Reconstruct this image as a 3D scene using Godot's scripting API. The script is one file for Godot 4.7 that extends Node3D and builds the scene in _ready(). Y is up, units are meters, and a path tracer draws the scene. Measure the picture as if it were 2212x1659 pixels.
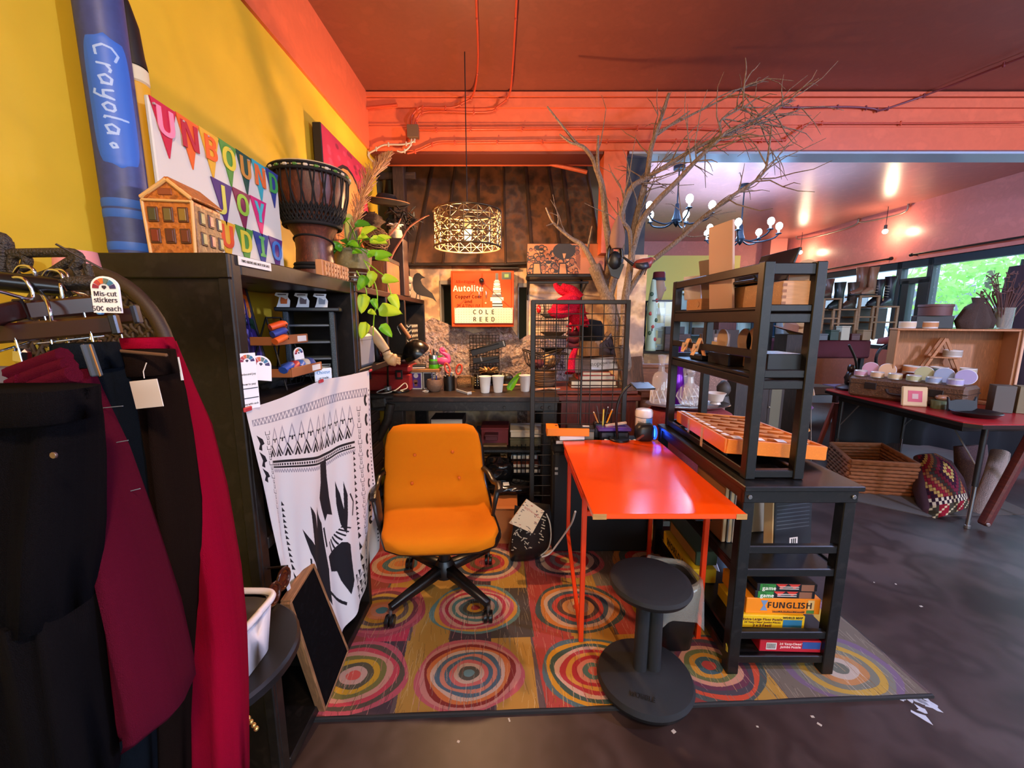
extends Node3D
# ---------- materials ----------
var _m := {}
func c(hex: String, rough := 0.6, metal := 0.0, spec := 0.5) -> StandardMaterial3D:
	var k := "%s|%s|%s|%s" % [hex, rough, metal, spec]
	if not _m.has(k):
		var m := StandardMaterial3D.new()
		m.albedo_color = Color(hex)
		m.roughness = rough
		m.metallic = metal
		m.metallic_specular = spec
		_m[k] = m
	return _m[k]
func glow(hex: String, e: float) -> StandardMaterial3D:
	var k := "g%s|%s" % [hex, e]
	if not _m.has(k):
		var m := StandardMaterial3D.new()
		m.albedo_color = Color(hex)
		m.emission_enabled = true
		m.emission = Color(hex)
		m.emission_energy_multiplier = e
		_m[k] = m
	return _m[k]
func glass(hex: String, a := 0.12, rough := 0.03) -> StandardMaterial3D:
	var k := "t%s|%s|%s" % [hex, a, rough]
	if not _m.has(k):
		var m := StandardMaterial3D.new()
		m.albedo_color = Color(hex, a)
		m.transparency = BaseMaterial3D.TRANSPARENCY_ALPHA
		m.roughness = rough
		m.metallic_specular = 0.6
		_m[k] = m
	return _m[k]
# noise-tinted surface: a ramp of hex colours over fractal noise, mapped on three planes
# (up to three colours share one grey texture per contrast, tinted by the brightest)
var _t := {}
func noise_tex(key: String, cols: PackedColorArray, kind := FastNoiseLite.TYPE_SIMPLEX_SMOOTH) -> NoiseTexture2D:
	if not _t.has(key):
		var n := FastNoiseLite.new()
		n.seed = hash(key) % 1000
		n.noise_type = kind
		n.frequency = 0.02
		n.fractal_octaves = 5
		var t := NoiseTexture2D.new()
		t.width = 512
		t.height = 512
		t.seamless = true
		t.noise = n
		if cols.size() > 0:
			var g := Gradient.new()
			var of := PackedFloat32Array()
			for i in cols.size():
				of.append(0.25 + 0.5 * i / max(1, cols.size() - 1))
			g.offsets = of
			g.colors = cols
			t.color_ramp = g
		_t[key] = t
	return _t[key]
func nz(key: String, cols: Array, freq: float, rough: float, scale: Vector3, bump := 0.0, spec := 0.5, kind := FastNoiseLite.TYPE_SIMPLEX_SMOOTH, world := false) -> StandardMaterial3D:
	if _m.has(key):
		return _m[key]
	var m := StandardMaterial3D.new()
	var cc := PackedColorArray()
	for h in cols:
		cc.append(Color(h))
	var many = cols.size() > 3 and cols[0] != cols[2]
	if many:
		m.albedo_texture = noise_tex(key, cc)
	else:
		var hi := cc[0]
		var lo := cc[0]
		for h in cc:
			hi = h if h.get_luminance() > hi.get_luminance() else hi
			lo = h if h.get_luminance() < lo.get_luminance() else lo
		var k := clampf(snappedf(lo.get_luminance() / max(0.001, hi.get_luminance()), 0.05), 0.3, 0.95)
		m.albedo_texture = noise_tex("grey%.2f" % k, PackedColorArray([Color(k, k, k), Color(0.5 + k / 2, 0.5 + k / 2, 0.5 + k / 2), Color(k, k, k), Color.WHITE]))
		m.albedo_color = hi
	m.roughness = rough
	m.metallic_specular = spec
	m.uv1_triplanar = true
	m.uv1_world_triplanar = world
	m.uv1_scale = scale * freq / 0.02
	if bump > 0.0:
		m.heightmap_enabled = true
		m.heightmap_texture = noise_tex("height", PackedColorArray())
		m.heightmap_scale = bump
	_m[key] = m
	return m
var _w := {}
func wood(key: String, a: String, b: String, along := 0, rough := 0.55) -> StandardMaterial3D:
	if not _w.has(key):
		_w[key] = [a, b]
	var s := Vector3(9, 9, 9)
	s[along] = 0.8
	return nz("wood" + key + str(along), _w[key], 0.012, rough, s)
func print_mat(im: Image, rough := 0.6, spec := 0.5) -> StandardMaterial3D:
	var m := StandardMaterial3D.new()
	m.albedo_texture = ImageTexture.create_from_image(im)
	m.roughness = rough
	m.metallic_specular = spec
	m.texture_repeat = false
	return m
func v3(x: float, y: float, z: float) -> Vector3:
	return Vector3(x, y, z)
func v2(x: float, y: float) -> Vector2:
	return Vector2(x, y)
# ---------- nodes ----------
func thing(called: String,label: String,category: String,at := Vector3.ZERO,turn := 0.0,group := "") -> Node3D:
	var o := Node3D.new()
	o.name = called
	if has_node(called):
		var i := 1
		while has_node("%s_%03d" % [called,i]):
			i += 1
		o.name = "%s_%03d" % [called,i]
	add_child(o,true)
	o.position = at
	o.rotation_degrees.y = turn
	return tag(o,label,category,group)
func tag(o: Node3D,label: String,category: String,group := "") -> Node3D:
	o.set_meta("label",label)
	o.set_meta("category",category)
	if group != "":
		o.set_meta("group",group)
	return o
func put(t: Node3D,called: String,mesh: Mesh,m: Material,x := Transform3D()) -> MeshInstance3D:
	var o := MeshInstance3D.new()
	var nm := called
	var i := 1
	while t.has_node(nm):
		nm = "%s_%03d" % [called,i]
		i += 1
	o.name = nm
	o.mesh = mesh
	o.material_override = m
	o.transform = x
	t.add_child(o,true)
	return o
func struct(o: Node3D) -> Node3D:
	o.set_meta("kind","structure")
	return o
# move a thing built in room coordinates so that its origin is its base
func rebase(t: Node3D,at: Vector3) -> Node3D:
	for k in t.get_children():
		k.position -= at
	t.position = at
	return t
func copy(t: Node3D,at: Vector3,turn := 0.0,label := "") -> Node3D:
	var o: Node3D = t.duplicate()
	var b := String(t.name).rstrip("0123456789").trim_suffix("_")
	var i := 1
	while has_node("%s_%03d" % [b,i]):
		i += 1
	o.name = "%s_%03d" % [b,i]
	add_child(o,true)
	o.position = at
	o.rotation_degrees.y = turn
	if label != "":
		o.set_meta("label",label)
	return o
func xf(at: Vector3,rot := Vector3.ZERO) -> Transform3D:
	return Transform3D(Basis.from_euler(rot * PI / 180.0),at)
# ---------- meshes ----------
var _b := {}
func box(s: Vector3,bev := 0.003) -> Mesh:
	bev = min(bev,0.3 * min(s.x,min(s.y,s.z)))
	var k := "%.4f %.4f %.4f %.4f" % [s.x,s.y,s.z,bev]
	if _b.has(k):
		return _b[k]
	var st := SurfaceTool.new()
	st.begin(Mesh.PRIMITIVE_TRIANGLES)
	st.set_smooth_group(-1)
	var h := s / 2.0
	# corner vertices: v(sign,axis) sits on the face across that axis
	var v := func(sg: Vector3,ax: int) -> Vector3:
		var q := v3(sg.x * (h.x - bev),sg.y * (h.y - bev),sg.z * (h.z - bev))
		q[ax] = sg[ax] * h[ax]
		return q
	for ax in 3:
		var a1 := (ax + 1) % 3
		var a2 := (ax + 2) % 3
		for d in [-1,1]:
			var q := []
			for e in [[-1,-1],[1,-1],[1,1],[-1,1]]:
				var sg := Vector3.ZERO
				sg[ax] = d
				sg[a1] = e[0]
				sg[a2] = e[1]
				q.append(v.call(sg,ax))
			quad_out(st,q[0],q[1],q[2],q[3])
		for d in [-1,1]:
			for e in [-1,1]:
				var lo := Vector3.ZERO
				lo[a1] = d
				lo[a2] = e
				lo[ax] = -1
				var hi := lo
				hi[ax] = 1
				quad_out(st,v.call(lo,a1),v.call(hi,a1),v.call(hi,a2),v.call(lo,a2))
	for x in [-1,1]:
		for y in [-1,1]:
			for z in [-1,1]:
				var sg := v3(x,y,z)
				tri_out(st,v.call(sg,0),v.call(sg,1),v.call(sg,2))
	st.generate_normals()
	_b[k] = st.commit()
	return _b[k]
func tri_out(st: SurfaceTool,a: Vector3,b: Vector3,d: Vector3) -> void:
	if (b - a).cross(d - a).dot(a + b + d) > 0.0:
		var t := b
		b = d
		d = t
	for p in [a,b,d]:
		st.add_vertex(p)
func quad_out(st: SurfaceTool,a: Vector3,b: Vector3,d: Vector3,e: Vector3) -> void:
	tri_out(st,a,b,d)
	tri_out(st,a,d,e)
# box between two corners
func B(t: Node3D,called: String,m: Material,a: Vector3,b: Vector3,bev := 0.003) -> MeshInstance3D:
	return put(t,called,box((b - a).abs(),bev),m,Transform3D(Basis(),(a + b) / 2.0))
func BO(t: Node3D,called: String,m: Material,at: Vector3,size: Vector3,rot := Vector3.ZERO,bev := 0.003) -> MeshInstance3D:
	return put(t,called,box(size,bev),m,xf(at,rot))
# rectangular bar from p to q
func BAR(t: Node3D,called: String,m: Material,p: Vector3,q: Vector3,w: float,h: float,bev := 0.002) -> MeshInstance3D:
	var d := q - p
	var z := d.normalized()
	var up := Vector3.UP if absf(z.y) < 0.95 else Vector3.FORWARD
	var x := up.cross(z).normalized()
	return put(t,called,box(v3(w,h,d.length()),bev),m,Transform3D(Basis(x,z.cross(x),z),(p + q) / 2.0))
func smooth(pts: Array,n := 5) -> Array:
	var r := []
	for i in pts.size() - 1:
		var a: Vector3 = pts[max(0,i - 1)]
		var b: Vector3 = pts[i]
		var d: Vector3 = pts[i + 1]
		var e: Vector3 = pts[min(pts.size() - 1,i + 2)]
		for k in n:
			r.append(b.cubic_interpolate(d,a,e,float(k) / n))
	r.append(pts[-1])
	return r
func add_tube(st: SurfaceTool,pts: Array,r,sides := 8,flat := 1.0) -> void:
	st.set_smooth_group(0)
	var n := pts.size()
	var rings := []
	var up := Vector3.UP
	for i in n:
		var d: Vector3 = (pts[min(n - 1,i + 1)] - pts[max(0,i - 1)]).normalized()
		if i == 0 and absf(d.dot(up)) > 0.95:
			up = Vector3.RIGHT
		var x := up.cross(d).normalized()
		if x.length() < 0.5:
			x = Vector3.RIGHT
		var y := d.cross(x).normalized()
		up = y
		var rr: float = r if not r is Array else r[i * (r.size() - 1) / max(1,n - 1)]
		if r is Array and r.size() == 2:
			rr = lerpf(r[0],r[1],float(i) / max(1,n - 1))
		var ring := []
		for k in sides:
			var a := TAU * k / sides
			ring.append(pts[i] + x * cos(a) * rr + y * sin(a) * rr * flat)
		rings.append(ring)
	for i in n - 1:
		for k in sides:
			var k2 := (k + 1) % sides
			for p in [rings[i][k],rings[i][k2],rings[i + 1][k2],rings[i][k],rings[i + 1][k2],rings[i + 1][k]]:
				st.add_vertex(p)
	st.set_smooth_group(-1)
	for e in [0,n - 1]:
		for k in range(1,sides - 1):
			var q := [rings[e][0],rings[e][k + 1],rings[e][k]] if e == 0 else [rings[e][0],rings[e][k],rings[e][k + 1]]
			for p in q:
				st.add_vertex(p)
func new_st() -> SurfaceTool:
	var st := SurfaceTool.new()
	st.begin(Mesh.PRIMITIVE_TRIANGLES)
	return st
func done(st: SurfaceTool) -> Mesh:
	st.generate_normals()
	return st.commit()
func TU(t: Node3D,called: String,m: Material,pts: Array,r,sides := 8,flat := 1.0) -> MeshInstance3D:
	var st := new_st()
	add_tube(st,pts,r,sides,flat)
	return put(t,called,done(st),m)
# many tubes joined as one part (wire work)
func WIRE(t: Node3D,called: String,m: Material,lines: Array,r: float,sides := 5) -> MeshInstance3D:
	var st := new_st()
	for l in lines:
		add_tube(st,l,r,sides)
	return put(t,called,done(st),m)
func add_lathe(st: SurfaceTool,prof: Array,seg := 24,sx := 1.0,sz := 1.0) -> void:
	var g := 0
	for i in prof.size() - 1:
		if i > 0:
			var d0 := v2(prof[i][0] - prof[i - 1][0],prof[i][1] - prof[i - 1][1])
			var d1 := v2(prof[i + 1][0] - prof[i][0],prof[i + 1][1] - prof[i][1])
			if absf(d0.angle_to(d1)) > 0.7:
				g += 1
		st.set_smooth_group(g)
		for k in seg:
			var q := []
			for e in [[i,k],[i,k + 1],[i + 1,k + 1],[i + 1,k]]:
				var a = TAU * (e[1] % seg) / seg
				q.append(v3(cos(a) * prof[e[0]][0] * sx,prof[e[0]][1],sin(a) * prof[e[0]][0] * sz))
			for j in [0,1,2,0,2,3]:
				st.add_vertex(q[j])
# profile [[radius,height],...] from bottom to top
func LA(t: Node3D,called: String,m: Material,prof: Array,at := Vector3.ZERO,seg := 24,rot := Vector3.ZERO,sx := 1.0,sz := 1.0) -> MeshInstance3D:
	var st := new_st()
	add_lathe(st,prof,seg,sx,sz)
	return put(t,called,done(st),m,xf(at,rot))
func CY(t: Node3D,called: String,m: Material,at: Vector3,r: float,h: float,rot := Vector3.ZERO,seg := 20) -> MeshInstance3D:
	var e: float = min(0.15 * min(r,h),0.004)
	return LA(t,called,m,[[0,0],[r - e,0],[r,e],[r,h - e],[r - e,h],[0,h]],at,seg,rot)
# flat outline with thickness,in the xy plane of the transform
func PR(t: Node3D,called: String,m: Material,poly: Array,depth: float,x := Transform3D(),side: Material = null) -> MeshInstance3D:
	var pp := PackedVector2Array(poly)
	if Geometry2D.is_polygon_clockwise(pp):
		pp.reverse()
	var st := new_st()
	st.set_smooth_group(-1)
	var ix := Geometry2D.triangulate_polygon(pp)
	var lo := pp[0]
	var hi := pp[0]
	for p in pp:
		lo = lo.min(p)
		hi = hi.max(p)
	for i in range(0,ix.size(),3):
		var tr := [pp[ix[i]],pp[ix[i + 1]],pp[ix[i + 2]]]
		if (tr[1] - tr[0]).cross(tr[2] - tr[0]) > 0:
			tr.reverse()
		for p in tr:
			st.set_uv(v2((p.x - lo.x) / (hi.x - lo.x),1.0 - (p.y - lo.y) / (hi.y - lo.y)))
			st.add_vertex(v3(p.x,p.y,depth / 2))
		tr.reverse()
		for p in tr:
			st.set_uv(v2((p.x - lo.x) / (hi.x - lo.x),1.0 - (p.y - lo.y) / (hi.y - lo.y)))
			st.add_vertex(v3(p.x,p.y,-depth / 2))
	var n := pp.size()
	for i in n:
		var a := pp[i]
		var b := pp[(i + 1) % n]
		var q := [v3(a.x,a.y,depth / 2),v3(b.x,b.y,depth / 2),v3(b.x,b.y,-depth / 2),v3(a.x,a.y,-depth / 2)]
		for j in [0,1,2,0,2,3]:
			st.set_uv(v2(0,0))
			st.add_vertex(q[j])
	return put(t,called,done(st),m,x)
# surface from a function of (u,v),u to the right and v downwards,with uv
func SH(t: Node3D,called: String,m: Material,nu: int,nv: int,fn: Callable,x := Transform3D()) -> MeshInstance3D:
	var st := new_st()
	st.set_smooth_group(0)
	for i in nu:
		for j in nv:
			for e in [[0,0],[1,0],[1,1],[0,0],[1,1],[0,1]]:
				var u := float(i + e[0]) / nu
				var v := float(j + e[1]) / nv
				st.set_uv(v2(u,v))
				st.add_vertex(fn.call(u,v))
	return put(t,called,done(st),m,x)
# flat print: quad a (top left),b (top right),d (bottom right),e (bottom left)
func Q(t: Node3D,called: String,m: Material,a: Vector3,b: Vector3,d: Vector3,e: Vector3) -> MeshInstance3D:
	return SH(t,called,m,1,1,func(u,v): return a.lerp(b,u).lerp(e.lerp(d,u),v))
# print on the front face (+z of the transform),a hair proud of it
func FACE(t: Node3D,called: String,m: Material,w: float,h: float,x: Transform3D) -> MeshInstance3D:
	return SH(t,called,m,1,1,func(u,v): return v3((u - 0.5) * w,(0.5 - v) * h,0),x)
# closed flattened tube: rows [left,right,thickness],outward rounded
func FT(t: Node3D,called: String,m: Material,rows: Array,seg := 16,pw := 0.7,wav := 0.0) -> MeshInstance3D:
	var st := new_st()
	st.set_smooth_group(0)
	var rings := []
	for i in rows.size():
		var a: Vector3 = rows[i][0]
		var b: Vector3 = rows[i][1]
		var mid := (a + b) / 2.0
		var ax := (b - a) / 2.0
		var dn: Vector3 = (rows[min(rows.size() - 1,i + 1)][0] - rows[max(0,i - 1)][0])
		var nn := ax.cross(dn).normalized()
		var ring := []
		for k in seg:
			var an := TAU * k / seg
			var cs := cos(an)
			var sn := sin(an)
			var w: float = 1.0 + wav * sin(cs * 9.0 + i * 0.35)
			ring.append(mid + ax * signf(cs) * pow(absf(cs),pw) + nn * signf(sn) * pow(absf(sn),pw) * rows[i][2] * 0.5 * w)
		rings.append(ring)
	for i in rings.size() - 1:
		for k in seg:
			var k2 := (k + 1) % seg
			for p in [rings[i][k],rings[i + 1][k2],rings[i][k2],rings[i][k],rings[i + 1][k],rings[i + 1][k2]]:
				st.add_vertex(p)
	for e in [0,rings.size() - 1]:
		for k in range(1,seg - 1):
			var q := [rings[e][0],rings[e][k],rings[e][k + 1]] if e == 0 else [rings[e][0],rings[e][k + 1],rings[e][k]]
			for p in q:
				st.add_vertex(p)
	return put(t,called,done(st),m)
# lumpy ball
func BL(t: Node3D,called: String,m: Material,at: Vector3,r: Vector3,lump := 0.12,f := 3.0,seg := 18,sd := 1) -> MeshInstance3D:
	var n := FastNoiseLite.new()
	n.seed = sd
	n.frequency = 0.3 * f
	return SH(t,called,m,seg,seg / 2,func(u,v):
		var d := v3(sin(PI * v) * cos(TAU * fmod(u,1.0)),cos(PI * v),sin(PI * v) * sin(TAU * fmod(u,1.0)))
		return d * r * (1.0 + lump * n.get_noise_3dv(d)),xf(at))
func TX(t: Node3D,called: String,m: Material,s: String,h: float,x: Transform3D,depth := 0.0015,font := "Droid Sans",bold := false) -> MeshInstance3D:
	var f := SystemFont.new()
	f.font_names = PackedStringArray([font])
	if bold:
		f.font_weight = 700
	var k := TextMesh.new()
	k.text = s
	k.font = f
	k.font_size = 32
	k.pixel_size = h / 32.0 * 1.38
	k.depth = depth
	k.curve_step = 2.0
	return put(t,called,k,m,x)
# ---------- images ----------
func img(w: int,h: int,hex: String) -> Image:
	var im := Image.create(w,h,false,Image.FORMAT_RGB8)
	im.fill(Color(hex))
	return im
func ipoly(im: Image,pts: Array,hex: String) -> void:
	var col := Color(hex)
	var lo: float = pts[0].y
	var hi: float = pts[0].y
	for p in pts:
		lo = min(lo,p.y)
		hi = max(hi,p.y)
	for y in range(max(0,int(lo)),min(im.get_height(),int(hi) + 1)):
		var xs := []
		for i in pts.size():
			var a: Vector2 = pts[i]
			var b: Vector2 = pts[(i + 1) % pts.size()]
			if (a.y <= y + 0.5) != (b.y <= y + 0.5):
				xs.append(a.x + (y + 0.5 - a.y) / (b.y - a.y) * (b.x - a.x))
		xs.sort()
		for i in range(0,xs.size() - 1,2):
			im.fill_rect(Rect2i(int(round(xs[i])),y,max(1,int(round(xs[i + 1])) - int(round(xs[i]))),1),col)
func iline(im: Image,a: Vector2,b: Vector2,w: float,hex: String) -> void:
	var n := (b - a).normalized().orthogonal() * w / 2.0
	ipoly(im,[a + n,b + n,b - n,a - n],hex)
func idisc(im: Image,at: Vector2,rx: float,ry: float,hex: String) -> void:
	var p := []
	for k in 24:
		p.append(at + v2(cos(TAU * k / 24) * rx,sin(TAU * k / 24) * ry))
	ipoly(im,p,hex)
const CEIL := 3.0
func omni(called: String,at: Vector3,hex: String,e: float,size := 0.05) -> OmniLight3D:
	var l := OmniLight3D.new()
	l.name = called
	l.position = at
	l.light_color = Color(hex)
	l.light_energy = e
	l.light_size = size
	l.omni_range = 14.0
	l.omni_attenuation = 2.0
	l.shadow_enabled = true
	add_child(l,true)
	return l
func _ready() -> void:
	var cam := Camera3D.new()
	cam.name = "camera"
	cam.position = v3(0,1.4,0)
	cam.rotation_degrees.x = -9.0
	cam.fov = 86.617
	cam.near = 0.05
	cam.far = 100.0
	add_child(cam)
	cam.current = true
	var we := WorldEnvironment.new()
	we.name = "world"
	var e := Environment.new()
	e.background_mode = Environment.BG_SKY
	var sk := ProceduralSkyMaterial.new()
	sk.sky_top_color = Color("#9fc4ea")
	sk.sky_horizon_color = Color("#dceaf5")
	sk.ground_bottom_color = Color("#6f7378")
	sk.ground_horizon_color = Color("#b9c2c8")
	sk.sky_energy_multiplier = 3.0
	sk.ground_energy_multiplier = 1.0
	var sky := Sky.new()
	sky.sky_material = sk
	e.sky = sky
	e.tonemap_mode = Environment.TONE_MAPPER_LINEAR
	e.tonemap_exposure = 0.74
	e.sdfgi_enabled = true
	e.ssao_enabled = true
	e.ssil_enabled = true
	we.environment = e
	add_child(we)
	# unseen ceiling lamps out of view, placed to light the near room (fittings in lamps())
	unseen_ceiling_lamp(v3(0.55,2.82,0.7),"#ffe2bc",6.2,"unseen white globe ceiling lamp out of view, placed to light the yellow wall")
	unseen_ceiling_lamp(v3(3.7,2.35,-0.4),"#b6c6ff",15.0,"unseen white globe ceiling lamp out of view, placed to light the right end of the ceiling")
	shell()
	windows()
	outside()
	hood_wall()
	conduits()
	pendant()
	chandeliers()
	bookcases()
	bookcase_top()
	bookcase_goods()
	wall_unit_goods()
	curtain()
	workbench()
	bench_goods()
	under_bench()
	wall_goods()
	grid_corner()
	tree()
	office_chair()
	desk()
	desk_goods()
	black_shelf()
	shelf_goods()
	stool_and_bin()
	rug()
	left_front()
	clothes()
	decanters()
	counter()
	red_table()
	red_table_goods()
	floor_goods()
	boot_shop()
	far_shop()
func unseen_ceiling_lamp(at: Vector3,hex: String,e: float,label: String) -> void:
	var t := thing("unseen_ceiling_lamp",label,"lamp",at)
	CY(t,"canopy",c("#2a2422",0.5),v3(0,CEIL - at.y - 0.04,0),0.06,0.04)
	CY(t,"stem",c("#2a2422",0.5),v3(0,0.08,0),0.012,CEIL - at.y - 0.1)
	var pr := []
	for i in 13:
		var a := PI * i / 12.0
		pr.append([0.1 * sin(a),-0.1 * cos(a)])
	LA(t,"globe",glow(hex,4.0),pr,v3(0,-0.02,0))
	omni("unseen_ceiling_lamp_light",at + v3(0,-0.02,0),hex,e,0.1)
# ---------- the room ----------
func wl(called: String,m: Material,a: Vector3,b: Vector3) -> Node3D:
	var o := MeshInstance3D.new()
	o.name = called
	o.mesh = box((b - a).abs(),0.0)
	o.material_override = m
	o.position = (a + b) / 2.0
	add_child(o,true)
	return struct(o)
func shell() -> void:
	var yel := nz("yellow",["#d8ae26","#dcb42e","#dab12a"],0.004,0.5,v3(0.7,0.7,0.7),0.0,0.4)
	var org := nz("orange",["#d46440","#d86844"],0.01,0.42,v3(1,1,1))
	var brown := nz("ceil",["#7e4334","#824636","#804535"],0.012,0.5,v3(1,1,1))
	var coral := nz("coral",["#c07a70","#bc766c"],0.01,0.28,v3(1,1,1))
	var fl := StandardMaterial3D.new()
	fl = nz("floor",["#2a1c19","#372824","#3f302d","#312320","#463835"],0.006,0.42,v3(0.5,0.5,0.5),0.0,0.45,FastNoiseLite.TYPE_SIMPLEX_SMOOTH,true)
	wl("floor",fl,v3(-1.4,-0.12,3.2),v3(5.9,0,-9.1))
	wl("wall_left",yel,v3(-1.2,0,3.1),v3(-1.05,CEIL,-3.36))
	wl("trim_1",org,v3(-1.06,2.62,3.05),v3(-1.035,CEIL,-3.2))
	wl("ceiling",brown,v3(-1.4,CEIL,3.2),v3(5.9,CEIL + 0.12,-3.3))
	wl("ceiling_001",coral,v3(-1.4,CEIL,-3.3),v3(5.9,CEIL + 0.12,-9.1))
	var bm := wl("beam",org,v3(-1.05,2.62,-3.2),v3(5.6,CEIL,-3.4))
	for q in [[2.975,0.035,0.03],[2.925,0.02,0.06],[2.90,0.012,0.01],[2.79,0.008,0.008],[2.775,0.006,0.006]]:
		wl("trim_2",org,v3(-1.035,q[0] - q[2] / 2,-3.2 + q[1]),v3(5.6,q[0] + q[2] / 2,-3.21))
	var wf := c("#c79a3e",0.6)
	wl("wall_unseen_front",wf,v3(-1.2,0,3.1),v3(-0.4,CEIL,3.25))
	wl("wall_unseen_front_sill",wf,v3(-0.4,0,3.1),v3(5.0,0.5,3.25))  # unseen opening over this sill, placed to let daylight in from behind
	wl("wall_unseen_front_lintel",wf,v3(-0.4,2.4,3.1),v3(5.0,CEIL,3.25))
	wl("wall_unseen_front_right",wf,v3(5.0,0,3.1),v3(5.8,CEIL,3.25))
	wl("wall_far",nz("pinkwall",["#c4705f","#cb7a68"],0.01,0.5,v3(1,1,1)),v3(-1.4,0,-8.8),v3(5.8,CEIL,-8.95))
	var yp := wl("wall_far_lower",c("#e8d56a",0.6),v3(1.6,0,-8.77),v3(4.75,2.711,-8.81))
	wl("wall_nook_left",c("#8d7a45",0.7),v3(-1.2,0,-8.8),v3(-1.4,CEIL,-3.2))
	# painted column at the right end of the far wall
	wl("column",c("#cf8069",0.5),v3(5.188,0,-8.5),v3(5.521,CEIL,-8.8))
func windows() -> void:
	var pink := nz("pinkwall2",["#cf7b70","#c9736a"],0.01,0.3,v3(1,1,1))
	var fr := c("#27323a",0.4)
	# street wall: below and above a strip of shop windows
	wl("wall_right",pink,v3(5.6,2.22,3.1),v3(5.78,CEIL,-8.95))
	wl("wall_right_sill",pink,v3(5.6,0,3.1),v3(5.78,0.95,-8.95))
	wl("wall_right_corner",pink,v3(5.6,0.95,-8.3),v3(5.78,2.22,-8.95))
	wl("wall_right_near",pink,v3(5.6,0.95,3.1),v3(5.78,2.22,2.2))
	var zs := [2.2,0.1,-2.2,-4.55,-5.65,-6.1,-8.3]  # nearest bays are out of view, placed to bring daylight onto the right floor
	for i in zs.size() - 1:
		var t := struct(Node3D.new())
		t.name = "window_%d" % (i + 1)
		add_child(t,true)
		t.position = v3(5.69,0.95,zs[i])
		var w: float = zs[i] - zs[i + 1]
		B(t,"window_frame",fr,v3(-0.05,0,0),v3(0.05,1.27,-0.06))
		B(t,"window_frame",fr,v3(-0.05,0,-w + 0.02),v3(0.05,1.27,-w))
		B(t,"window_frame",fr,v3(-0.05,1.17,0),v3(0.05,1.27,-w))
		B(t,"window_frame",fr,v3(-0.05,0,0),v3(0.05,0.06,-w))
		if i == 4:
			B(t,"transom",fr,v3(-0.05,0.95,0),v3(0.05,1.03,-w))
			B(t,"door_stile",fr,v3(-0.05,0,-0.05),v3(0.05,1.0,-0.16))
			B(t,"door_stile",fr,v3(-0.05,0,-w + 0.16),v3(0.05,1.0,-w + 0.05))
		B(t,"pane",glass("#eef6ff",0.06),v3(-0.004,0.05,-0.04),v3(0.004,1.19,-w + 0.02),0.0)
	for q in [[-4.3,-5.6],[-6.0,-8.2]]:
		pass
	var t1 := thing("curtain_rod","dark metal curtain rod over the window with green leaves outside","curtain rod")
	TU(t1,"rod",c("#2b2622",0.4,0.6),[v3(5.52,2.282,-5.858),v3(5.52,2.283,-4.587)],0.012)
	CY(t1,"finial",c("#2b2622",0.4,0.6),v3(5.52,2.282,-5.858),0.022,0.03,v3(90,0,0))
	rebase(t1,v3(5.52,2.276,-5.137))
	for i in 2:
		BAR(t1,"bracket",c("#2b2622",0.4,0.6),v3(0,0,0.9 - 1.6 * i),v3(0.09,0,0.9 - 1.6 * i),0.012,0.012)
	var t2 := thing("curtain_rod","dark curtain rod over the door end of the street windows","curtain rod")
	TU(t2,"rod",c("#2b2622",0.4,0.6),[v3(5.52,2.277,-6.129),v3(5.52,2.267,-7.434)],0.012)
	CY(t2,"finial",c("#2b2622",0.4,0.6),v3(5.52,2.277,-6.129),0.025,0.03,v3(-90,0,0))
	rebase(t2,v3(5.52,2.273,-6.749))
	for i in 2:
		BAR(t2,"bracket",c("#2b2622",0.4,0.6),v3(0,0,0.5 - 1.2 * i),v3(0.09,0,0.5 - 1.2 * i),0.012,0.012)
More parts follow.
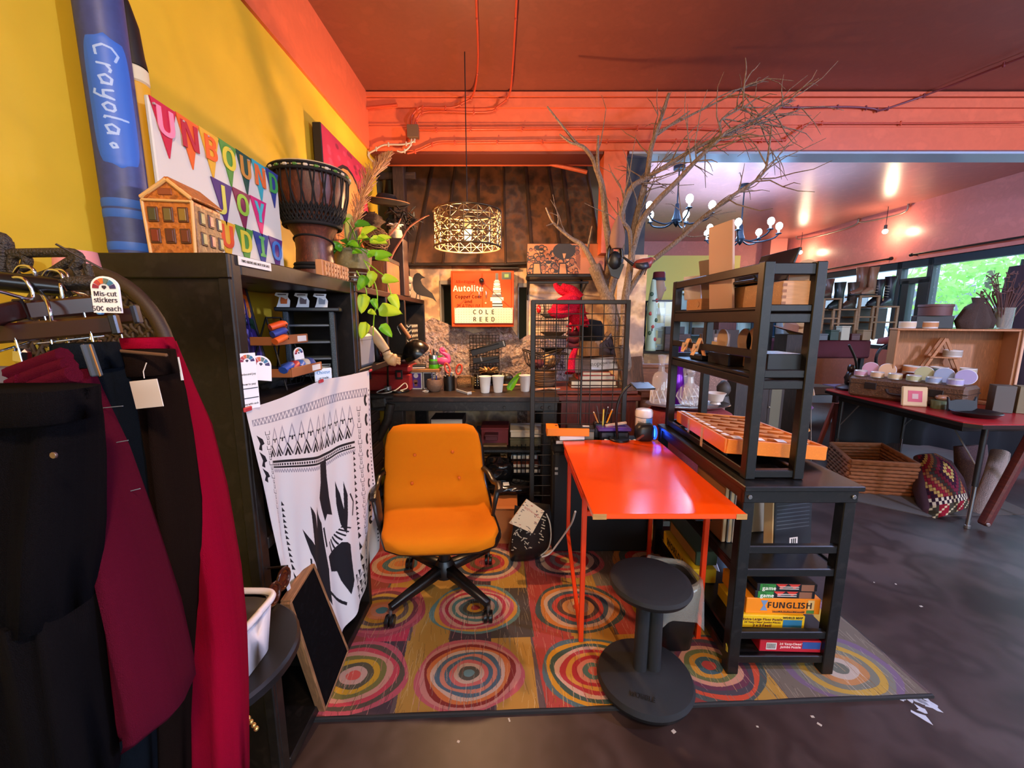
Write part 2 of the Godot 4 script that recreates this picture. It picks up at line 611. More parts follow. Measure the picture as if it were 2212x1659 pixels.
func outside() -> void:
	wl("ground",c("#8c8f92",0.9),v3(5.8,-0.3,6),v3(22,-0.1,-22))
	var b := thing("building","pale building across the street seen through the windows","building",v3(15,-0.1,-12))
	B(b,"wall",c("#c7d3da",0.8),v3(0,0,12),v3(4,4.5,-10))
	for i in 5:
		B(b,"window",c("#46525c",0.2),v3(-0.03,1.0,10.5 - i * 4.0),v3(0.02,2.6,8.0 - i * 4.0))
	B(b,"roof",c("#7c868c",0.8),v3(-0.3,4.5,12.2),v3(4.2,4.8,-10.2))
	var car := thing("car","white parked car seen through the glass door","car",v3(9.6,-0.1,-9.6))
	FT(car,"body",c("#e8ecef",0.25),[[v3(-0.85,0.25,0),v3(0.85,0.25,0),4.3],[v3(-0.88,0.55,0),v3(0.88,0.55,0),4.4],[v3(-0.85,0.9,0),v3(0.85,0.9,0),4.2],[v3(-0.7,1.0,0.2),v3(0.7,1.0,0.2),2.9],[v3(-0.6,1.42,0.2),v3(0.6,1.42,0.2),1.9]],24,0.5)
	FT(car,"window_band",c("#20282e",0.1),[[v3(-0.72,1.02,0.2),v3(0.72,1.02,0.2),2.7],[v3(-0.64,1.34,0.2),v3(0.64,1.34,0.2),2.06]],24,0.5)
	for q in [[-0.8,1.35],[-0.8,-1.35],[0.8,1.35],[0.8,-1.35]]:
		CY(car,"wheel",c("#1c1c1d",0.7),v3(q[0] - 0.1,0.32,q[1]),0.32,0.2,v3(0,0,-90))
	# street trees
	var rng := RandomNumberGenerator.new()
	rng.seed = 7
	var gi := 0
	for q in [[8.3,1.9,-4.6],[8.9,2.2,-7.9],[11.5,2.6,-0.6]]:
		var t := thing("street_tree",["leafy maple tree right outside the street window","leafy tree outside near the glass door","larger green tree further down the street"][gi],"tree",v3(q[0],-0.1,q[2]))
		TU(t,"trunk",c("#6b5a4a",0.9),[v3(0,0,0),v3(0.05,1.2,0),v3(0,2.4,0.1)],[0.08,0.05])
		var st := new_st()
		st.set_smooth_group(-1)
		for i in 1500:
			var d := v3(rng.randfn(),rng.randfn() * 0.75,rng.randfn()) * 0.62
			var p := v3(0,q[1],0) + d
			var x := v3(rng.randfn(),rng.randfn(),rng.randfn()).normalized() * 0.075
			var y := v3(rng.randfn(),rng.randfn(),rng.randfn()).normalized() * 0.075
			for v in [p - x,p - y * 0.6,p + x,p - x,p + x,p + y]:
				st.add_vertex(v)
		var lm := StandardMaterial3D.new()
		lm.albedo_color = Color("#6fae3a") if gi != 1 else Color("#8fbf4e")
		lm.backlight_enabled = true
		lm.backlight = Color("#9fd060")
		lm.roughness = 0.5
		var cr := put(t,"crown",done(st),lm)
		cr.set_meta("kind","stuff")
		gi += 1
# ---------- back wall of the nook: plaster,rusty sheet metal hood,openings ----------
func hood_wall() -> void:
	var pl := nz("plaster",["#b08e70","#e0bc8c","#eacaa0","#c8a688","#9c8678"],0.006,0.85,v3(1.1,1.1,1.1),1.2,0.3)
	var stone := nz("stone",["#8a7670","#b09a90","#967a6c","#c0aa9a"],0.02,0.9,v3(1.5,1.5,1.5),2.5,0.3)
	var zf := -3.6
	var x0 := -1.2
	var x1 := -0.624
	var x2 := -0.517
	var x3 := 0.048
	var x4 := 0.139
	var x5 := 0.98
	var top := 1.98
	var s1 := 1.731
	var s0 := 1.264
	var s2 := 1.708
	wl("wall_back",pl,v3(x0,0,zf),v3(x1,top,zf - 0.15))
	wl("wall_back_middle",pl,v3(x2,0,zf),v3(x3,top,zf - 0.15))
	wl("wall_back_right",pl,v3(x4,0,zf),v3(x5,top,zf - 0.15))
	wl("wall_back_lintel",pl,v3(x1,s1,zf),v3(x2,top,zf - 0.15))
	wl("wall_back_lintel_001",pl,v3(x3,s2,zf),v3(x4,top,zf - 0.15))
	wl("wall_back_base",stone,v3(x1,0,zf),v3(x2,s0,zf - 0.15))
	wl("wall_back_base_001",stone,v3(x3,0,zf),v3(x4,0.9,zf - 0.15))
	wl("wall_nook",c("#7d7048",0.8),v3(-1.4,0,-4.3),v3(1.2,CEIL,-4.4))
	for q in [[x1,x2,s0,s1],[x3,x4,0.9,s2]]:
		var t := struct(Node3D.new())
		t.name = "window_%d" % (8 if q[0] == x1 else 9)
		add_child(t)
		t.position = v3(q[0],q[2],zf)
		var w: float = q[1] - q[0]
		var h: float = q[3] - q[2]
		for b in [[0.0,0.0,0.012,h],[w - 0.012,0.0,w,h],[0.0,h - 0.035,w,h]]:
			B(t,"window_frame",c("#8f8a80",0.5),v3(b[0],b[1],0.015),v3(b[2],b[3],-0.14))
	# crumbling stone patches low on the wall
	var rng := RandomNumberGenerator.new()
	rng.seed = 3
	for q in [[-0.597,1.05,0.42,0.36],[-0.147,1.0,0.40,0.38],[0.179,1.02,0.3,0.3],[0.993,1.1,0.2,0.35]]:
		var p := []
		for k in 14:
			var r := rng.randf_range(0.75,1.1)
			p.append(v2(cos(TAU * k / 14) * q[2] * r,sin(TAU * k / 14) * q[3] * r))
		var o := MeshInstance3D.new()
		o.name = "wall_back_patch"
		var holder := Node3D.new()
		var mm := PR(holder,"p",stone,p,0.03)
		o.mesh = mm.mesh
		o.material_override = stone
		o.position = v3(q[0],q[1],zf + 0.008 + 0.02 * fmod(absf(q[0]) * 7.3,1.0))
		add_child(o,true)
		struct(o)
		holder.free()
	# hood of upright sheet-metal panels
	var t := thing("forge_hood","rusty sheet metal hood of upright seamed panels behind the pendant lamp","hood")
	var tp := [v3(-0.924,2.825,-3.95),v3(-0.702,2.825,-3.95),v3(-0.502,2.825,-3.95),v3(-0.301,2.825,-3.95),v3(-0.079,2.825,-3.95),v3(0.117,2.825,-3.95),v3(0.314,2.825,-3.95),v3(0.443,2.825,-3.95),v3(0.66,2.825,-3.95)]
	var bt := [v3(-1.031,1.856,-3.5),v3(-0.816,1.853,-3.5),v3(-0.573,1.853,-3.5),v3(-0.281,1.853,-3.5),v3(-0.054,1.853,-3.5),v3(0.169,1.864,-3.5),v3(0.408,1.864,-3.5),v3(0.508,1.864,-3.5),v3(0.746,1.864,-3.5)]
	var rust := ["#6a5040","#704c34","#664c3c","#744c30","#5f4e44","#6c4830","#584a42","#564c44"]
	for i in 8:
		var a: Vector3 = tp[i]
		var b: Vector3 = tp[i + 1]
		var d: Vector3 = bt[i + 1]
		var e: Vector3 = bt[i]
		var st := new_st()
		st.set_smooth_group(-1)
		var nn := (b - a).cross(e - a).normalized() * 0.006
		for f in [nn,-nn]:
			quad_dir(st,a + f,b + f,d + f,e + f,f)
		put(t,"panel",done(st),nz("rust%d" % i,["#33281f",Color(rust[i]).darkened(0.2).to_html(false),"#6f4a30",rust[i],"#3f322c"],0.005 + 0.001 * i,0.55,v3(0.9,0.9,0.9),0.6,0.5))
	for i in 9:
		BAR(t,"seam",c("#4a3a30",0.5,0.4),tp[i] + v3(0,0,0.012),bt[i] + v3(0,0,0.012),0.016 + 0.008 * (i % 2),0.022)
	TU(t,"bottom_lip",c("#2e2622",0.6,0.3),bt,0.014,6)
	# hood side panel; blue light of the other room put into its grey
	var st2 := new_st()
	st2.set_smooth_group(-1)
	var sn := v3(0.006,0,0)
	for f in [sn,-sn]:
		quad_dir(st2,tp[8] + f,tp[8] + v3(0.02,0,-0.3) + f,bt[8] + v3(0.05,0,-0.7) + f,bt[8] + f,f)
	put(t,"side_panel",done(st2),c("#6f6f72",0.45,0.4))
	rebase(t,v3(-0.139,1.853,-3.5))
	# dark timber post and rail in the gap left of the hood
	var p1 := thing("timber_post","dark timber post in the gap left of the metal hood","post")
	B(p1,"post",wood("dk","#2e211b","#43302a",1),v3(-0.958,1.887,-3.45) + v3(0,-0.7,-0.03),v3(-0.868,2.661,-3.45) + v3(0,0,-0.12))
	B(p1,"rail",wood("dk","#2e211b","#43302a",0),v3(-1.084,2.538,-3.5) + v3(0,-0.01,-0.03),v3(-0.785,2.572,-3.5) + v3(0,0.01,-0.06))
	rebase(p1,v3(-0.931,1.887,-3.45) + v3(0,-0.7,-0.06))
	# plaster and orange column at the right end of the nook
	var o1 := wl("column_nook",nz("plaster",[],0.1,0.1,Vector3.ONE),v3(0.831,0,-3.3),v3(1.061,1.9,-3.62))
	wl("column_nook_upper",nz("orange",[],0.1,0.1,Vector3.ONE),v3(0.677,1.9,-3.22),v3(0.846,2.62,-3.38))
	wl("trim_3",c("#2a3038",0.5),v3(0.846,1.9,-3.3),v3(1.029,2.62,-3.4))
	# beam undersides; nook shade and blue chandelier light are put into their colours
	wl("shaded_trim_4",c("#5a2418",0.5),v3(-1.04,2.6,-3.22),v3(0.67,2.625,-3.43))
	wl("bluelit_trim_5",c("#9fb0bf",0.3),v3(0.863,2.605,-3.225),v3(5.6,2.625,-3.395))
	wl("trim_6",nz("orange",[],0.1,0.1,Vector3.ONE),v3(-1.04,2.60,-3.43),v3(0.704,2.63,-3.46))
	var sb := thing("sagging_pipe","painted pipe sagging down to the right in front of the metal hood top","pipe")
	TU(sb,"pipe",nz("orange",[],0.1,0.1,Vector3.ONE),[v3(-0.022,2.638,-3.44),v3(0.27,2.617,-3.44),v3(0.592,2.549,-3.44)],0.016,8)
	rebase(sb,v3(-0.022,2.638,-3.44))
func quad_dir(st: SurfaceTool,a: Vector3,b: Vector3,d: Vector3,e: Vector3,n: Vector3) -> void:
	var v := [a,b,d,a,d,e]
	if (b - a).cross(d - a).dot(n) > 0:
		v.reverse()
	for p in v:
		st.add_vertex(p)
func conduits() -> void:
	var m := c("#b8452a",0.4)
	var gr := c("#9c9288",0.35,0.6)
	var jb := thing("junction_box","brown metal junction box on the orange beam","junction box")
	B(jb,"box",c("#6a5444",0.45,0.5),v3(-0.742,2.682,-3.13),v3(-0.667,2.761,-3.13) + v3(0,0,-0.05))
	B(jb,"cover",c("#75604e",0.45,0.5),v3(-0.743,2.675,-3.12),v3(-0.662,2.759,-3.12) + v3(0,0,-0.006))
	rebase(jb,v3(-0.714,2.738,-3.17))
	var i := 0
	for q in [
		["#b8452a",[v3(-0.722,2.775,-3.17),v3(-0.713,2.836,-3.17),v3(-0.662,2.884,-3.17),v3(-0.613,2.89,-3.17),v3(-0.431,2.89,-3.17),v3(-0.346,2.911,-3.15),v3(-0.269,2.936,-3.1)] + [v3(-0.21,2.97,-2.8),v3(-0.177,2.97,-2.3),v3(-0.144,2.97,-1.9),v3(-0.1,2.97,-1.2)],"painted cable run looping from the junction box up onto the ceiling, nearer the lamp cord"],
		["#b8452a",[v3(-0.696,2.775,-3.17),v3(-0.674,2.821,-3.17),v3(-0.597,2.863,-3.17),v3(-0.185,2.86,-3.17),v3(-0.101,2.887,-3.15),v3(-0.019,2.936,-3.1)] + [v3(0.006,2.97,-2.8),v3(0.023,2.97,-2.3),v3(0.035,2.97,-1.9),v3(0.05,2.97,-1.2)],"second painted cable run from the junction box onto the ceiling, further right"],
		["#b8452a",[v3(-0.673,2.749,-3.18),v3(-0.486,2.749,-3.18),v3(-0.22,2.752,-3.18),v3(0.18,2.755,-3.18),v3(0.646,2.758,-3.18),v3(0.978,2.761,-3.18),v3(1.245,2.758,-3.18),v3(1.512,2.746,-3.18)],"upper painted cable along the orange beam"],
		["#b8452a",[v3(-0.759,2.588,-3.18),v3(-0.674,2.61,-3.18),v3(-0.539,2.659,-3.18),v3(-0.355,2.662,-3.18),v3(-0.02,2.665,-3.18),v3(0.314,2.669,-3.18),v3(0.816,2.672,-3.18),v3(1.317,2.675,-3.18),v3(1.918,2.678,-3.18),v3(1.983,2.696,-3.18),v3(2.123,2.785,-3.18),v3(2.305,2.791,-3.18),v3(2.97,2.791,-3.18),v3(3.673,2.798,-3.18)],"lower painted cable along the whole orange beam"],
		["#b0a69a",[v3(-0.699,2.695,-3.17),v3(-0.71,2.665,-3.17),v3(-0.787,2.646,-3.17),v3(-0.921,2.643,-3.17),v3(-0.996,2.606,-3.17),v3(-1.042,2.575,-3.17),v3(-1.001,2.522,-3.17)],"bare grey conduit bending from the junction box to the wall corner"],
		["#b0a69a",[v3(-0.722,2.695,-3.17),v3(-0.734,2.637,-3.17),v3(-0.789,2.596,-3.17),v3(-0.829,2.603,-3.17)],"short grey conduit hanging under the junction box"],
		["#6a2c34",[v3(1.929,2.895,-3.18),v3(2.094,2.895,-3.18),v3(2.391,2.898,-3.18),v3(2.558,2.889,-3.18),v3(2.625,2.877,-3.18),v3(2.721,2.901,-3.18)] + [v3(2.95,2.965,-3.1),v3(3.1,2.965,-2.7),v3(3.3,2.965,-2.2),v3(3.55,2.965,-1.6)],"dark cable rising from the beam and crossing the ceiling at right"]]:
		var t := thing("cable",q[2],"cable")
		var pts: Array = q[1]
		var sm := smooth(pts,4)
		TU(t,"cable",c(q[0],0.4),sm,0.0065,6)
		var k := 3
		while k < sm.size() - 2:
			BO(t,"clip",c(q[0],0.4),sm[k],v3(0.012,0.03,0.014))
			k += 4
		rebase(t,sm[0])
		i += 1
	var p := thing("cable","short stub of painted pipe at the left end of the beam","cable")
	TU(p,"pipe",m,[v3(-1.057,2.884,-3.17),v3(-0.816,2.908,-3.17)],0.01)
	rebase(p,v3(-1.057,2.884,-3.17))
	for q in [[[v3(5.55,2.974,-8.546),v3(5.55,2.949,-8.273),v3(5.55,3.085,-8.347)]],[]]:
		pass
	var w := thing("cable","bent grey conduit linking the two bare bulbs on the pink street wall","cable")
	TU(w,"conduit",gr,smooth([v3(5.55,3.117,-8.171),v3(5.55,3.047,-8.288),v3(5.55,2.933,-8.231),v3(5.55,2.889,-7.573),v3(5.55,2.907,-6.93),v3(5.55,2.996,-6.855),v3(5.55,2.924,-6.782),v3(5.55,2.89,-6.13),v3(5.55,2.97,-6.025),v3(5.55,3.067,-6.088),v3(5.55,3.1,-6.234)],4),0.012,6)
	rebase(w,v3(5.55,3.011,-6.857))
	for k in 2:
		var b: Vector3 = [v3(5.5,3.077,-8.019),v3(5.5,3.079,-6.249)][k]
		var l: Vector3 = [v3(5.4,2.642,-7.919),v3(5.4,2.658,-6.169)][k]
		var t := thing("bulb_pendant",["bare bulb pendant by the pink street wall, farther from the near window","bare bulb pendant by the pink street wall, nearer the leafy window"][k],"lamp")
		B(t,"canopy",c("#8a8078",0.4,0.5),b + v3(-0.08,0,-0.06),b + v3(0.08,0.05,0.06))
		TU(t,"cord",c("#2a2626"),[v3(l.x,b.y,l.z),l + v3(0,0.08,0)],0.004,5)
		CY(t,"socket",c("#3a3430",0.5),l + v3(0,0.03,0),0.02,0.06)
		var pr := []
		for j in 9:
			pr.append([0.035 * sin(PI * j / 8.0),-0.035 * cos(PI * j / 8.0)])
		LA(t,"bulb",glow("#fff0dc",12.0),pr,l,14)
		rebase(t,b)
		omni("bulb_light",l,"#ffd9b0",0.55,0.035)
func pendant() -> void:
	var g := thing("pendant_lamp","gold lattice drum pendant lamp with a lit warm bulb","lamp")
	var ctr := v3(-0.287,0,-2.75)
	var y0 := 1.86
	var y1 := 2.08
	var r := 0.215
	var at := ctr + v3(0,y0,0)
	g.position = at
	var gold := c("#7a6a50",0.4,0.8)
	var h := y1 - y0
	var n := 16
	var pt := func(k: float,v: float) -> Vector3:
		return v3(cos(TAU * k / n) * r,v * h,sin(TAU * k / n) * r)
	var lines := []
	for row in 4:
		var v := row / 3.0
		var ring := []
		for k in 41:
			ring.append(pt.call(k * 0.5,v))
		lines.append(ring)
	for ring in [lines[0],lines[3]]:
		TU(g,"rim",gold,ring,0.006,6)
	var d := []
	for k in n:
		d.append([pt.call(k,0.0),pt.call(k,1.0)])
		for row in 3:
			d.append([pt.call(k,row / 3.0),pt.call(k + 1,(row + 1) / 3.0)])
			d.append([pt.call(k + 1,row / 3.0),pt.call(k,(row + 1) / 3.0)])
		for row in [0,1,2]:
			d.append([pt.call(k,row / 3.0 + 1 / 6.0),pt.call(k + 1,row / 3.0 + 1 / 6.0)])
	d.append(lines[1])
	d.append(lines[2])
	WIRE(g,"lattice_shade",gold,d,0.0036,4)
	var sp := []
	for k in 3:
		var a := TAU * k / 3
		sp.append([v3(0,h,0),v3(cos(a) * r,h,sin(a) * r)])
	WIRE(g,"spider",gold,sp,0.003)
	CY(g,"socket",c("#c9b98a",0.4,0.6),v3(0,h * 0.52,0),0.018,0.07)
	var pr := []
	for i in 11:
		var a := PI * i / 10.0
		pr.append([0.03 * sin(a) * (1.0 - 0.25 * (1 - cos(a)) / 2),0.06 * (1 - cos(a)) / 2 * 1.6 - 0.05])
	LA(g,"bulb",glow("#ffd28a",14.0),pr,v3(0,h * 0.40,0),14)
	TU(g,"cord",c("#171310",0.6),[v3(0,h * 0.6,0),v3(0,CEIL - y0,0)],0.0035,6)
	omni("pendant_light",at + v3(0,h * 0.4,0),"#ffc68c",3.4,0.03)
func chandeliers() -> void:
	var blk := c("#20242c",0.4,0.5)
	var k := 0
	for q in [[v3(1.767,2.518,-4.6),5,0.34,"black chandelier with cold white candle bulbs behind the bare branches"],[v3(2.792,2.434,-5.2),7,0.4,"black chandelier with cold white candle bulbs above the black shelf"]]:
		var o: Vector3 = q[0]
		var t := thing("chandelier",q[3],"chandelier",o)
		TU(t,"stem",blk,[v3(0,-0.08,0),v3(0,CEIL - o.y,0)],0.008)
		LA(t,"hub",blk,[[0,-0.14],[0.03,-0.1],[0.05,-0.06],[0.03,0],[0.02,0.1],[0,0.12]],Vector3.ZERO,14)
		CY(t,"canopy",blk,v3(0,CEIL - o.y - 0.04,0),0.06,0.04)
		var n: int = q[1]
		for i in n:
			var a := TAU * i / n + 0.35
			var d = v3(cos(a),0,sin(a)) * q[2]
			var arm := TU(t,"arm",blk,smooth([v3(0,-0.06,0),d * 0.4 + v3(0,-0.11,0),d * 0.85 + v3(0,-0.08,0),d + v3(0,-0.03,0)],4),0.009)
			put(arm,"cup",box(v3(0.05,0.015,0.05),0.006),blk,Transform3D(Basis(),d + v3(0,-0.025,0)))
			CY(arm,"candle_sleeve",c("#dfe6f0",0.5),d + v3(0,-0.02,0),0.011,0.05)
			var pr := []
			for j in 9:
				pr.append([0.036 * sin(PI * j / 8.0),-0.044 * cos(PI * j / 8.0)])
			LA(arm,"bulb",glow("#cfeaff",60.0),pr,d + v3(0,0.06,0),12)
			omni("chandelier_light",o + d + v3(0,0.06,0),"#7ab8ff",0.55,0.03)
		k += 1
# ---------- bookcases along the yellow wall ----------
const BX0 := -1.045
const BX1 := -0.69
func bookcases() -> void:
	var m := nz("blackwood",["#17120f","#1d1714","#211a16"],0.02,0.42,v3(2,2,2),0.0,0.45)
	var t := thing("bookcase","tall black-brown open bookcase with the white printed cloth pinned to its front","bookcase")
	B(t,"side_panel",m,v3(BX0,0.014,-1.035),v3(BX1,1.56,-1.07))
	B(t,"top_rail",m,v3(BX0,1.50,-1.022),v3(BX1,1.56,-1.036))
	B(t,"front_stile",m,v3(BX1 - 0.03,0.014,-1.022),v3(BX1,1.50,-1.036))
	B(t,"side_panel",m,v3(-0.985,0.014,-1.785),v3(BX1,1.56,-1.82))
	B(t,"top",m,v3(BX0,1.51,-1.07),v3(BX1,1.56,-1.785))
	for y in [0.05,0.42,0.79,1.165]:
		B(t,"shelf",m,v3(BX0,y - 0.035,-1.07),v3(BX1,y,-1.785))
	B(t,"divider",m,v3(BX0,0.05,-1.41),v3(BX1,0.385,-1.44))
	B(t,"divider",m,v3(BX0,0.42,-1.41),v3(BX1,0.755,-1.44))
	rebase(t,v3(-0.87,0.014,-1.43))
	var u := thing("wall_shelf","long low black open shelf unit above the red toolbox, near the corner","shelf")
	for y in [1.175,1.55]:
		B(u,"board",m,v3(BX0,y - 0.03,-1.83),v3(BX1,y,-3.27))
	for z in [-1.83,-2.27,-2.66,-3.24]:
		B(u,"divider",m,v3(-0.985,1.175,z),v3(BX1,1.52,z - 0.03))
	B(u,"back_board",m,v3(BX0,1.175,-2.30),v3(BX0 + 0.01,1.52,-3.24))
	rebase(u,v3(-0.87,1.145,-2.5))
	var lb := thing("light_bar","slim grey light bar under the bookcase top","lamp",v3(-0.8,1.534,-1.43))
	TU(lb,"tube",c("#b9bcc0",0.3),[v3(0,-0.012,0.13),v3(0,-0.012,-0.13)],0.011,10)
	B(lb,"end_cap",c("#151515"),v3(-0.012,-0.025,0.13),v3(0.012,0,0.16))
	B(lb,"bracket",c("#151515"),v3(-0.01,0,0.05),v3(0.01,1.51 - 1.534,-0.05))
func leaf_mat(a: String,b: String) -> StandardMaterial3D:
	var k := "leaf" + a + b
	if not _m.has(k):
		var m: StandardMaterial3D = c(a,0.4).duplicate()
		m.backlight_enabled = true
		m.backlight = Color(b)
		_m[k] = m
	return _m[k]
# heart-shaped leaf: base,tip direction,length,normal
func leaf(t: Node3D,called: String,m: Material,at: Vector3,dir: Vector3,len: float,nrm: Vector3,wid := 0.75) -> MeshInstance3D:
	var y := dir.normalized()
	var x := y.cross(nrm).normalized()
	var z := x.cross(y)
	return SH(t,called,m,6,8,func(u,v):
		var w: float = wid * 0.5 * sqrt(max(0.0,sin(PI * pow(v,0.62)))) * (1.0 - 0.25 * v)
		var s: float = (u - 0.5) * 2.0
		return at + (y * (v - 0.12 * absf(s) * (1.0 - v)) + x * s * w + z * (0.14 * s * s - 0.25 * v * v)) * len)
func bookcase_top() -> void:
	# giant crayon
	var cp := v3(-0.985,1.56,-1.1)
	var t := thing("giant_crayon","giant blue crayon prop with a light blue oval standing against the yellow wall","crayon",cp)
	var blue := nz("crayon",["#333f74","#3d4a86","#384579"],0.01,0.5,v3(2,2,2))
	CY(t,"body",blue,Vector3.ZERO,0.047,1.2,Vector3.ZERO,32)
	var lb := c("#2f63bf",0.5)
	for y in [0.012,0.09,0.115,0.9]:
		LA(t,"stripe",lb,[[0.0472,0],[0.0479,0.004],[0.0479,0.016],[0.0472,0.02]],v3(0,y,0),32)
	# oval label wrapped round the body
	var lab := func(u: float,v: float,r: float,a0: float,a1: float,y0: float,y1: float) -> Vector3:
		var a := deg_to_rad(lerpf(a0,a1,u))
		return v3(cos(a) * r,lerpf(y1,y0,v),sin(a) * r)
	SH(t,"label",lb,16,24,func(u,v):
		var e: float = pow(max(0.0,1.0 - pow(absf(v * 2 - 1),5.0)),0.25)
		return lab.call(0.5 + (u - 0.5) * e,v,0.0482,100,-5,0.205,0.50))
	var im := img(420,96,"#2f63bf")
	# hand-painted brand lettering as strokes
	var strokes := [[[60,22],[36,12],[14,28],[10,52],[24,74],[52,72]],[[80,72],[80,40],[82,48],[96,38],[108,42]],[[150,42],[130,38],[118,54],[128,72],[148,64],[150,42],[152,70]],[[172,40],[178,66],[194,66],[204,40],[200,74],[190,92],[174,88]],[[242,40],[226,42],[220,58],[232,72],[248,64],[250,46],[242,40]],[[274,8],[272,70],[280,73]],[[330,42],[312,38],[300,54],[308,72],[328,64],[332,42],[336,72]],[[372,52],[384,48],[388,60],[376,66],[370,58],[372,52]]]
	for s in strokes:
		for i in s.size() - 1:
			iline(im,v2(s[i][0],s[i][1]),v2(s[i + 1][0],s[i + 1][1]),8 if s.size() < 7 or s[0][0] < 360 else 3,"#9db8e2")
			idisc(im,v2(s[i][0],s[i][1]),4,4,"#9db8e2")
	SH(t,"lettering",print_mat(im,0.5),12,12,func(u,v): return lab.call(v,u,0.0486,12,88,0.23,0.48))
	var yc := thing("giant_crayon","slim yellow crayon prop with a black tip half hidden behind the blue one","crayon",v3(-1.01,1.56,-1.20))
	CY(yc,"body",c("#d9a21a",0.5),Vector3.ZERO,0.034,0.46,Vector3.ZERO,24)
	CY(yc,"band",c("#d8cfae",0.5),v3(0,0.46,0),0.034,0.04,Vector3.ZERO,24)
	LA(yc,"tip",c("#1b1512",0.5),[[0.034,0],[0.03,0.03],[0.026,0.1],[0.012,0.16],[0,0.165]],v3(0,0.50,0),20)
	# banner board
	var b := thing("banner_board","white board with colourful lettered pennants behind the clay house","banner")
	var bx := -0.93
	B(b,"board",c("#d9d4c9",0.7),v3(bx - 0.012,1.56,-1.142),v3(bx,1.968,-1.72))
	# pennant: left z,right z,top,tip height,colours
	var w := 0.578
	var pen := func(i: float,n: float,off: float,y1: float,y0: float,col: String,ch: String,lc: String) -> void:
		var z0 := -1.142 - off - w * (i / 7.0)
		var ww := w / 7.0 * n
		var o := PR(b,"pennant",c(col,0.7),[v2(-z0,y1),v2(-z0 + ww,y1 - 0.003),v2(-z0 + ww * 0.52,y0)],0.003,Transform3D(Basis(v3(0,0,-1),Vector3.UP,Vector3.RIGHT),v3(bx + 0.003,0,0)))
		TX(o,"letter",c(lc,0.7),ch,(y1 - y0) * 0.52,Transform3D(Basis(),v3(-z0 + ww * 0.5,y1 - (y1 - y0) * 0.36,0.003)),0.002,"Droid Sans",true)
	var rows := [["UNBOUND",[["#c4163f","#e88aa8"],["#e5641f","#b81f36"],["#e0aa2c","#e8641e"],["#4f8f3a","#d8c83a"],["#1f4a3c","#cf8f3a"],["#3aa6b4","#e06a2a"],["#2b3a86","#3f9a4a"]]],["JOY",[["#4a2a72","#d6d05a"],["#7c1f48","#8fbf3a"],["#d0216e","#4fb6bf"]]],["STUDIO",[["#c92a3a","#f0b04a"],["#ea7a2a","#a02a3a"],["#e0aa2c","#e0542a"],["#4f8f3a","#d8c83a"],["#2b3a86","#5fae5a"],["#5a2a72","#2f6fc0"]]]]
	for i in 7:
		pen.call(i,1.0,0.0,1.966,1.83,rows[0][1][i][0],"UNBOUND"[i],rows[0][1][i][1])
	for i in 3:
		pen.call(2.0 + i * 1.15,1.15,0.03,1.835,1.70,rows[1][1][i][0],"JOY"[i],rows[1][1][i][1])
	for i in 6:
		pen.call(i * 1.14,1.14,0.005,1.715,1.575,rows[2][1][i][0],"STUDIO"[i],rows[2][1][i][1])
	for i in 6:
		CY(b,"pin",c("#e8e6e0",0.2,0.6),v3(bx + 0.004,1.95,-1.15 - i * 0.095),0.003,0.006,v3(0,0,-90),8)
	rebase(b,v3(bx,1.56,-1.43))
	var nl := thing("label_strip","narrow white strip label on the front edge of the bookcase top","label",v3(BX1 + 0.001,1.552,-1.09))
	B(nl,"strip",c("#e6e2da",0.5),v3(0,-0.016,0.03),v3(0.002,0.006,-0.11),0.0)
	TX(nl,"lettering",c("#2a2a2a"),"TWO ABOVE ARE NOT FOR SALE",0.0062,Transform3D(Basis(v3(0,0,-1),Vector3.UP,Vector3.RIGHT),v3(0.003,-0.005,-0.04)),0.0006)
	# clay house
	var h := thing("clay_house","orange glazed clay house with little pictured windows on the bookcase corner","ornament",v3(-0.845,1.56,-1.105),6)
	var clay := nz("clay",["#a85a1e","#c0702c","#b3642a","#8f4f22"],0.02,0.4,v3(4,4,4),0.2)
	var pale := nz("clay2",["#8a5a38","#a87848","#97683f"],0.02,0.5,v3(4,4,4),0.2)
	PR(h,"body",clay,[v2(-0.05,0),v2(0.05,0),v2(0.056,0.125),v2(0.006,0.172),v2(-0.056,0.13)],0.115,xf(Vector3.ZERO))
	B(h,"side_wall",pale,v3(0.05,0.002,0.05),v3(0.056,0.12,-0.056))
	for s in [-1,1]:
		BAR(h,"roof_edge",c("#d8a868",0.5),v3(0.006,0.174,0.06),v3(s * 0.058,0.13,0.06),0.009,0.01,0.004)
		BO(h,"roof_slab",clay,v3(0.006 + s * 0.027,0.155,0),v3(0.072,0.007,0.125),v3(0,0,-s * 41))
		BAR(h,"corner_trim",c("#d8a868",0.5),v3(s * 0.051,0,0.058),v3(s * 0.056,0.128,0.058),0.007,0.007,0.003)
	BAR(h,"eaves_line",c("#d8a868",0.5),v3(-0.056,0.126,0.06),v3(0.056,0.124,0.06),0.006,0.006,0.002)
	B(h,"vent",c("#8a4420",0.6),v3(-0.018,0.138,0.055),v3(0.014,0.154,0.06))
	var wc := ["#4a4428","#6a5a30","#8a6a28","#7a2c18","#5a2a1a","#6a3018"]
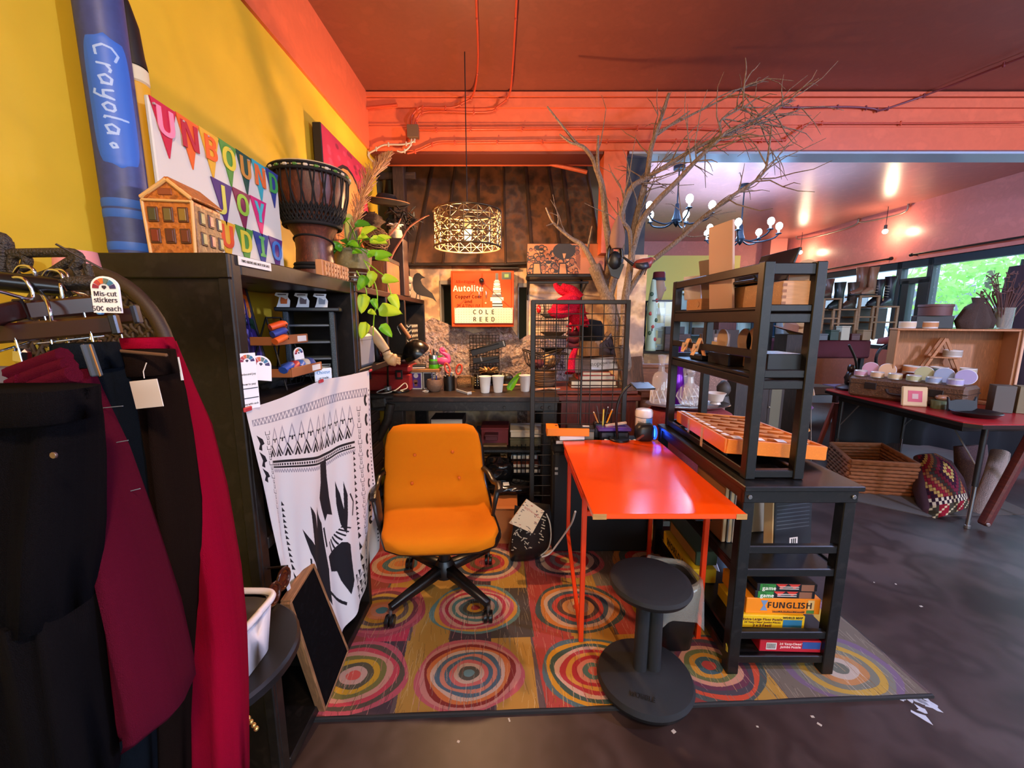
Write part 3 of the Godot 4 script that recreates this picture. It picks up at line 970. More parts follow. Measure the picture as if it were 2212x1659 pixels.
	for i in 6:
		var wx := -0.034 + 0.034 * (i % 3)
		var wy := 0.075 if i < 3 else 0.025
		var f := B(h,"window",c("#5a3218",0.5),v3(wx - 0.013,wy,0.055),v3(wx + 0.011,wy + 0.036,0.0605))
		put(f,"pane",box(v3(0.016,0.028,0.004),0.001),c(wc[i],0.4),xf(v3(0,0,0.0025)))
		var g := B(h,"window",c("#4a2f1c",0.5),v3(0.052,wy,0.036 - 0.036 * (i % 3)),v3(0.0585,wy + 0.034,0.014 - 0.036 * (i % 3)))
		put(g,"pane",box(v3(0.004,0.026,0.015),0.001),c(["#6a6a3a","#8a3a3a","#5a6a4a"][i % 3],0.4),xf(v3(0.0025,0,0)))
	# djembe
	var d := thing("djembe_drum","carved wooden goblet drum with black rope lacing beside the pennant board","drum",v3(-0.885,1.55,-1.9))
	var dw := nz("drumwood",["#6b3320","#7f4028","#5a2a1a"],0.02,0.45,v3(5,1.5,5))
	LA(d,"shell",dw,[[0.0,0],[0.095,0],[0.098,0.01],[0.082,0.07],[0.076,0.16],[0.08,0.215],[0.1,0.245],[0.125,0.31],[0.143,0.4],[0.15,0.475],[0.0,0.475]],Vector3.ZERO,32)
	LA(d,"drum_skin",c("#c9b28a",0.6),[[0.156,0.45],[0.157,0.475],[0.152,0.487],[0.1,0.49],[0,0.49]],Vector3.ZERO,32)
	var rope := c("#120d0b",0.8)
	var lines := []
	for k in 44:
		var a := TAU * k / 44
		var a2 := a + (0.07 if k % 2 else -0.07)
		lines.append([v3(cos(a) * 0.16,0.468,sin(a) * 0.16),v3(cos(a2) * 0.152,0.38,sin(a2) * 0.152),v3(cos(a) * 0.135,0.31,sin(a) * 0.135),v3(cos(a2) * 0.112,0.255,sin(a2) * 0.112)])
		var a3 := a + TAU / 22
		lines.append([v3(cos(a) * 0.142,0.33,sin(a) * 0.142),v3(cos(a3) * 0.118,0.262,sin(a3) * 0.118)])
		lines.append([v3(cos(a3) * 0.142,0.33,sin(a3) * 0.142),v3(cos(a) * 0.118,0.262,sin(a) * 0.118)])
	WIRE(d,"rope_lacing",rope,lines,0.0035,5)
	for q in [[0.158,0.455,0.008],[0.158,0.475,0.006],[0.114,0.256,0.009],[0.081,0.19,0.004],[0.085,0.075,0.008],[0.083,0.09,0.008]]:
		var ring := []
		for k in 33:
			ring.append(v3(cos(TAU * k / 32) * q[0],q[1] + 0.02 * sin(TAU * k / 32) * (1 if q[0] < 0.082 else 0),sin(TAU * k / 32) * q[0]))
		TU(d,"rope_ring",rope,ring,q[2],6)
	for k in 26:
		var a := TAU * k / 26
		put(d,"shell_bead",box(v3(0.018,0.01,0.01),0.004),c("#d9cfb8" if k % 2 else "#5a8a3a",0.4),Transform3D(Basis(Vector3.UP,-a + PI / 2),v3(cos(a) * 0.165,0.463,sin(a) * 0.165)))
	# canvas with fan of feathers
	var im2 := img(256,384,"#b52a45")
	var rr := RandomNumberGenerator.new()
	rr.seed = 5
	for i in 130:
		idisc(im2,v2(rr.randf() * 256,rr.randf() * 384),9,6,"#8a2038" if i % 2 else "#c7405a")
	idisc(im2,v2(128,210),112,165,"#241a18")
	idisc(im2,v2(128,212),106,158,"#d98a48")
	for k in 64:
		var a := TAU * k / 64
		iline(im2,v2(128,230) + v2(cos(a),sin(a)) * 40,v2(128,212) + v2(cos(a) * 104,sin(a) * 155),2.0,"#8a4f28")
	idisc(im2,v2(128,235),44,70,"#6a7a48")
	idisc(im2,v2(124,260),26,46,"#22242a")
	idisc(im2,v2(128,208),12,18,"#22242a")
	var cv := thing("canvas","canvas painting of a dark bird on a fanned feather ground, leaning on the yellow wall","painting")
	B(cv,"stretcher",c("#1c1613",0.6),v3(-1.03,1.552,-2.28),v3(-0.985,2.405,-2.94))
	Q(cv,"picture",print_mat(im2,0.5),v3(-0.9842,2.40,-2.283),v3(-0.9842,2.40,-2.937),v3(-0.9842,1.555,-2.937),v3(-0.9842,1.555,-2.283))
	rebase(cv,v3(-1.0,1.552,-2.6))
	# jar and plant pot
	var jar := thing("glass_jar","wide brown glazed jar carrying the plant pot","jar",v3(-0.79,1.55,-2.1))
	LA(jar,"body",c("#3f2416",0.12),[[0,0],[0.085,0],[0.092,0.02],[0.09,0.075],[0.08,0.095],[0,0.095]])
	for y in [0.03,0.05,0.07]:
		LA(jar,"band",c("#8a7a66",0.15),[[0.0905,0],[0.0925,0.003],[0.0905,0.006]],v3(0,y,0))
	var pot := thing("potted_plant","trailing green pothos in a cream stoneware pot","plant",v3(-0.79,1.645,-2.1))
	LA(pot,"pot",nz("pot",["#a89468","#b8a578","#9a8558"],0.02,0.35,v3(3,3,3)),[[0,0],[0.07,0],[0.085,0.03],[0.09,0.075],[0.096,0.082],[0.096,0.092],[0.086,0.092],[0.08,0.07],[0,0.07]],Vector3.ZERO,32)
	LA(pot,"soil",c("#2a1d14",0.95),[[0.084,0.072],[0.04,0.08],[0,0.08]])
	var gm := leaf_mat("#4f9c1c","#7fbf30")
	var gy := leaf_mat("#93bf2a","#b5d94a")
	var gd := leaf_mat("#2d6a1a","#4a8a2a")
	var rg := RandomNumberGenerator.new()
	rg.seed = 11
	var base := pot.position
	var lp := [[747,470,9,0],[772,480,10,2],[790,515,11,1],[800,522,11,1],[735,535,9,0],[757,520,8,0],[815,515,9,1],[795,545,9,0],[812,550,9,1],[725,530,7,2],[775,510,8,1],[740,515,7,2],[763,540,7,0],[720,548,7,2]]
	var wp := [v3(-0.769,1.857,-1.98),v3(-0.717,1.833,-1.98),v3(-0.689,1.794,-1.98),v3(-0.65,1.763,-1.98),v3(-0.803,1.725,-1.98),v3(-0.754,1.752,-1.98),v3(-0.621,1.767,-1.98),v3(-0.67,1.696,-1.98),v3(-0.632,1.688,-1.98),v3(-0.822,1.729,-1.98),v3(-0.709,1.773,-1.98),v3(-0.785,1.763,-1.98),v3(-0.739,1.711,-1.98),v3(-0.833,1.704,-1.98)]
	for i in wp.size():
		var p: Vector3 = wp[i] - base
		var root := v3(rg.randf_range(-0.05,0.05),0.085,rg.randf_range(-0.05,0.05))
		var s := TU(pot,"stem",gm,smooth([root,root.lerp(p,0.5) + v3(0,0.03,0),p],4),0.0025,5)
		var dr := v3(p.x - root.x,rg.randf_range(-0.05,0.06),0.05)
		leaf(s,"leaf",[gm,gy,gd][lp[i][3]],p,dr + v3(0.02,0,0),lp[i][2] * 0.0068,v3(0.2,0.5,0.9))
	# trailing vines over the shelf front
	var vin := [[v3(-0.669,1.668,-1.9),v3(-0.641,1.607,-1.9),v3(-0.619,1.546,-1.9),v3(-0.616,1.484,-1.9),v3(-0.634,1.421,-1.9),v3(-0.644,1.326,-1.9)],[v3(-0.677,1.665,-1.95),v3(-0.625,1.623,-1.95),v3(-0.59,1.592,-1.95),v3(-0.566,1.518,-1.95)],[v3(-0.696,1.615,-1.88),v3(-0.681,1.585,-1.88),v3(-0.659,1.534,-1.88),v3(-0.657,1.504,-1.88),v3(-0.663,1.473,-1.88)]]
	for v in vin:
		var q := []
		for p in v:
			q.append(p - base)
		TU(pot,"vine",gy,smooth(q,4),0.0028,5)
	var vl := [v3(-0.606,1.682,-1.9),v3(-0.589,1.584,-1.93),v3(-0.622,1.605,-1.88),v3(-0.649,1.583,-1.86),v3(-0.564,1.507,-1.95),v3(-0.658,1.502,-1.86),v3(-0.628,1.487,-1.88),v3(-0.585,1.441,-1.86),v3(-0.661,1.38,-1.86),v3(-0.592,1.369,-1.88),v3(-0.644,1.437,-1.87)]
	var vd := [[1,0.1,0.1],[1,-0.1,1],[-0.3,-1,0],[-0.5,-0.8,0],[0.6,-1,2],[-0.2,-1,1],[0.4,-0.8,1],[1,-0.1,1],[-0.3,-1,0],[0.7,-0.7,1],[0.5,-0.2,1]]
	var vs := [0.09,0.09,0.085,0.085,0.09,0.1,0.06,0.12,0.09,0.085,0.05]
	for i in vl.size():
		leaf(pot,"leaf",[gm,gy,gy][i % 3],vl[i] - base,v3(vd[i][0],vd[i][1],0.25),vs[i] * 0.78,v3(0.3,0.3,1))
	# carved block
	var cb := thing("carved_block","small pale carved wooden letter block on the bookcase edge below the drum","ornament",v3(-0.715,1.56,-1.7),0)
	B(cb,"block",c("#c98a58",0.6),v3(-0.02,0,0.13),v3(0.008,0.062,-0.11))
	rg.seed = 4
	for i in 9:
		var z := 0.118 - i * 0.0255
		for j in 3:
			B(cb,"carved_letter",c("#d89c68",0.6),v3(0.008,0.006 + j * 0.018,z),v3(0.016,0.02 + j * 0.018,z - rg.randf_range(0.008,0.02)),0.002)
		B(cb,"carved_letter",c("#d89c68",0.6),v3(0.008,0.004,z),v3(0.015,0.058,z - 0.006),0.002)
	# pampas plume
	var pm := thing("pampas_plume","dry tan pampas grass plume rising in front of the canvas","dried plant",v3(-0.861,1.731,-2.35))
	var plume := []
	rg.seed = 9
	var pa := [v3(-0.852,1.869,-2.3),v3(-0.821,1.976,-2.3),v3(-0.764,2.104,-2.3),v3(-0.694,2.184,-2.3),v3(-0.647,2.246,-2.3)]
	var ps := smooth(pa,10)
	for i in ps.size():
		for k in 14:
			var d2 := v3(rg.randf_range(-1,1),0.9,rg.randf_range(-1,1)) * 0.05 * sin(PI * (0.12 + 0.8 * i / ps.size()))
			plume.append([ps[i] - pm.position,ps[i] - pm.position + d2 * 0.6,ps[i] - pm.position + d2 + v3(0.012,0.01,0)])
	var pw := WIRE(pm,"plume",c("#d8a878",0.9),plume,0.0016,3)
	TU(pm,"stalk",c("#9a7a4a",0.8),[v3(0,0,0),pa[0] - pm.position,pa[2] - pm.position],0.004,5)
	# driftwood and twine ball
	var dr2 := thing("dried_seed_pod","brown pitted dried honeycomb pod among the plants","dried plant",v3(-0.828,1.967,-2.5))
	BL(dr2,"pod",nz("pod",["#3a2416","#6b4628","#8a5c34"],0.06,0.8,v3(8,8,8),1.5),Vector3.ZERO,v3(0.07,0.05,0.06),0.5,6.0,24)
	TU(dr2,"stalk",c("#5a3c22",0.9),[v3(0,0,0),v3(0.03,-0.1,0),v3(0,1.55 - dr2.position.y,-0.05)],0.008,6)
	var tb := thing("twig_ball","tangled tan twig ball beside the pothos","ornament",v3(-0.775,1.843,-2.42))
	var tw := []
	rg.seed = 21
	for i in 60:
		var ax := v3(rg.randfn(),rg.randfn(),rg.randfn()).normalized()
		var s := ax.cross(v3(0.3,1,0.2)).normalized() * rg.randf_range(0.05,0.075)
		var ring := []
		for k in 13:
			ring.append(s.rotated(ax,TAU * k / 12.0) * rg.randf_range(0.95,1.08))
		tw.append(ring)
	WIRE(tb,"twigs",c("#8a6138",0.8),tw,0.0028,4)
	# copper twigs
	var ct := thing("copper_twigs","curved pinkish copper twigs reaching to the right from the shelf top","dried plant",v3(-0.765,1.767,-2.6))
	for q in [[v3(-0.767,1.725,-2.6),v3(-0.728,1.808,-2.6),v3(-0.68,1.876,-2.6),v3(-0.623,1.957,-2.6),v3(-0.537,2.011,-2.6),v3(-0.502,2.024,-2.6)],[v3(-0.776,1.876,-2.6),v3(-0.729,1.93,-2.6),v3(-0.699,1.963,-2.6),v3(-0.675,2.005,-2.6)],[v3(-0.816,1.781,-2.62),v3(-0.781,1.792,-2.62),v3(-0.757,1.803,-2.62)]]:
		var l := []
		for p in q:
			l.append(p - ct.position)
		TU(ct,"twig",c("#b56a4a",0.5),smooth(l,4),[0.007,0.003],6)
	# hat,feathers,white flower
	var ht := thing("felt_hat","dark wide-brimmed felt hat with a tan hatband rim on top of the black feathers","hat",v3(-0.86,2.175,-2.95))
	LA(ht,"brim",c("#1d1614",0.9),[[0,0],[0.1,0],[0.15,0.018],[0.155,0.024],[0.1,0.012],[0.07,0.012]],Vector3.ZERO,28,v3(8,0,-6))
	LA(ht,"crown",c("#1d1614",0.9),[[0.075,0.01],[0.07,0.05],[0.055,0.068],[0,0.06]],Vector3.ZERO,24,v3(8,0,-6))
	LA(ht,"rim_edge",c("#9a6a48",0.7),[[0.148,0.02],[0.156,0.028],[0.15,0.03]],Vector3.ZERO,28,v3(8,0,-6))
	var bf := thing("feather_wreath","bushy black feather piece hanging below the felt hat","ornament",v3(-0.778,2.078,-2.95))
	rg.seed = 31
	var fe := new_st()
	for i in 70:
		var o := v3(rg.randf_range(-0.1,0.09),rg.randf_range(-0.05,0.07),rg.randf_range(-0.05,0.05))
		var dd := v3(rg.randf_range(-0.3,1.0),rg.randf_range(-0.9,0.4),rg.randf_range(-0.5,0.5)).normalized() * rg.randf_range(0.04,0.09)
		add_tube(fe,[o,o + dd * 0.5,o + dd],[0.004,0.013,0.002],5,0.3)
	put(bf,"feathers",done(fe),c("#0f0d0e",0.6))
	B(bf,"stand",c("#14100e"),v3(-0.015,1.55 - bf.position.y,-0.015),v3(0.015,0.0,0.015))
	var wf := thing("flower_vase","small cream vase with a white flower beside the copper twigs","vase",v3(-0.744,1.904,-2.72))
	LA(wf,"vase",c("#b5a588",0.4),[[0,0],[0.03,0],[0.045,0.025],[0.04,0.055],[0.025,0.065],[0.028,0.075],[0,0.07]])
	for i in 6:
		leaf(wf,"petal",c("#d8d0c4",0.6),v3(0,0.075,0),v3(cos(i * 1.05),0.5,sin(i * 1.05)),0.055,Vector3.UP)
	var st2 := thing("vase_stand","dark wooden block under the cream vase","stand",v3(wf.position.x,1.55,wf.position.z))
	B(st2,"block",wood("dk2","#2e1a12","#40261a",1),v3(-0.06,0,0.06),v3(0.06,wf.position.y - 1.55,-0.06))
	# wooden crate box near the corner
	var cr := thing("wooden_box","reddish open wooden box on the wall shelf behind the vines","box",v3(-0.79,1.55,-2.62))
	var cw := wood("crate","#7a3f1e","#965228",1)
	B(cr,"back",cw,v3(-0.09,0,0.24),v3(-0.075,0.18,-0.28))
	for q in [[0.24,0.225],[0.02,0.005],[-0.265,-0.28]]:
		B(cr,"side",cw,v3(-0.09,0,q[0]),v3(0.07,0.18,q[1]))
	B(cr,"lid",wood("dk2","","",2),v3(-0.1,0.18,0.25),v3(0.08,0.205,-0.29))
	B(cr,"door",cw,v3(0.07,0,0.24),v3(0.082,0.18,-0.02))
	var rk := thing("rock_figure","small pile of pale speckled stones in front of the wooden box","stone",v3(-0.72,1.55,-2.86))
	for i in 4:
		BL(rk,"stone",nz("rocks",["#6a6052","#8f8674","#575044"],0.03,0.8,v3(6,6,6)),v3([0,0.0,-0.02,0.01][i],[0.025,0.07,0.03,0.115][i],[0.03,0,-0.05,0.0][i]),v3(0.032,0.03,0.035),0.3,4.0,12,i)
	# raven cutout
	var rv := thing("raven_cutout","flat black raven cutout perched on the end of the wall shelf","ornament",v3(-0.70,1.55,-3.12))
	var pts := []
	for q in [v2(-0.725,1.73),v2(-0.705,1.742),v2(-0.687,1.739),v2(-0.669,1.722),v2(-0.645,1.707),v2(-0.673,1.702),v2(-0.681,1.69),v2(-0.671,1.661),v2(-0.642,1.628),v2(-0.598,1.595),v2(-0.584,1.565),v2(-0.564,1.527),v2(-0.595,1.554),v2(-0.629,1.565),v2(-0.678,1.576),v2(-0.711,1.587),v2(-0.736,1.617),v2(-0.743,1.668),v2(-0.738,1.704)]:
		pts.append(v2(q.x + 0.70,q.y - 1.55))
	PR(rv,"body",c("#171110",0.6),pts,0.006,Transform3D(Basis(),v3(0,0.0,0)))
	for q in [[v3(-0.712,1.595,-3.12),v3(-0.72,1.558,-3.12)],[v3(-0.692,1.587,-3.12),v3(-0.691,1.55,-3.12)]]:
		BAR(rv,"leg",c("#171110",0.6),q[0] - rv.position,v3(q[1].x - rv.position.x,0,0),0.006,0.006)
func bookcase_goods() -> void:
	var y := 1.166
	# painted canvas leaning in the bay
	var im := img(160,256,"#3a2a6a")
	im.fill_rect(Rect2i(0,0,160,50),Color("#7a2418"))
	im.fill_rect(Rect2i(0,36,160,40),Color("#d8641a"))
	idisc(im,v2(90,84),60,22,"#f0a030")
	im.fill_rect(Rect2i(0,100,160,30),Color("#1c3a28"))
	var r := RandomNumberGenerator.new()
	r.seed = 8
	for i in 26:
		var a := v2(r.randf() * 160,130 + r.randf() * 120)
		iline(im,a,a + v2(r.randf_range(10,40),-r.randf_range(30,90)),r.randf_range(4,11),["#5a4aa0","#8a7ac0","#2a2058","#40307e","#1a1a3a"][i % 5])
	for i in 9:
		iline(im,v2(70,110),v2(70 + 36 * cos(i * 0.7),90 + 26 * sin(i * 0.7)),3,"#241408")
	var p := thing("canvas","small violet and sunset canvas leaning inside the bookcase","painting")
	var pa := [v3(-0.98,1.562,-1.416),v3(-0.98,1.53,-1.523),v3(-0.9,1.194,-1.492),v3(-0.86,1.226,-1.258)]
	Q(p,"picture",print_mat(im,0.35),pa[0] + v3(0.003,0,0.001),pa[1] + v3(0.003,0,0.001),pa[2] + v3(0.003,0,0.001),pa[3] + v3(0.003,0,0.001))
	Q(p,"backing",c("#1a1620"),pa[0] + v3(-0.012,0,-0.004),pa[1] + v3(-0.012,0,-0.004),pa[2] + v3(-0.012,0,-0.004),pa[3] + v3(-0.012,0,-0.004))
	BAR(p,"stretcher",c("#1a1620"),pa[1],pa[2],0.014,0.01)
	rebase(p,pa[3])
	# price cards
	arch_card("price_card","tall white price card with a rainbow arch at the bookcase front",v3(-0.684,1.242,-1.046),v3(0,62,0),0.045,0.145,["unbound joy","how to pay","pay with cash"])
	arch_card("price_card","small arched white price tag leaning beside the tall price card",v3(-0.74,1.259,-1.192),v3(-15,60,-12),0.06,0.075,["",""])
	# lower goods: black bag,wire basket of yarn
	var bag := thing("cloth_bag","crumpled black cloth bag on the bookcase shelf","bag",v3(-0.849,1.166,-1.39) + v3(0.0,0,-0.02))
	BL(bag,"bag",nz("blackcloth",["#121012","#1f1b1c","#2a2422"],0.02,0.7,v3(6,6,6)),v3(0,0.036,0),v3(0.05,0.042,0.05),0.5,5.0)
	var bk := thing("wire_basket","low black wire basket of coloured yarn scraps","basket",v3(-0.82,1.166,-1.472) + v3(-0.02,0,-0.02))
	var wr := []
	for k in 20:
		var a := TAU * k / 20
		wr.append([v3(cos(a) * 0.055,0.002,sin(a) * 0.075),v3(cos(a + 0.2) * 0.075,0.055,sin(a + 0.2) * 0.095)])
	for q in [[0.055,0.075,0.003],[0.066,0.085,0.03],[0.075,0.095,0.055]]:
		var ring := []
		for k in 21:
			ring.append(v3(cos(TAU * k / 20) * q[0],q[2],sin(TAU * k / 20) * q[1]))
		wr.append(ring)
	WIRE(bk,"wire_frame",c("#171413",0.5,0.5),wr,0.0022)
	var yn := thing("yarn_scraps","heap of red, orange and violet yarn scraps inside the low wire basket","yarn",bk.position + v3(0,0.004,0))
	var st := 0
	for i in 5:
		var ln := []
		for j in 6:
			var o := v3(r.randf_range(-0.03,0.03),0.012 + r.randf_range(0,0.035),r.randf_range(-0.04,0.04))
			ln.append(smooth([o,o + v3(r.randf_range(-0.02,0.02),0.008,r.randf_range(-0.02,0.02)),o + v3(r.randf_range(-0.025,0.025),0,r.randf_range(-0.025,0.025))],3))
		WIRE(yn,"yarn",c(["#c0452a","#d8783a","#6a3a7a","#b03050","#c9a08a"][i],0.9),ln,0.005,5)
	# A-frame display rack
	var rk := thing("display_rack","black wire A-frame rack with two cardboard trays of small goods","rack",v3(-0.80,1.166,-1.41))
	var bl := c("#15120f",0.5,0.5)
	var o2 := rk.position
	var fr := []
	for s in [0.07,-0.11]:
		fr.append([v3(-0.02,0.24,s * 0.5),v3(0.05,0,s)])
		fr.append([v3(-0.02,0.24,s * 0.5),v3(-0.09,0,s)])
	fr.append([v3(-0.02,0.24,0.035),v3(-0.02,0.24,-0.055)])
	WIRE(rk,"frame",bl,fr,0.003)
	var card := c("#9a5a2e",0.7)
	for q in [[0.045,0.045,-0.01],[0.15,0.0,-0.02]]:
		B(rk,"tray",card,v3(-0.05 + q[1],q[0],0.085),v3(0.03 + q[1],q[0] + 0.006,-0.125))
		B(rk,"tray_front",card,v3(0.03 + q[1],q[0],0.085),v3(0.035 + q[1],q[0] + 0.032,-0.125))
		B(rk,"tray_side",card,v3(-0.05 + q[1],q[0],0.085),v3(0.03 + q[1],q[0] + 0.028,0.08))
		B(rk,"tray_label",c("#e2ddd2"),v3(0.035 + q[1],q[0] + 0.006,-0.05),v3(0.0365 + q[1],q[0] + 0.026,-0.11),0.0)
	var clog := ["#e0521a","#2a3f8f","#e8641e","#2a4fa8","#b0303a","#2f66b8","#c9c4ba","#4a5a9a"]
	for i in 8:
		var up := i < 3
		var pp := o2 + (v3(0.02 + 0.006 * i,0.172 + 0.022 * (2 - i),0.05 + 0.012 * i) if up else v3(0.035,0.078,0.06 - 0.036 * (i - 3)))
		var g := thing("foam_charm",["perforated orange foam strap on top of the upper tray","blue foam strap in the middle of the upper tray pile","orange foam strap lowest on the upper tray pile","dark blue charm at the near end of the lower tray","red charm second in the lower tray","bright blue charm in the middle of the lower tray","white charm in the lower tray by the arch card","violet-blue charm at the far end of the lower tray"][i],"charm",pp,10 * i)
		TU(g,"strap",c(clog[i],0.5),smooth([v3(0,-0.008,0.035),v3(0.022,0.004,0.0),v3(0,-0.008,-0.035)],5),0.014 if up else 0.016,8,0.8)
		if up:
			for k in 3:
				CY(g,"hole",c("#1a1210"),v3(0.034 - 0.006 * absf(k - 1),0.0,0.012 * (k - 1)),0.003,0.002,v3(0,0,-90),8)
	arch_card("price_card","arched rainbow card standing in the lower tray",o2 + v3(0.03,0.105,-0.06),v3(0,75,8),0.045,0.06,["",""])
	# small black cabinet
	var cb := thing("mini_shelf","small black slatted shelf tower with blue-grey posts standing in the bookcase","shelf",v3(-0.82,1.166,-1.66),-72)
	var cbm := c("#16161a",0.4)
	var bg := nz("bluepost",["#39464e","#4a5a62","#2a3338"],0.05,0.6,v3(6,6,6))
	for z in [0.075,-0.085]:
		B(cb,"post",bg,v3(0.06,0,z),v3(0.085,0.265,z - 0.018))
		B(cb,"side_panel",cbm,v3(-0.06,0,z),v3(0.06,0.265,z - 0.014))
	B(cb,"top",cbm,v3(-0.075,0.265,0.1),v3(0.095,0.28,-0.125))
	for i in 4:
		B(cb,"shelf",c("#5f666c",0.3),v3(-0.06,0.012 + i * 0.065,0.06),v3(0.08,0.02 + i * 0.065,-0.084))
	for i in 3:
		var s := thing("sticker_card",["white die-cut sticker with an orange fox, near end of the shelf tower top","white die-cut sticker with a cow in the middle of the shelf tower top","white die-cut sticker with a grey face at the far end of the shelf tower top"][i],"sticker",v3(-0.885 + 0.062 * i,1.447,-1.60 - 0.025 * i),14)
		die_cut(s,["#c9622e","#6a5a5a","#8a8f98"][i])
	var s3 := thing("sticker_card","white die-cut whale sticker standing by the foot of the shelf tower","sticker",v3(-0.76,1.166,-1.66),50)
	die_cut(s3,"#7a9ab8")
	var pc := thing("price_card","light blue lettered price card on a wire stand at the shelf edge","card",v3(-0.72,1.166,-1.54),60)
	B(pc,"card",c("#dfe9f0",0.5),v3(-0.036,0.002,-0.002),v3(0.036,0.05,0.002))
	TX(pc,"lettering",c("#3a86c0"),"Choose",0.012,xf(v3(0,0.035,0.003)),0.0008)
	TX(pc,"lettering",c("#30435a"),"or trade",0.008,xf(v3(0,0.014,0.003)),0.0008)
func die_cut(s: Node3D,hex: String) -> void:
	PR(s,"card",c("#ece9e4",0.4),[v2(-0.022,0),v2(0.024,0),v2(0.027,0.026),v2(0.019,0.04),v2(0.022,0.054),v2(-0.022,0.056),v2(-0.027,0.045),v2(-0.011,0.038),v2(-0.016,0.016)],0.002,xf(v3(0,0,0),v3(-8,0,0)))
	PR(s,"picture",c(hex,0.4),[v2(-0.006,0.01),v2(0.016,0.01),v2(0.018,0.03),v2(0.012,0.027),v2(0.005,0.032),v2(-0.004,0.036),v2(-0.007,0.024)],0.001,xf(v3(0,0.003,0.002),v3(-8,0,0)))
	B(s,"print_line",c("#5a4a48"),v3(-0.016,0.046,-0.0055),v3(0.014,0.05,-0.004),0.0)
# white card with a rainbow arch on it
func arch_card(called: String,label: String,at: Vector3,rot: Vector3,w: float,h: float,lines: Array) -> Node3D:
	var s := thing(called,label,"card",at)
	s.rotation_degrees = rot
	var p := [v2(-w / 2,-h / 2),v2(w / 2,-h / 2),v2(w / 2,h / 2 - w * 0.45)]
	var boxy := lines.size() > 2
	if boxy:
		p = [v2(-w / 2,-h / 2),v2(w / 2,-h / 2),v2(w / 2,h / 2),v2(-w / 2,h / 2)]
	else:
		for k in range(1,12):
			var a := PI * k / 12.0
			p.append(v2(cos(a) * w / 2,h / 2 - w * 0.45 + sin(a) * w * 0.45))
		p.append(v2(-w / 2,h / 2 - w * 0.45))
	PR(s,"card",c("#e9e6e4",0.5),p,0.003)
	rainbow(s,v3(0,h / 2 - w * 0.5,0.002),w * 0.42)
	if boxy:
		for q in [[-0.02,0.002],[-0.045,0.002]]:
			B(s,"rule",c("#2a2a2a"),v3(-w * 0.45,q[0],0.0015),v3(w * 0.45,q[0] + q[1],0.003),0.0)
		TX(s,"lettering",c("#3a3030"),lines[0],0.0048,xf(v3(0,0.018,0.002)),0.0008)
		TX(s,"lettering",c("#3a3030"),lines[1],0.0048,xf(v3(0,-0.008,0.002)),0.0008)
		TX(s,"lettering",c("#3a3030"),lines[2],0.0045,xf(v3(0,-0.06,0.002)),0.0008)
	elif lines[0] != "":
		for i in lines.size():
			TX(s,"lettering",c("#3a2a34"),lines[i],h * 0.125,xf(v3(0,h * (0.02 - 0.17 * i),0.002)),0.0008,"Droid Sans")
	return s
func rainbow(s: Node3D,at: Vector3,r: float) -> void:
	var cols := ["#3a2a5a","#34708f","#5f6f62","#d0662e","#b03a34","#8a1f3a"]
	for k in 6:
		var a0 := PI * (k + 0.08) / 6
		var a1 := PI * (k + 0.92) / 6
		var p := []
		for e in [[a0,1.0],[(a0 + a1) / 2,1.0],[a1,1.0],[a1,0.5],[a0,0.5]]:
			p.append(v2(cos(e[0]),sin(e[0])) * r * e[1])
		PR(s,"rainbow_segment",c(cols[k],0.5),p,0.001,xf(at))
	PR(s,"heart",c("#2a2030",0.5),[v2(0,-0.05) * r,v2(0.18,0.12) * r,v2(0.16,0.28) * r,v2(0.06,0.3) * r,v2(0,0.22) * r,v2(-0.06,0.3) * r,v2(-0.16,0.28) * r,v2(-0.18,0.12) * r],0.001,xf(at))
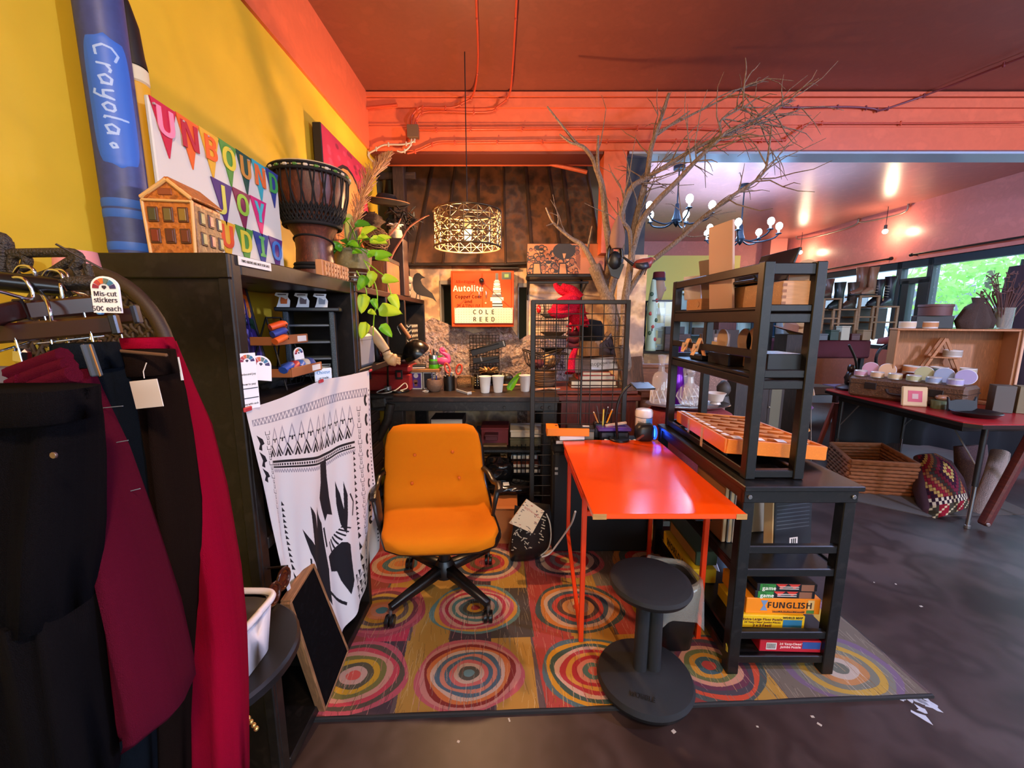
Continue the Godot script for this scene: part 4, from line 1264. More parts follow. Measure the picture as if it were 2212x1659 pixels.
func wall_unit_goods() -> void:
	var y := 1.176
	var g := thing("metal_box","grey metal box in the near bay of the wall shelf","box",v3(-0.775,1.176,-1.99))
	B(g,"body",c("#8f9296",0.5,0.2),v3(-0.07,0,0.11),v3(0.07,0.155,-0.11),0.012)
	B(g,"lid_seam",c("#5f6266",0.5),v3(-0.0705,0.125,0.111),v3(0.0705,0.128,-0.111),0.0)
	var a := thing("mannequin_arm","jointed pale wooden mannequin arm leaning out of the wall shelf","mannequin arm",v3(-0.666,1.271,-2.1))
	var wd := c("#c29a6a",0.5)
	var ap := [v3(-0.731,1.349,-2.1),v3(-0.698,1.311,-2.1),v3(-0.662,1.259,-2.1),v3(-0.649,1.24,-2.1)]
	var bp := [v3(-0.649,1.235,-2.1),v3(-0.64,1.216,-2.1),v3(-0.625,1.197,-2.1),v3(-0.596,1.192,-2.1)]
	var la := []
	for p in ap:
		la.append(p - a.position)
	TU(a,"forearm",wd,smooth(la,4),[0.03,0.022],12)
	var lb := []
	for p in bp:
		lb.append(p - a.position)
	TU(a,"hand",wd,smooth(lb,4),[0.022,0.028,0.032,0.02],12)
	for k in 3:
		TU(a,"finger",wd,[lb[-1] + v3(-0.01,0.012 - k * 0.01,0),lb[-1] + v3(0.018,0.006 - k * 0.012,0)],0.008)
	TU(a,"wrist_cord",c("#1a1512"),[lb[0] + v3(-0.018,-0.012,0.0),lb[0] + v3(0.02,0.012,0.012)],0.003)
	var im := img(96,128,"#17130f")
	iline(im,v2(48,120),v2(50,8),2,"#d8c8b0")
	for i in 11:
		iline(im,v2(48,112 - i * 9),v2(48 - 34 + i * 2,96 - i * 9),2,"#c9b8a0")
		iline(im,v2(48,112 - i * 9),v2(48 + 34 - i * 2,96 - i * 9),2,"#c9b8a0")
	var f := thing("framed_print","dark print of a pale fern skeleton in the wall shelf","picture",v3(-0.83,1.176,-2.42),55)
	B(f,"frame",c("#15110e"),v3(-0.09,0,-0.008),v3(0.09,0.2,0.0))
	FACE(f,"print",print_mat(im),0.165,0.185,xf(v3(0,0.1,0.001)))
	var mg := thing("mug","glossy black mug in the wall shelf beside the wooden arm","mug",v3(-0.73,1.176,-2.2))
	LA(mg,"cup",c("#0d0c0d",0.15),[[0,0],[0.035,0],[0.042,0.01],[0.042,0.09],[0.039,0.09],[0.038,0.012],[0,0.01]])
	TU(mg,"handle",c("#0d0c0d",0.15),smooth([v3(0,0.075,0.04),v3(0,0.065,0.068),v3(0,0.03,0.066),v3(0,0.02,0.04)],4),0.006)
	BO(mg,"pink_emblem",c("#c9848a"),v3(0.0415,0.05,0.008),v3(0.004,0.03,0.02),v3(0,0,0),0.006)
	var pb := thing("pattern_box","black and cream zigzag patterned box in the far bay of the wall shelf","box",v3(-0.76,1.176,-2.95))
	var zi := img(64,64,"#1a1714")
	for i in 6:
		for k in 8:
			iline(zi,v2(k * 8,i * 12 + (k % 2) * 6),v2(k * 8 + 8,i * 12 + ((k + 1) % 2) * 6),3,"#cfc4a8")
	B(pb,"body",c("#1a1714"),v3(-0.08,0,0.09),v3(0.06,0.19,-0.1))
	Q(pb,"pattern",print_mat(zi),v3(0.0612,0.188,0.088),v3(0.0612,0.188,-0.098),v3(0.0612,0.002,-0.098),v3(0.0612,0.002,0.088))
	FACE(pb,"pattern_end",print_mat(zi),0.136,0.186,xf(v3(-0.01,0.095,0.0912)))
	var bf := thing("rounded_tray","reddish rounded wooden tray standing behind the zigzag box","tray",v3(-0.9,1.176,-3.05))
	B(bf,"tray",wood("tray","#5a2a18","#70381f",1),v3(-0.02,0,0.13),v3(0.0,0.29,-0.15),0.004)
	var wc := thing("white_card","white card with black blobs propped above the zigzag box","card",v3(-0.84,1.37,-2.93),60)
	B(wc,"card",c("#dcdad8"),v3(-0.05,-0.004,-0.002),v3(0.05,0.075,0.002))
	PR(wc,"blob",c("#1a1a1a"),[v2(-0.04,0.01),v2(0.01,0.02),v2(0.0,0.05),v2(-0.03,0.055)],0.001,xf(v3(0,0,0.003)))
# ---------- printed cloth hung on the bookcase ----------
func curtain() -> void:
	var im := img(640,896,"#cfc8c4")
	var k := "#1c1a1e"
	var gr := "#8d8990"
	im.fill_rect(Rect2i(20,92,590,34),Color(gr))
	for i in 36:
		iline(im,v2(24 + i * 16,124),v2(32 + i * 16,94),4,"#cfc8c4")
		iline(im,v2(32 + i * 16,94),v2(40 + i * 16,124),4,"#cfc8c4")
	for i in 11:
		var x := 118 + i * 38
		for q in [[150,19,gr],[162,14,"#cfc8c4"]]:
			ipoly(im,[v2(x,q[0]),v2(x + q[1],222),v2(x - q[1],222)],q[2])
		for j in 3:
			idisc(im,v2(x - 8 + j * 8,200 + (j % 2) * 10),3,3,k)
		ipoly(im,[v2(x,196),v2(x + 4,203),v2(x,210),v2(x - 4,203)],k)
		iline(im,v2(x - 19,222),v2(x,262),5,k)
		iline(im,v2(x + 19,222),v2(x,262),5,gr)
		ipoly(im,[v2(x - 19,236),v2(x - 6,266),v2(x - 32,266)],k)
		ipoly(im,[v2(x - 19,252),v2(x - 14,266),v2(x - 24,266)],"#cfc8c4")
	im.fill_rect(Rect2i(96,280,420,8),Color(k))
	for i in 40:
		im.fill_rect(Rect2i(98 + i * 10,291,6,7),Color(k))
	im.fill_rect(Rect2i(96,301,420,7),Color(k))
	for i in 42:
		iline(im,v2(98 + i * 10,312),v2(103 + i * 10,328),3,gr)
		iline(im,v2(103 + i * 10,328),v2(108 + i * 10,312),3,gr)
	# chains and triangles down the sides
	for s in [84,545]:
		for i in 36:
			var y := 160 + i * 20
			var w := 4 if i % 3 else 9
			im.fill_rect(Rect2i(s - w,y,2,14),Color(k))
			im.fill_rect(Rect2i(s + w,y,2,14),Color(k))
			im.fill_rect(Rect2i(s - w,y + 14,2 * w + 2,2),Color(k))
	for i in 17:
		ipoly(im,[v2(130,440 + i * 24),v2(142,456 + i * 24),v2(128,458 + i * 24)],k)
		ipoly(im,[v2(505,320 + i * 28),v2(517,338 + i * 28),v2(503,340 + i * 28)],k)
	for i in 9:
		var y := 140 + i * 70
		idisc(im,v2(592,y),12,22,k)
		idisc(im,v2(600,y),7,12,"#cfc8c4")
		if i > 0 and i < 4:
			ipoly(im,[v2(30,y - 40),v2(60,y - 20),v2(66,y),v2(52,y + 6),v2(50,y + 28),v2(30,y + 20),v2(44,y - 2)],k)
	for i in 40:
		im.fill_rect(Rect2i(622,100 + i * 18,7,8),Color(k))
	# feathered figure
	ipoly(im,[v2(318,299),v2(330,309),v2(356,295),v2(360,373),v2(372,463),v2(392,543),v2(360,523),v2(348,543),v2(336,503),v2(318,443),v2(324,383)],k)
	ipoly(im,[v2(214,553),v2(236,583),v2(262,611),v2(256,503),v2(252,463),v2(280,503),v2(300,553),v2(292,473),v2(330,543),v2(344,663),v2(352,733),v2(326,803),v2(286,743),v2(254,683),v2(236,643)],k)
	ipoly(im,[v2(412,423),v2(430,483),v2(440,553),v2(446,443),v2(458,503),v2(452,583),v2(440,663),v2(424,603),v2(414,513)],k)
	for i in 7:
		iline(im,v2(370 + i * 9,633 - i * 3),v2(384 + i * 13,703 - i * 8),5,k)
	ipoly(im,[v2(360,695),v2(420,687),v2(450,723),v2(446,803),v2(420,823),v2(396,773),v2(366,743)],k)
	for q in [[246,700,300,840],[232,720,226,800],[320,820,400,893],[470,560,488,600],[488,600,478,660],[210,770,200,830],[340,620,352,700]]:
		iline(im,v2(q[0],q[1] - 57),v2(q[2],q[3] - 57),7,k)
	ipoly(im,[v2(366,743),v2(392,755),v2(400,783),v2(370,769)],"#cfc8c4")
	# patterned foot hem
	for i in 30:
		var x := 330 + (i % 10) * 22
		var y := 800 + (i / 10) * 30
		if x > 440:
			ipoly(im,[v2(x,y),v2(x + 14,y + 6),v2(x + 6,y + 22)],k)
			iline(im,v2(x + 2,y + 26),v2(x + 20,y + 18),3,k)
	var m := print_mat(im,0.85,0.3)
	m.backlight_enabled = true
	m.backlight = Color(0.25,0.25,0.25)
	var t := thing("printed_cloth","white cotton cloth with black tribal print pinned to the bookcase front","cloth")
	var top := [v3(-0.684,1.173,-1.022),v3(-0.683,1.171,-1.196),v3(-0.684,1.184,-1.431),v3(-0.683,1.172,-1.65),v3(-0.684,1.159,-1.94)]
	var mid := [v3(-0.672,1.014,-1.027),v3(-0.655,0.974,-1.133),v3(-0.665,0.908,-1.353),v3(-0.66,0.888,-1.571),v3(-0.675,0.8,-1.91)]
	var low := [v3(-0.683,0.723,-1.091),v3(-0.68,0.621,-1.191),v3(-0.678,0.518,-1.348),v3(-0.664,0.504,-1.578),v3(-0.678,0.4,-1.939)]
	var bot := [v3(-0.684,0.51,-1.134),v3(-0.684,0.288,-1.289),v3(-0.68,0.156,-1.449),v3(-0.672,0.186,-1.633),v3(-0.682,0.238,-1.933)]
	var row := func(a: Array,u: float) -> Vector3:
		var f: float = u * 4.0
		var i := int(min(3,floor(f)))
		return a[i].cubic_interpolate(a[i + 1],a[max(0,i - 1)],a[min(4,i + 2)],f - i)
	SH(t,"cloth",m,56,48,func(u,v):
		var a: Vector3 = row.call(top,u)
		var b: Vector3 = row.call(mid,u)
		var d: Vector3 = row.call(low,u)
		var e: Vector3 = row.call(bot,u)
		var p: Vector3
		if v < 0.34:
			p = a.cubic_interpolate(b,a,d,v / 0.34)
		elif v < 0.8:
			p = b.cubic_interpolate(d,a,e,(v - 0.34) / 0.46)
		else:
			p = d.cubic_interpolate(e,b,e,(v - 0.8) / 0.2)
		return p + v3(0.010 * sin(u * 17.0 + v * 2.0) * (0.15 + v) + 0.006 * sin(u * 41.0 + v * 6.0) * v,0.006 * sin(v * 19 + u * 7) * v,0))
	for q in [top[0],top[2],top[4]]:
		BO(t,"pin",c("#b5303a",0.5),q + v3(0.006,0.0,0),v3(0.006,0.012,0.03))
	rebase(t,v3(-0.68,0.05,-1.6))
# ---------- workbench and what stands on it ----------
const BT := 0.90
func workbench() -> void:
	var m := nz("benchmetal",["#1d1a18","#262220","#2f2a27"],0.015,0.5,v3(2,2,2),0.0,0.5)
	var top := nz("benchtop",["#2a1a15","#3a251d","#221612"],0.01,0.5,v3(1.5,2,6))
	var t := thing("workbench","heavy dark steel workbench with bolted frame behind the orange chair","workbench")
	B(t,"top",top,v3(-1.0,BT - 0.035,-2.62),v3(0.31,BT,-3.5))
	B(t,"apron",m,v3(-0.98,BT - 0.10,-2.64),v3(0.30,BT - 0.035,-2.68))
	B(t,"rear_apron",m,v3(-0.98,BT - 0.10,-3.45),v3(0.30,BT - 0.035,-3.49))
	for x in [-0.83,0.20]:
		for z in [-2.66,-3.40]:
			B(t,"leg",m,v3(x,0.014,z),v3(x + 0.1,BT - 0.035,z - 0.08),0.006)
	B(t,"lower_shelf",m,v3(-0.95,0.18,-2.7),v3(0.30,0.205,-3.45))
	B(t,"middle_shelf",m,v3(-0.3,0.48,-2.74),v3(0.29,0.50,-3.4))
	for x in [-0.79,-0.75,-0.05,0.2,0.25]:
		CY(t,"bolt",c("#3a3532",0.4,0.6),v3(x,BT - 0.075,-2.64),0.011,0.012,v3(90,0,0),8)
	TU(t,"vise_lever",m,[v3(-0.799,0.854,-2.62),v3(-0.819,0.751,-2.62),v3(-0.873,0.641,-2.62),v3(-0.915,0.561,-2.62)],[0.032,0.022],10)
	BO(t,"vise_jaw",m,v3(-0.872,0.861,-2.65),v3(0.1,0.07,0.1),v3(0,0,8),0.01)
	TU(t,"vise_screw",m,[v3(-0.961,0.902,-2.63),v3(-0.779,0.896,-2.63)],0.02,10)
	rebase(t,v3(-0.34,0.014,-3.05))
func cup(at: Vector3,label: String) -> Node3D:
	var t := thing("paper_cup",label,"cup",at,0.0,"white paper cups on the workbench")
	LA(t,"cup",c("#f0e8e0",0.6),[[0,0],[0.028,0],[0.03,0.004],[0.041,0.108],[0.044,0.111],[0.044,0.115],[0.04,0.115],[0.038,0.108],[0.028,0.008],[0,0.008]],Vector3.ZERO,28)
	return t
func bench_goods() -> void:
	cup(v3(-0.186,0.9,-2.778),"white paper cup furthest left of the three on the workbench")
	cup(v3(-0.097,0.9,-2.796),"white paper cup in the middle, next to its neighbour on the workbench")
	cup(v3(0.092,0.9,-2.833),"white paper cup standing apart behind the black grid post")
	# red toolbox
	var tb := thing("toolbox","long red metal toolbox under the wall shelf","toolbox",v3(-0.917,0.982,-2.95) * v3(1,0,1) + v3(0,BT,0))
	var red := nz("toolred",["#881918","#921c1c","#8c1a1a"],0.02,0.35,v3(3,3,3))
	B(tb,"body",red,v3(-0.2,0,0.11),v3(0.2,0.12,-0.11),0.008)
	B(tb,"lid",red,v3(-0.205,0.122,0.115),v3(0.205,0.19,-0.115),0.02)
	for x in [-0.12,0.1]:
		var l := B(tb,"latch",c("#120e0e",0.4),v3(x,0.085,0.115),v3(x + 0.05,0.15,0.125))
		put(l,"latch_tongue",box(v3(0.026,0.034,0.008),0.003),red,xf(v3(0,0,0.004)))
	# desk lamp with a dome shade
	var dl := thing("desk_lamp","black dome desk lamp on a thin upright stem at the left of the workbench","lamp",v3(-0.87,0.9,-2.814))
	var blk := c("#0f0d0c",0.25)
	var o := dl.position
	var z := -o.z
	TU(dl,"stem",blk,[v3(0,0,0),v3(-0.815,1.287,-2.68) - o,v3(-0.795,1.32,-2.68) - o,v3(-0.707,1.329,-2.68) - o],0.007,8)
	CY(dl,"base",blk,v3(0.075,0,0.0),0.075,0.016,Vector3.ZERO,28)
	CY(dl,"base_collar",c("#8a8a8e",0.3,0.8),v3(0,0.0,0),0.025,0.04)
	B(dl,"joint",c("#5f6468",0.3,0.8),v3(-0.726,1.311,-2.68) - o,v3(-0.682,1.338,-2.68) - o + v3(0,0,-0.02))
	var ws := TU(dl,"wooden_handle",c("#9a5a34",0.5),[v3(-0.724,1.371,-2.66) - o,v3(-0.662,1.279,-2.66) - o],0.013,10)
	TU(dl,"wire_loop",c("#b0aca8",0.3,0.8),smooth([v3(-0.718,1.362,-2.66) - o,v3(-0.742,1.353,-2.66) - o,v3(-0.721,1.305,-2.66) - o],4),0.003,5)
	var dome := []
	for i in 11:
		var a := PI / 2 * i / 10.0
		dome.append([0.088 * cos(a),0.095 * sin(a)])
	for i in 11:
		var a := PI / 2 * (10 - i) / 10.0
		dome.append([0.085 * cos(a),0.092 * sin(a)])
	LA(dl,"shade",blk,dome,v3(-0.608,1.18,-2.62) - o,28,v3(20,0,28))
	TU(dl,"cord",c("#b8b0a6",0.5),smooth([v3(0.0,0.03,0.03),v3(-0.06,0.006,0.06),v3(0.0,0.005,0.09),v3(0.07,0.02,0.05),v3(0.12,0.06,0.0),v3(0.14,0.03,0.02),v3(0.1,0.017,0.05)],5),0.004,6)
	# wooden board on two printed boxes,with book and green mug
	var bx := v3(-0.693,0.9,-2.891)
	var p1 := thing("toy_box","purple and white boxed figure carton standing under the wooden board","box",bx + v3(0,0,-0.05))
	carton(p1,0.085,0.125,"#4a2a7a","#7a4a34","")
	var p2 := thing("toy_box","white windowed carton with black letters beside the purple carton","box",bx + v3(0.092,0,-0.055))
	carton(p2,0.085,0.125,"#1d1c22","#5a4a52","NAME")
	var bd := thing("wooden_board","worn wooden board lying across the printed cartons","board",bx + v3(0.05,0.126,-0.06))
	B(bd,"board",wood("bd","#8a5a30","#a97240",0),v3(-0.11,0,0.06),v3(0.12,0.022,-0.06))
	var bk := thing("book","black and white paperback lying on the wooden board","book",bd.position + v3(-0.05,0.0225,0.0),8)
	B(bk,"cover",c("#1a1818",0.5),v3(-0.065,0,0.045),v3(0.065,0.026,-0.045))
	B(bk,"pages",c("#cfc8ba",0.8),v3(-0.062,0.004,0.0462),v3(0.062,0.013,0.04),0.0)
	var gm := thing("mug","bright green handled tumbler full of pens on the wooden board","mug",bd.position + v3(0.075,0.0225,0.0))
	var gr := c("#4fae12",0.3)
	LA(gm,"cup",gr,[[0,0],[0.036,0],[0.038,0.006],[0.037,0.03],[0.034,0.085],[0.03,0.085],[0.03,0.01],[0,0.01]])
	LA(gm,"steel_rim",c("#a8a8a4",0.25,0.9),[[0.0345,0.06],[0.036,0.095],[0.034,0.1],[0.031,0.095]])
	LA(gm,"print_band",c("#4a5a3a",0.4),[[0.037,0.03],[0.0375,0.031],[0.036,0.055],[0.0355,0.056]])
	TU(gm,"handle",gr,smooth([v3(0.034,0.082,0),v3(0.064,0.078,0),v3(0.066,0.03,0),v3(0.036,0.016,0)],4),0.008)
	pens(v3(gm.position.x,gm.position.y + 0.012,gm.position.z),6,0.018,0.13,["#1a3a5a","#16181c","#2a4a6a","#c0562a","#1a2a3a","#2a5a4a"],"pen","in the green tumbler","pens in the green tumbler")
	# flamingo
	var fl := thing("flamingo","small pink plastic flamingo figure on the workbench","figurine",v3(-0.506,1.034,-2.95))
	var pk := c("#e0447e",0.45)
	var fo := fl.position
	var q := func(a: Array) -> Array:
		var r := []
		for p in a:
			r.append(p - fo)
		return r
	FT(fl,"body",pk,[[v3(-0.575,1.108,-2.95) - fo,v3(-0.572,1.098,-2.95) - fo,0.004],[v3(-0.541,1.125,-2.95) - fo,v3(-0.539,1.084,-2.95) - fo,0.04],[v3(-0.504,1.135,-2.95) - fo,v3(-0.502,1.071,-2.95) - fo,0.06],[v3(-0.467,1.128,-2.95) - fo,v3(-0.472,1.071,-2.95) - fo,0.05],[v3(-0.447,1.111,-2.95) - fo,v3(-0.451,1.084,-2.95) - fo,0.02]],14,1.0)
	TU(fl,"neck",pk,smooth(q.call([v3(-0.461,1.101,-2.95),v3(-0.463,1.135,-2.95),v3(-0.49,1.155,-2.95),v3(-0.513,1.169,-2.95),v3(-0.512,1.189,-2.95),v3(-0.495,1.195,-2.95)]),4),[0.017,0.01],10)
	BL(fl,"head",pk,v3(-0.499,1.182,-2.95) - fo,v3(0.018,0.016,0.014),0.0,1.0,12)
	TU(fl,"beak",c("#d8643a",0.4),q.call([v3(-0.489,1.182,-2.95),v3(-0.473,1.169,-2.95),v3(-0.48,1.152,-2.95)]),[0.008,0.003],8)
	for x in [-0.008,0.014]:
		TU(fl,"leg",c("#c9a0a0",0.4,0.4),[v3(x + 0.005,0.04,0),v3(x,BT - fo.y,0)],0.003,6)
	# pottery and cups of pencils
	var pb := thing("pottery_cup","round terracotta-grey pottery cup in front of the cartons","pot",v3(-0.546,0.9,-2.833))
	LA(pb,"pot",nz("terra",["#7a5a48","#8a6854","#6f5040"],0.02,0.7,v3(5,5,5)),[[0,0],[0.03,0],[0.052,0.025],[0.057,0.05],[0.048,0.085],[0.044,0.085],[0.05,0.05],[0.03,0.012],[0,0.01]],Vector3.ZERO,28)
	pens(pb.position + v3(0,0.012,0),2,0.012,0.12,["#2a3a8a","#3a3a6a"],"pen","in the pottery cup","pens in the pottery cup")
	var pc := thing("pencil_cup","tall black pencil cup with scissors in front of the flamingo","cup",v3(-0.447,0.9,-2.871))
	LA(pc,"cup",c("#14100e",0.35),[[0,0],[0.04,0],[0.04,0.105],[0.037,0.105],[0.037,0.006],[0,0.006]],Vector3.ZERO,24)
	pens(pc.position + v3(0,0.008,0),6,0.02,0.135,["#c9a83a","#d0722a","#c9c08a","#2a2422","#8a9a3a","#b0552a"],"pencil","in the black pencil cup","pencils in the black cup")
	var sc := thing("scissors","orange-handled scissors stuck in the black pencil cup","scissors",pc.position + v3(0.02,0.09,0.012))
	var oh := c("#d0472a",0.4)
	for s in [-1,1]:
		var ring := []
		for k in 17:
			ring.append(v3(0.012 + s * 0.022 + cos(TAU * k / 16) * (0.019 if s > 0 else 0.016),0.075 + sin(TAU * k / 16) * 0.036,0.004 * s).rotated(v3(0,0,1),-s * 0.28))
		TU(sc,"handle",oh,ring,0.007,8)
		BAR(sc,"blade",c("#b8b8b8",0.25,0.9),v3(s * 0.004,0.04,0),v3(-s * 0.008,-0.078,0),0.01,0.003)
	var pbag := thing("paper_bag","small brown paper bag folded over behind the long marker box","bag",v3(-0.356,0.9,-2.971) + v3(0,0,-0.04))
	FT(pbag,"bag",nz("kraft",["#8a5f38","#a5774a","#7a5230"],0.03,0.8,v3(5,5,5),0.5),[[v3(-0.055,0,0),v3(0.055,0,0),0.05],[v3(-0.056,0.05,0),v3(0.054,0.052,0.004),0.045],[v3(-0.05,0.078,0),v3(0.05,0.08,0),0.015],[v3(-0.05,0.084,0.01),v3(0.05,0.086,0.01),0.006]],16,0.5)
	var mb := thing("marker_box","long narrow black and white marker box lying on the workbench edge","box",v3(-0.328,0.9,-2.76),-55)
	B(mb,"box",c("#d0ccc8",0.5),v3(-0.09,0,-0.017),v3(0.075,0.02,0.017))
	B(mb,"dark_lid",c("#221d20",0.4),v3(-0.088,0.02,-0.015),v3(0.073,0.0215,0.015),0.0)
	B(mb,"end_flap",c("#1a1718",0.4),v3(-0.092,0.002,-0.015),v3(-0.09,0.018,0.015),0.0)
	B(mb,"pink_mark",c("#c23a5a",0.4),v3(-0.0925,0.004,-0.004),v3(-0.0918,0.015,0.003),0.0)
	var fg := thing("glass_flute","slim gilded glass flute beside the dotted black jar","glass",v3(-0.273,0.9,-2.814))
	LA(fg,"flute",c("#8a6a3a",0.25,0.5),[[0,0],[0.018,0],[0.018,0.003],[0.004,0.008],[0.004,0.04],[0.014,0.06],[0.016,0.105],[0.014,0.105],[0.012,0.06],[0,0.045]],Vector3.ZERO,16)
	var dj := thing("dotted_jar","black jar with cream dots next to the paper cups","jar",v3(-0.255,0.9,-2.91) + v3(0.004,0,-0.03))
	LA(dj,"jar",c("#110e0d",0.2),[[0,0],[0.028,0],[0.03,0.01],[0.03,0.105],[0.026,0.11],[0,0.11]],Vector3.ZERO,20)
	for k in 8:
		CY(dj,"dot",c("#cfc08a",0.5),v3(0.0,0.03 + 0.018 * (k / 2),0.0).rotated(Vector3.UP,0) + v3(-0.014 + 0.02 * (k % 2),0,0.0262),0.004,0.003,v3(90,0,0),8)
	var bb := thing("black_bowl","black footed bowl holding a gilded dried plant behind the cups","bowl",v3(-0.178,0.9,-3.034) + v3(0,0,-0.08))
	LA(bb,"bowl",c("#120f0e",0.2),[[0,0],[0.035,0],[0.03,0.015],[0.065,0.05],[0.078,0.1],[0.075,0.1],[0.06,0.055],[0,0.03]],Vector3.ZERO,28)
	var gp := thing("gilded_plant","spiky gold dried succulent on the black bowl","dried plant",bb.position + v3(0,0.075,0))
	for i in 22:
		var a := i * 2.4
		var d := v3(cos(a),0.35 + 0.9 * (i / 22.0),sin(a)).normalized()
		leaf(gp,"leaf",c(["#b98a4a","#8f5f30","#d0a868"][i % 3],0.35,0.4),d * 0.012 + v3(0,0.005,0),d,0.075,Vector3.UP,0.4)
	for i in 2:
		var eg := thing("stone_egg",["dark olive stone egg resting on the bowl rim side, the rear one","larger dark olive stone egg in front beside the bowl"][i],"ornament",bb.position + v3(0.11 + 0.035 * i,0.062 + 0.0 * i,-0.02 + 0.05 * i))
		BL(eg,"egg",c("#2a2418",0.4),Vector3.ZERO,v3(0.03 + 0.012 * i,0.034,0.03),0.0,1.0,16)
		B(eg,"rest",c("#1a1512"),v3(-0.02,BT - eg.position.y,-0.02),v3(0.02,-0.02,0.02))
	var lf := thing("pothos_leaf","single green leaf propped in front of the third paper cup","leaf",v3(-0.013,0.9,-2.891))
	leaf(lf,"leaf",leaf_mat("#4f9c1c","#7fbf30"),v3(0.0,0.004,0),v3(0.55,1,0),0.14,v3(-0.5,0.2,1),0.42)
	var cl := thing("clip","tiny white plastic clip on the bench edge","clip",v3(-0.603,0.9,-2.796))
	TU(cl,"clip",c("#d8d4d0",0.4),smooth([v3(-0.02,0.004,0),v3(0,0.012,0),v3(0.02,0.01,0),v3(0.018,0.004,0.01),v3(-0.01,0.004,0.01)],3),0.003,6)
	var wv := thing("woven_box","low tan woven box behind the lamp cord","basket",v3(-1.02,0.9,-2.971) + v3(0,0,-0.05))
	for i in 6:
		TU(wv,"coil",c("#6a4a30" if i % 2 else "#7d5a3a",0.9),[v3(-0.08,0.008 + 0.013 * i,0),v3(-0.08,0.008 + 0.013 * i,0.09),v3(0.08,0.008 + 0.013 * i,0.09),v3(0.08,0.008 + 0.013 * i,0),v3(-0.08,0.008 + 0.013 * i,0)],0.0075,6)
	var ba := thing("black_ball","small black ball on the bench behind the cups","ball",v3(0.004,0.9,-3.1) + v3(0,0.02,0))
	BL(ba,"ball",c("#0d0b0b",0.2),Vector3.ZERO,Vector3.ONE * 0.02,0.0,1.0,14)
	var sk := thing("drumstick","pale wooden stick lying along the back of the bench","stick",v3(-0.021,0.9,-3.056) + v3(0,0.008,0))
	TU(sk,"stick",c("#b5835a",0.6),[v3(-0.09,0,0.01),v3(0.1,0,0)],0.008,8)
	# twisted dark root ornament right of the scissors
	var rt := thing("root_ornament","gnarled dark root ornament against the wall behind the paper bag","ornament",v3(-0.42,0.9,-3.622))
	TU(rt,"root",c("#2a211b",0.8),smooth([v3(-0.03,0,0),v3(-0.05,0.1,0),v3(0.02,0.14,0),v3(0.07,0.09,0.02),v3(0.09,0.14,0)],5),[0.025,0.01],8)
	TU(rt,"horn",c("#7a7066",0.5),smooth([v3(0.0,0.1,0.03),v3(0.03,0.16,0.03),v3(0.08,0.13,0.03)],5),[0.008,0.014],8)
	# basket of baskets behind the grid
	var rb := thing("rattan_basket","small round brown rattan basket behind the grid","basket",v3(0.25,0.9,-3.1))
	for i in 8:
		var ring := []
		for k in 21:
			var r := 0.07 + 0.02 * i / 7.0 + 0.002 * (k % 2)
			ring.append(v3(cos(TAU * k / 20) * r,0.008 + 0.014 * i,sin(TAU * k / 20) * r))
		TU(rb,"coil",c(["#5a3c22","#6f4c2c"][i % 2],0.8),ring,0.0078,6)
	var wb := thing("wire_bowl","wide shallow black wire bowl of folded cloths on the rattan basket","bowl",rb.position + v3(-0.02,0.125,0.0))
	var wl2 := []
	for k in 30:
		var a := TAU * k / 30
		wl2.append(smooth([v3(cos(a) * 0.05,0.0,sin(a) * 0.04),v3(cos(a) * 0.12,0.04,sin(a) * 0.09),v3(cos(a) * 0.15,0.1 + 0.05 * absf(cos(a)),sin(a) * 0.11)],3))
	for q2 in [[0.05,0.04,0.0],[0.12,0.09,0.04]]:
		var ring := []
		for k in 25:
			ring.append(v3(cos(TAU * k / 24) * q2[0],q2[2],sin(TAU * k / 24) * q2[1]))
		wl2.append(ring)
	WIRE(wb,"wires",c("#3a2c20",0.5,0.4),wl2,0.0022)
	var rim := []
	for k in 33:
		var a := TAU * k / 32
		rim.append(v3(cos(a) * 0.15,0.1 + 0.05 * absf(cos(a)),sin(a) * 0.11))
	TU(wb,"rim",c("#2a201a",0.5),rim,0.006,6)
	var i2 := 0
	for q3 in [["#5a1f22",-0.03,0.05],["#8f6a44",0.06,0.055],["#b59468",0.05,0.085]]:
		var cl2 := thing("folded_cloth",["dark red cloth bundle in the wire bowl","brown striped cloth bundle in the wire bowl","tan cloth bundle on top in the wire bowl"][i2],"cloth",wb.position + v3(q3[1],q3[2] - 0.005,0.01))
		BL(cl2,"bundle",c(q3[0],0.9),Vector3.ZERO,v3(0.05,0.035,0.05),0.4,4.0,14,i2)
		i2 += 1
	var cb := thing("cable_bundle","bundle of pale cables and tools on the bench end behind the grid","cable",v3(0.253,0.9,-2.971) + v3(0,0,0.09))
	for k in 3:
		TU(cb,"cable",c(["#8a7460","#b59a80","#c98a64"][k],0.6),smooth([v3(-0.09,0.006,0.02 * k),v3(0,0.012,0.01),v3(0.06,0.008,0.02 - 0.02 * k),v3(0.09,0.01,0)],4),0.006,6)
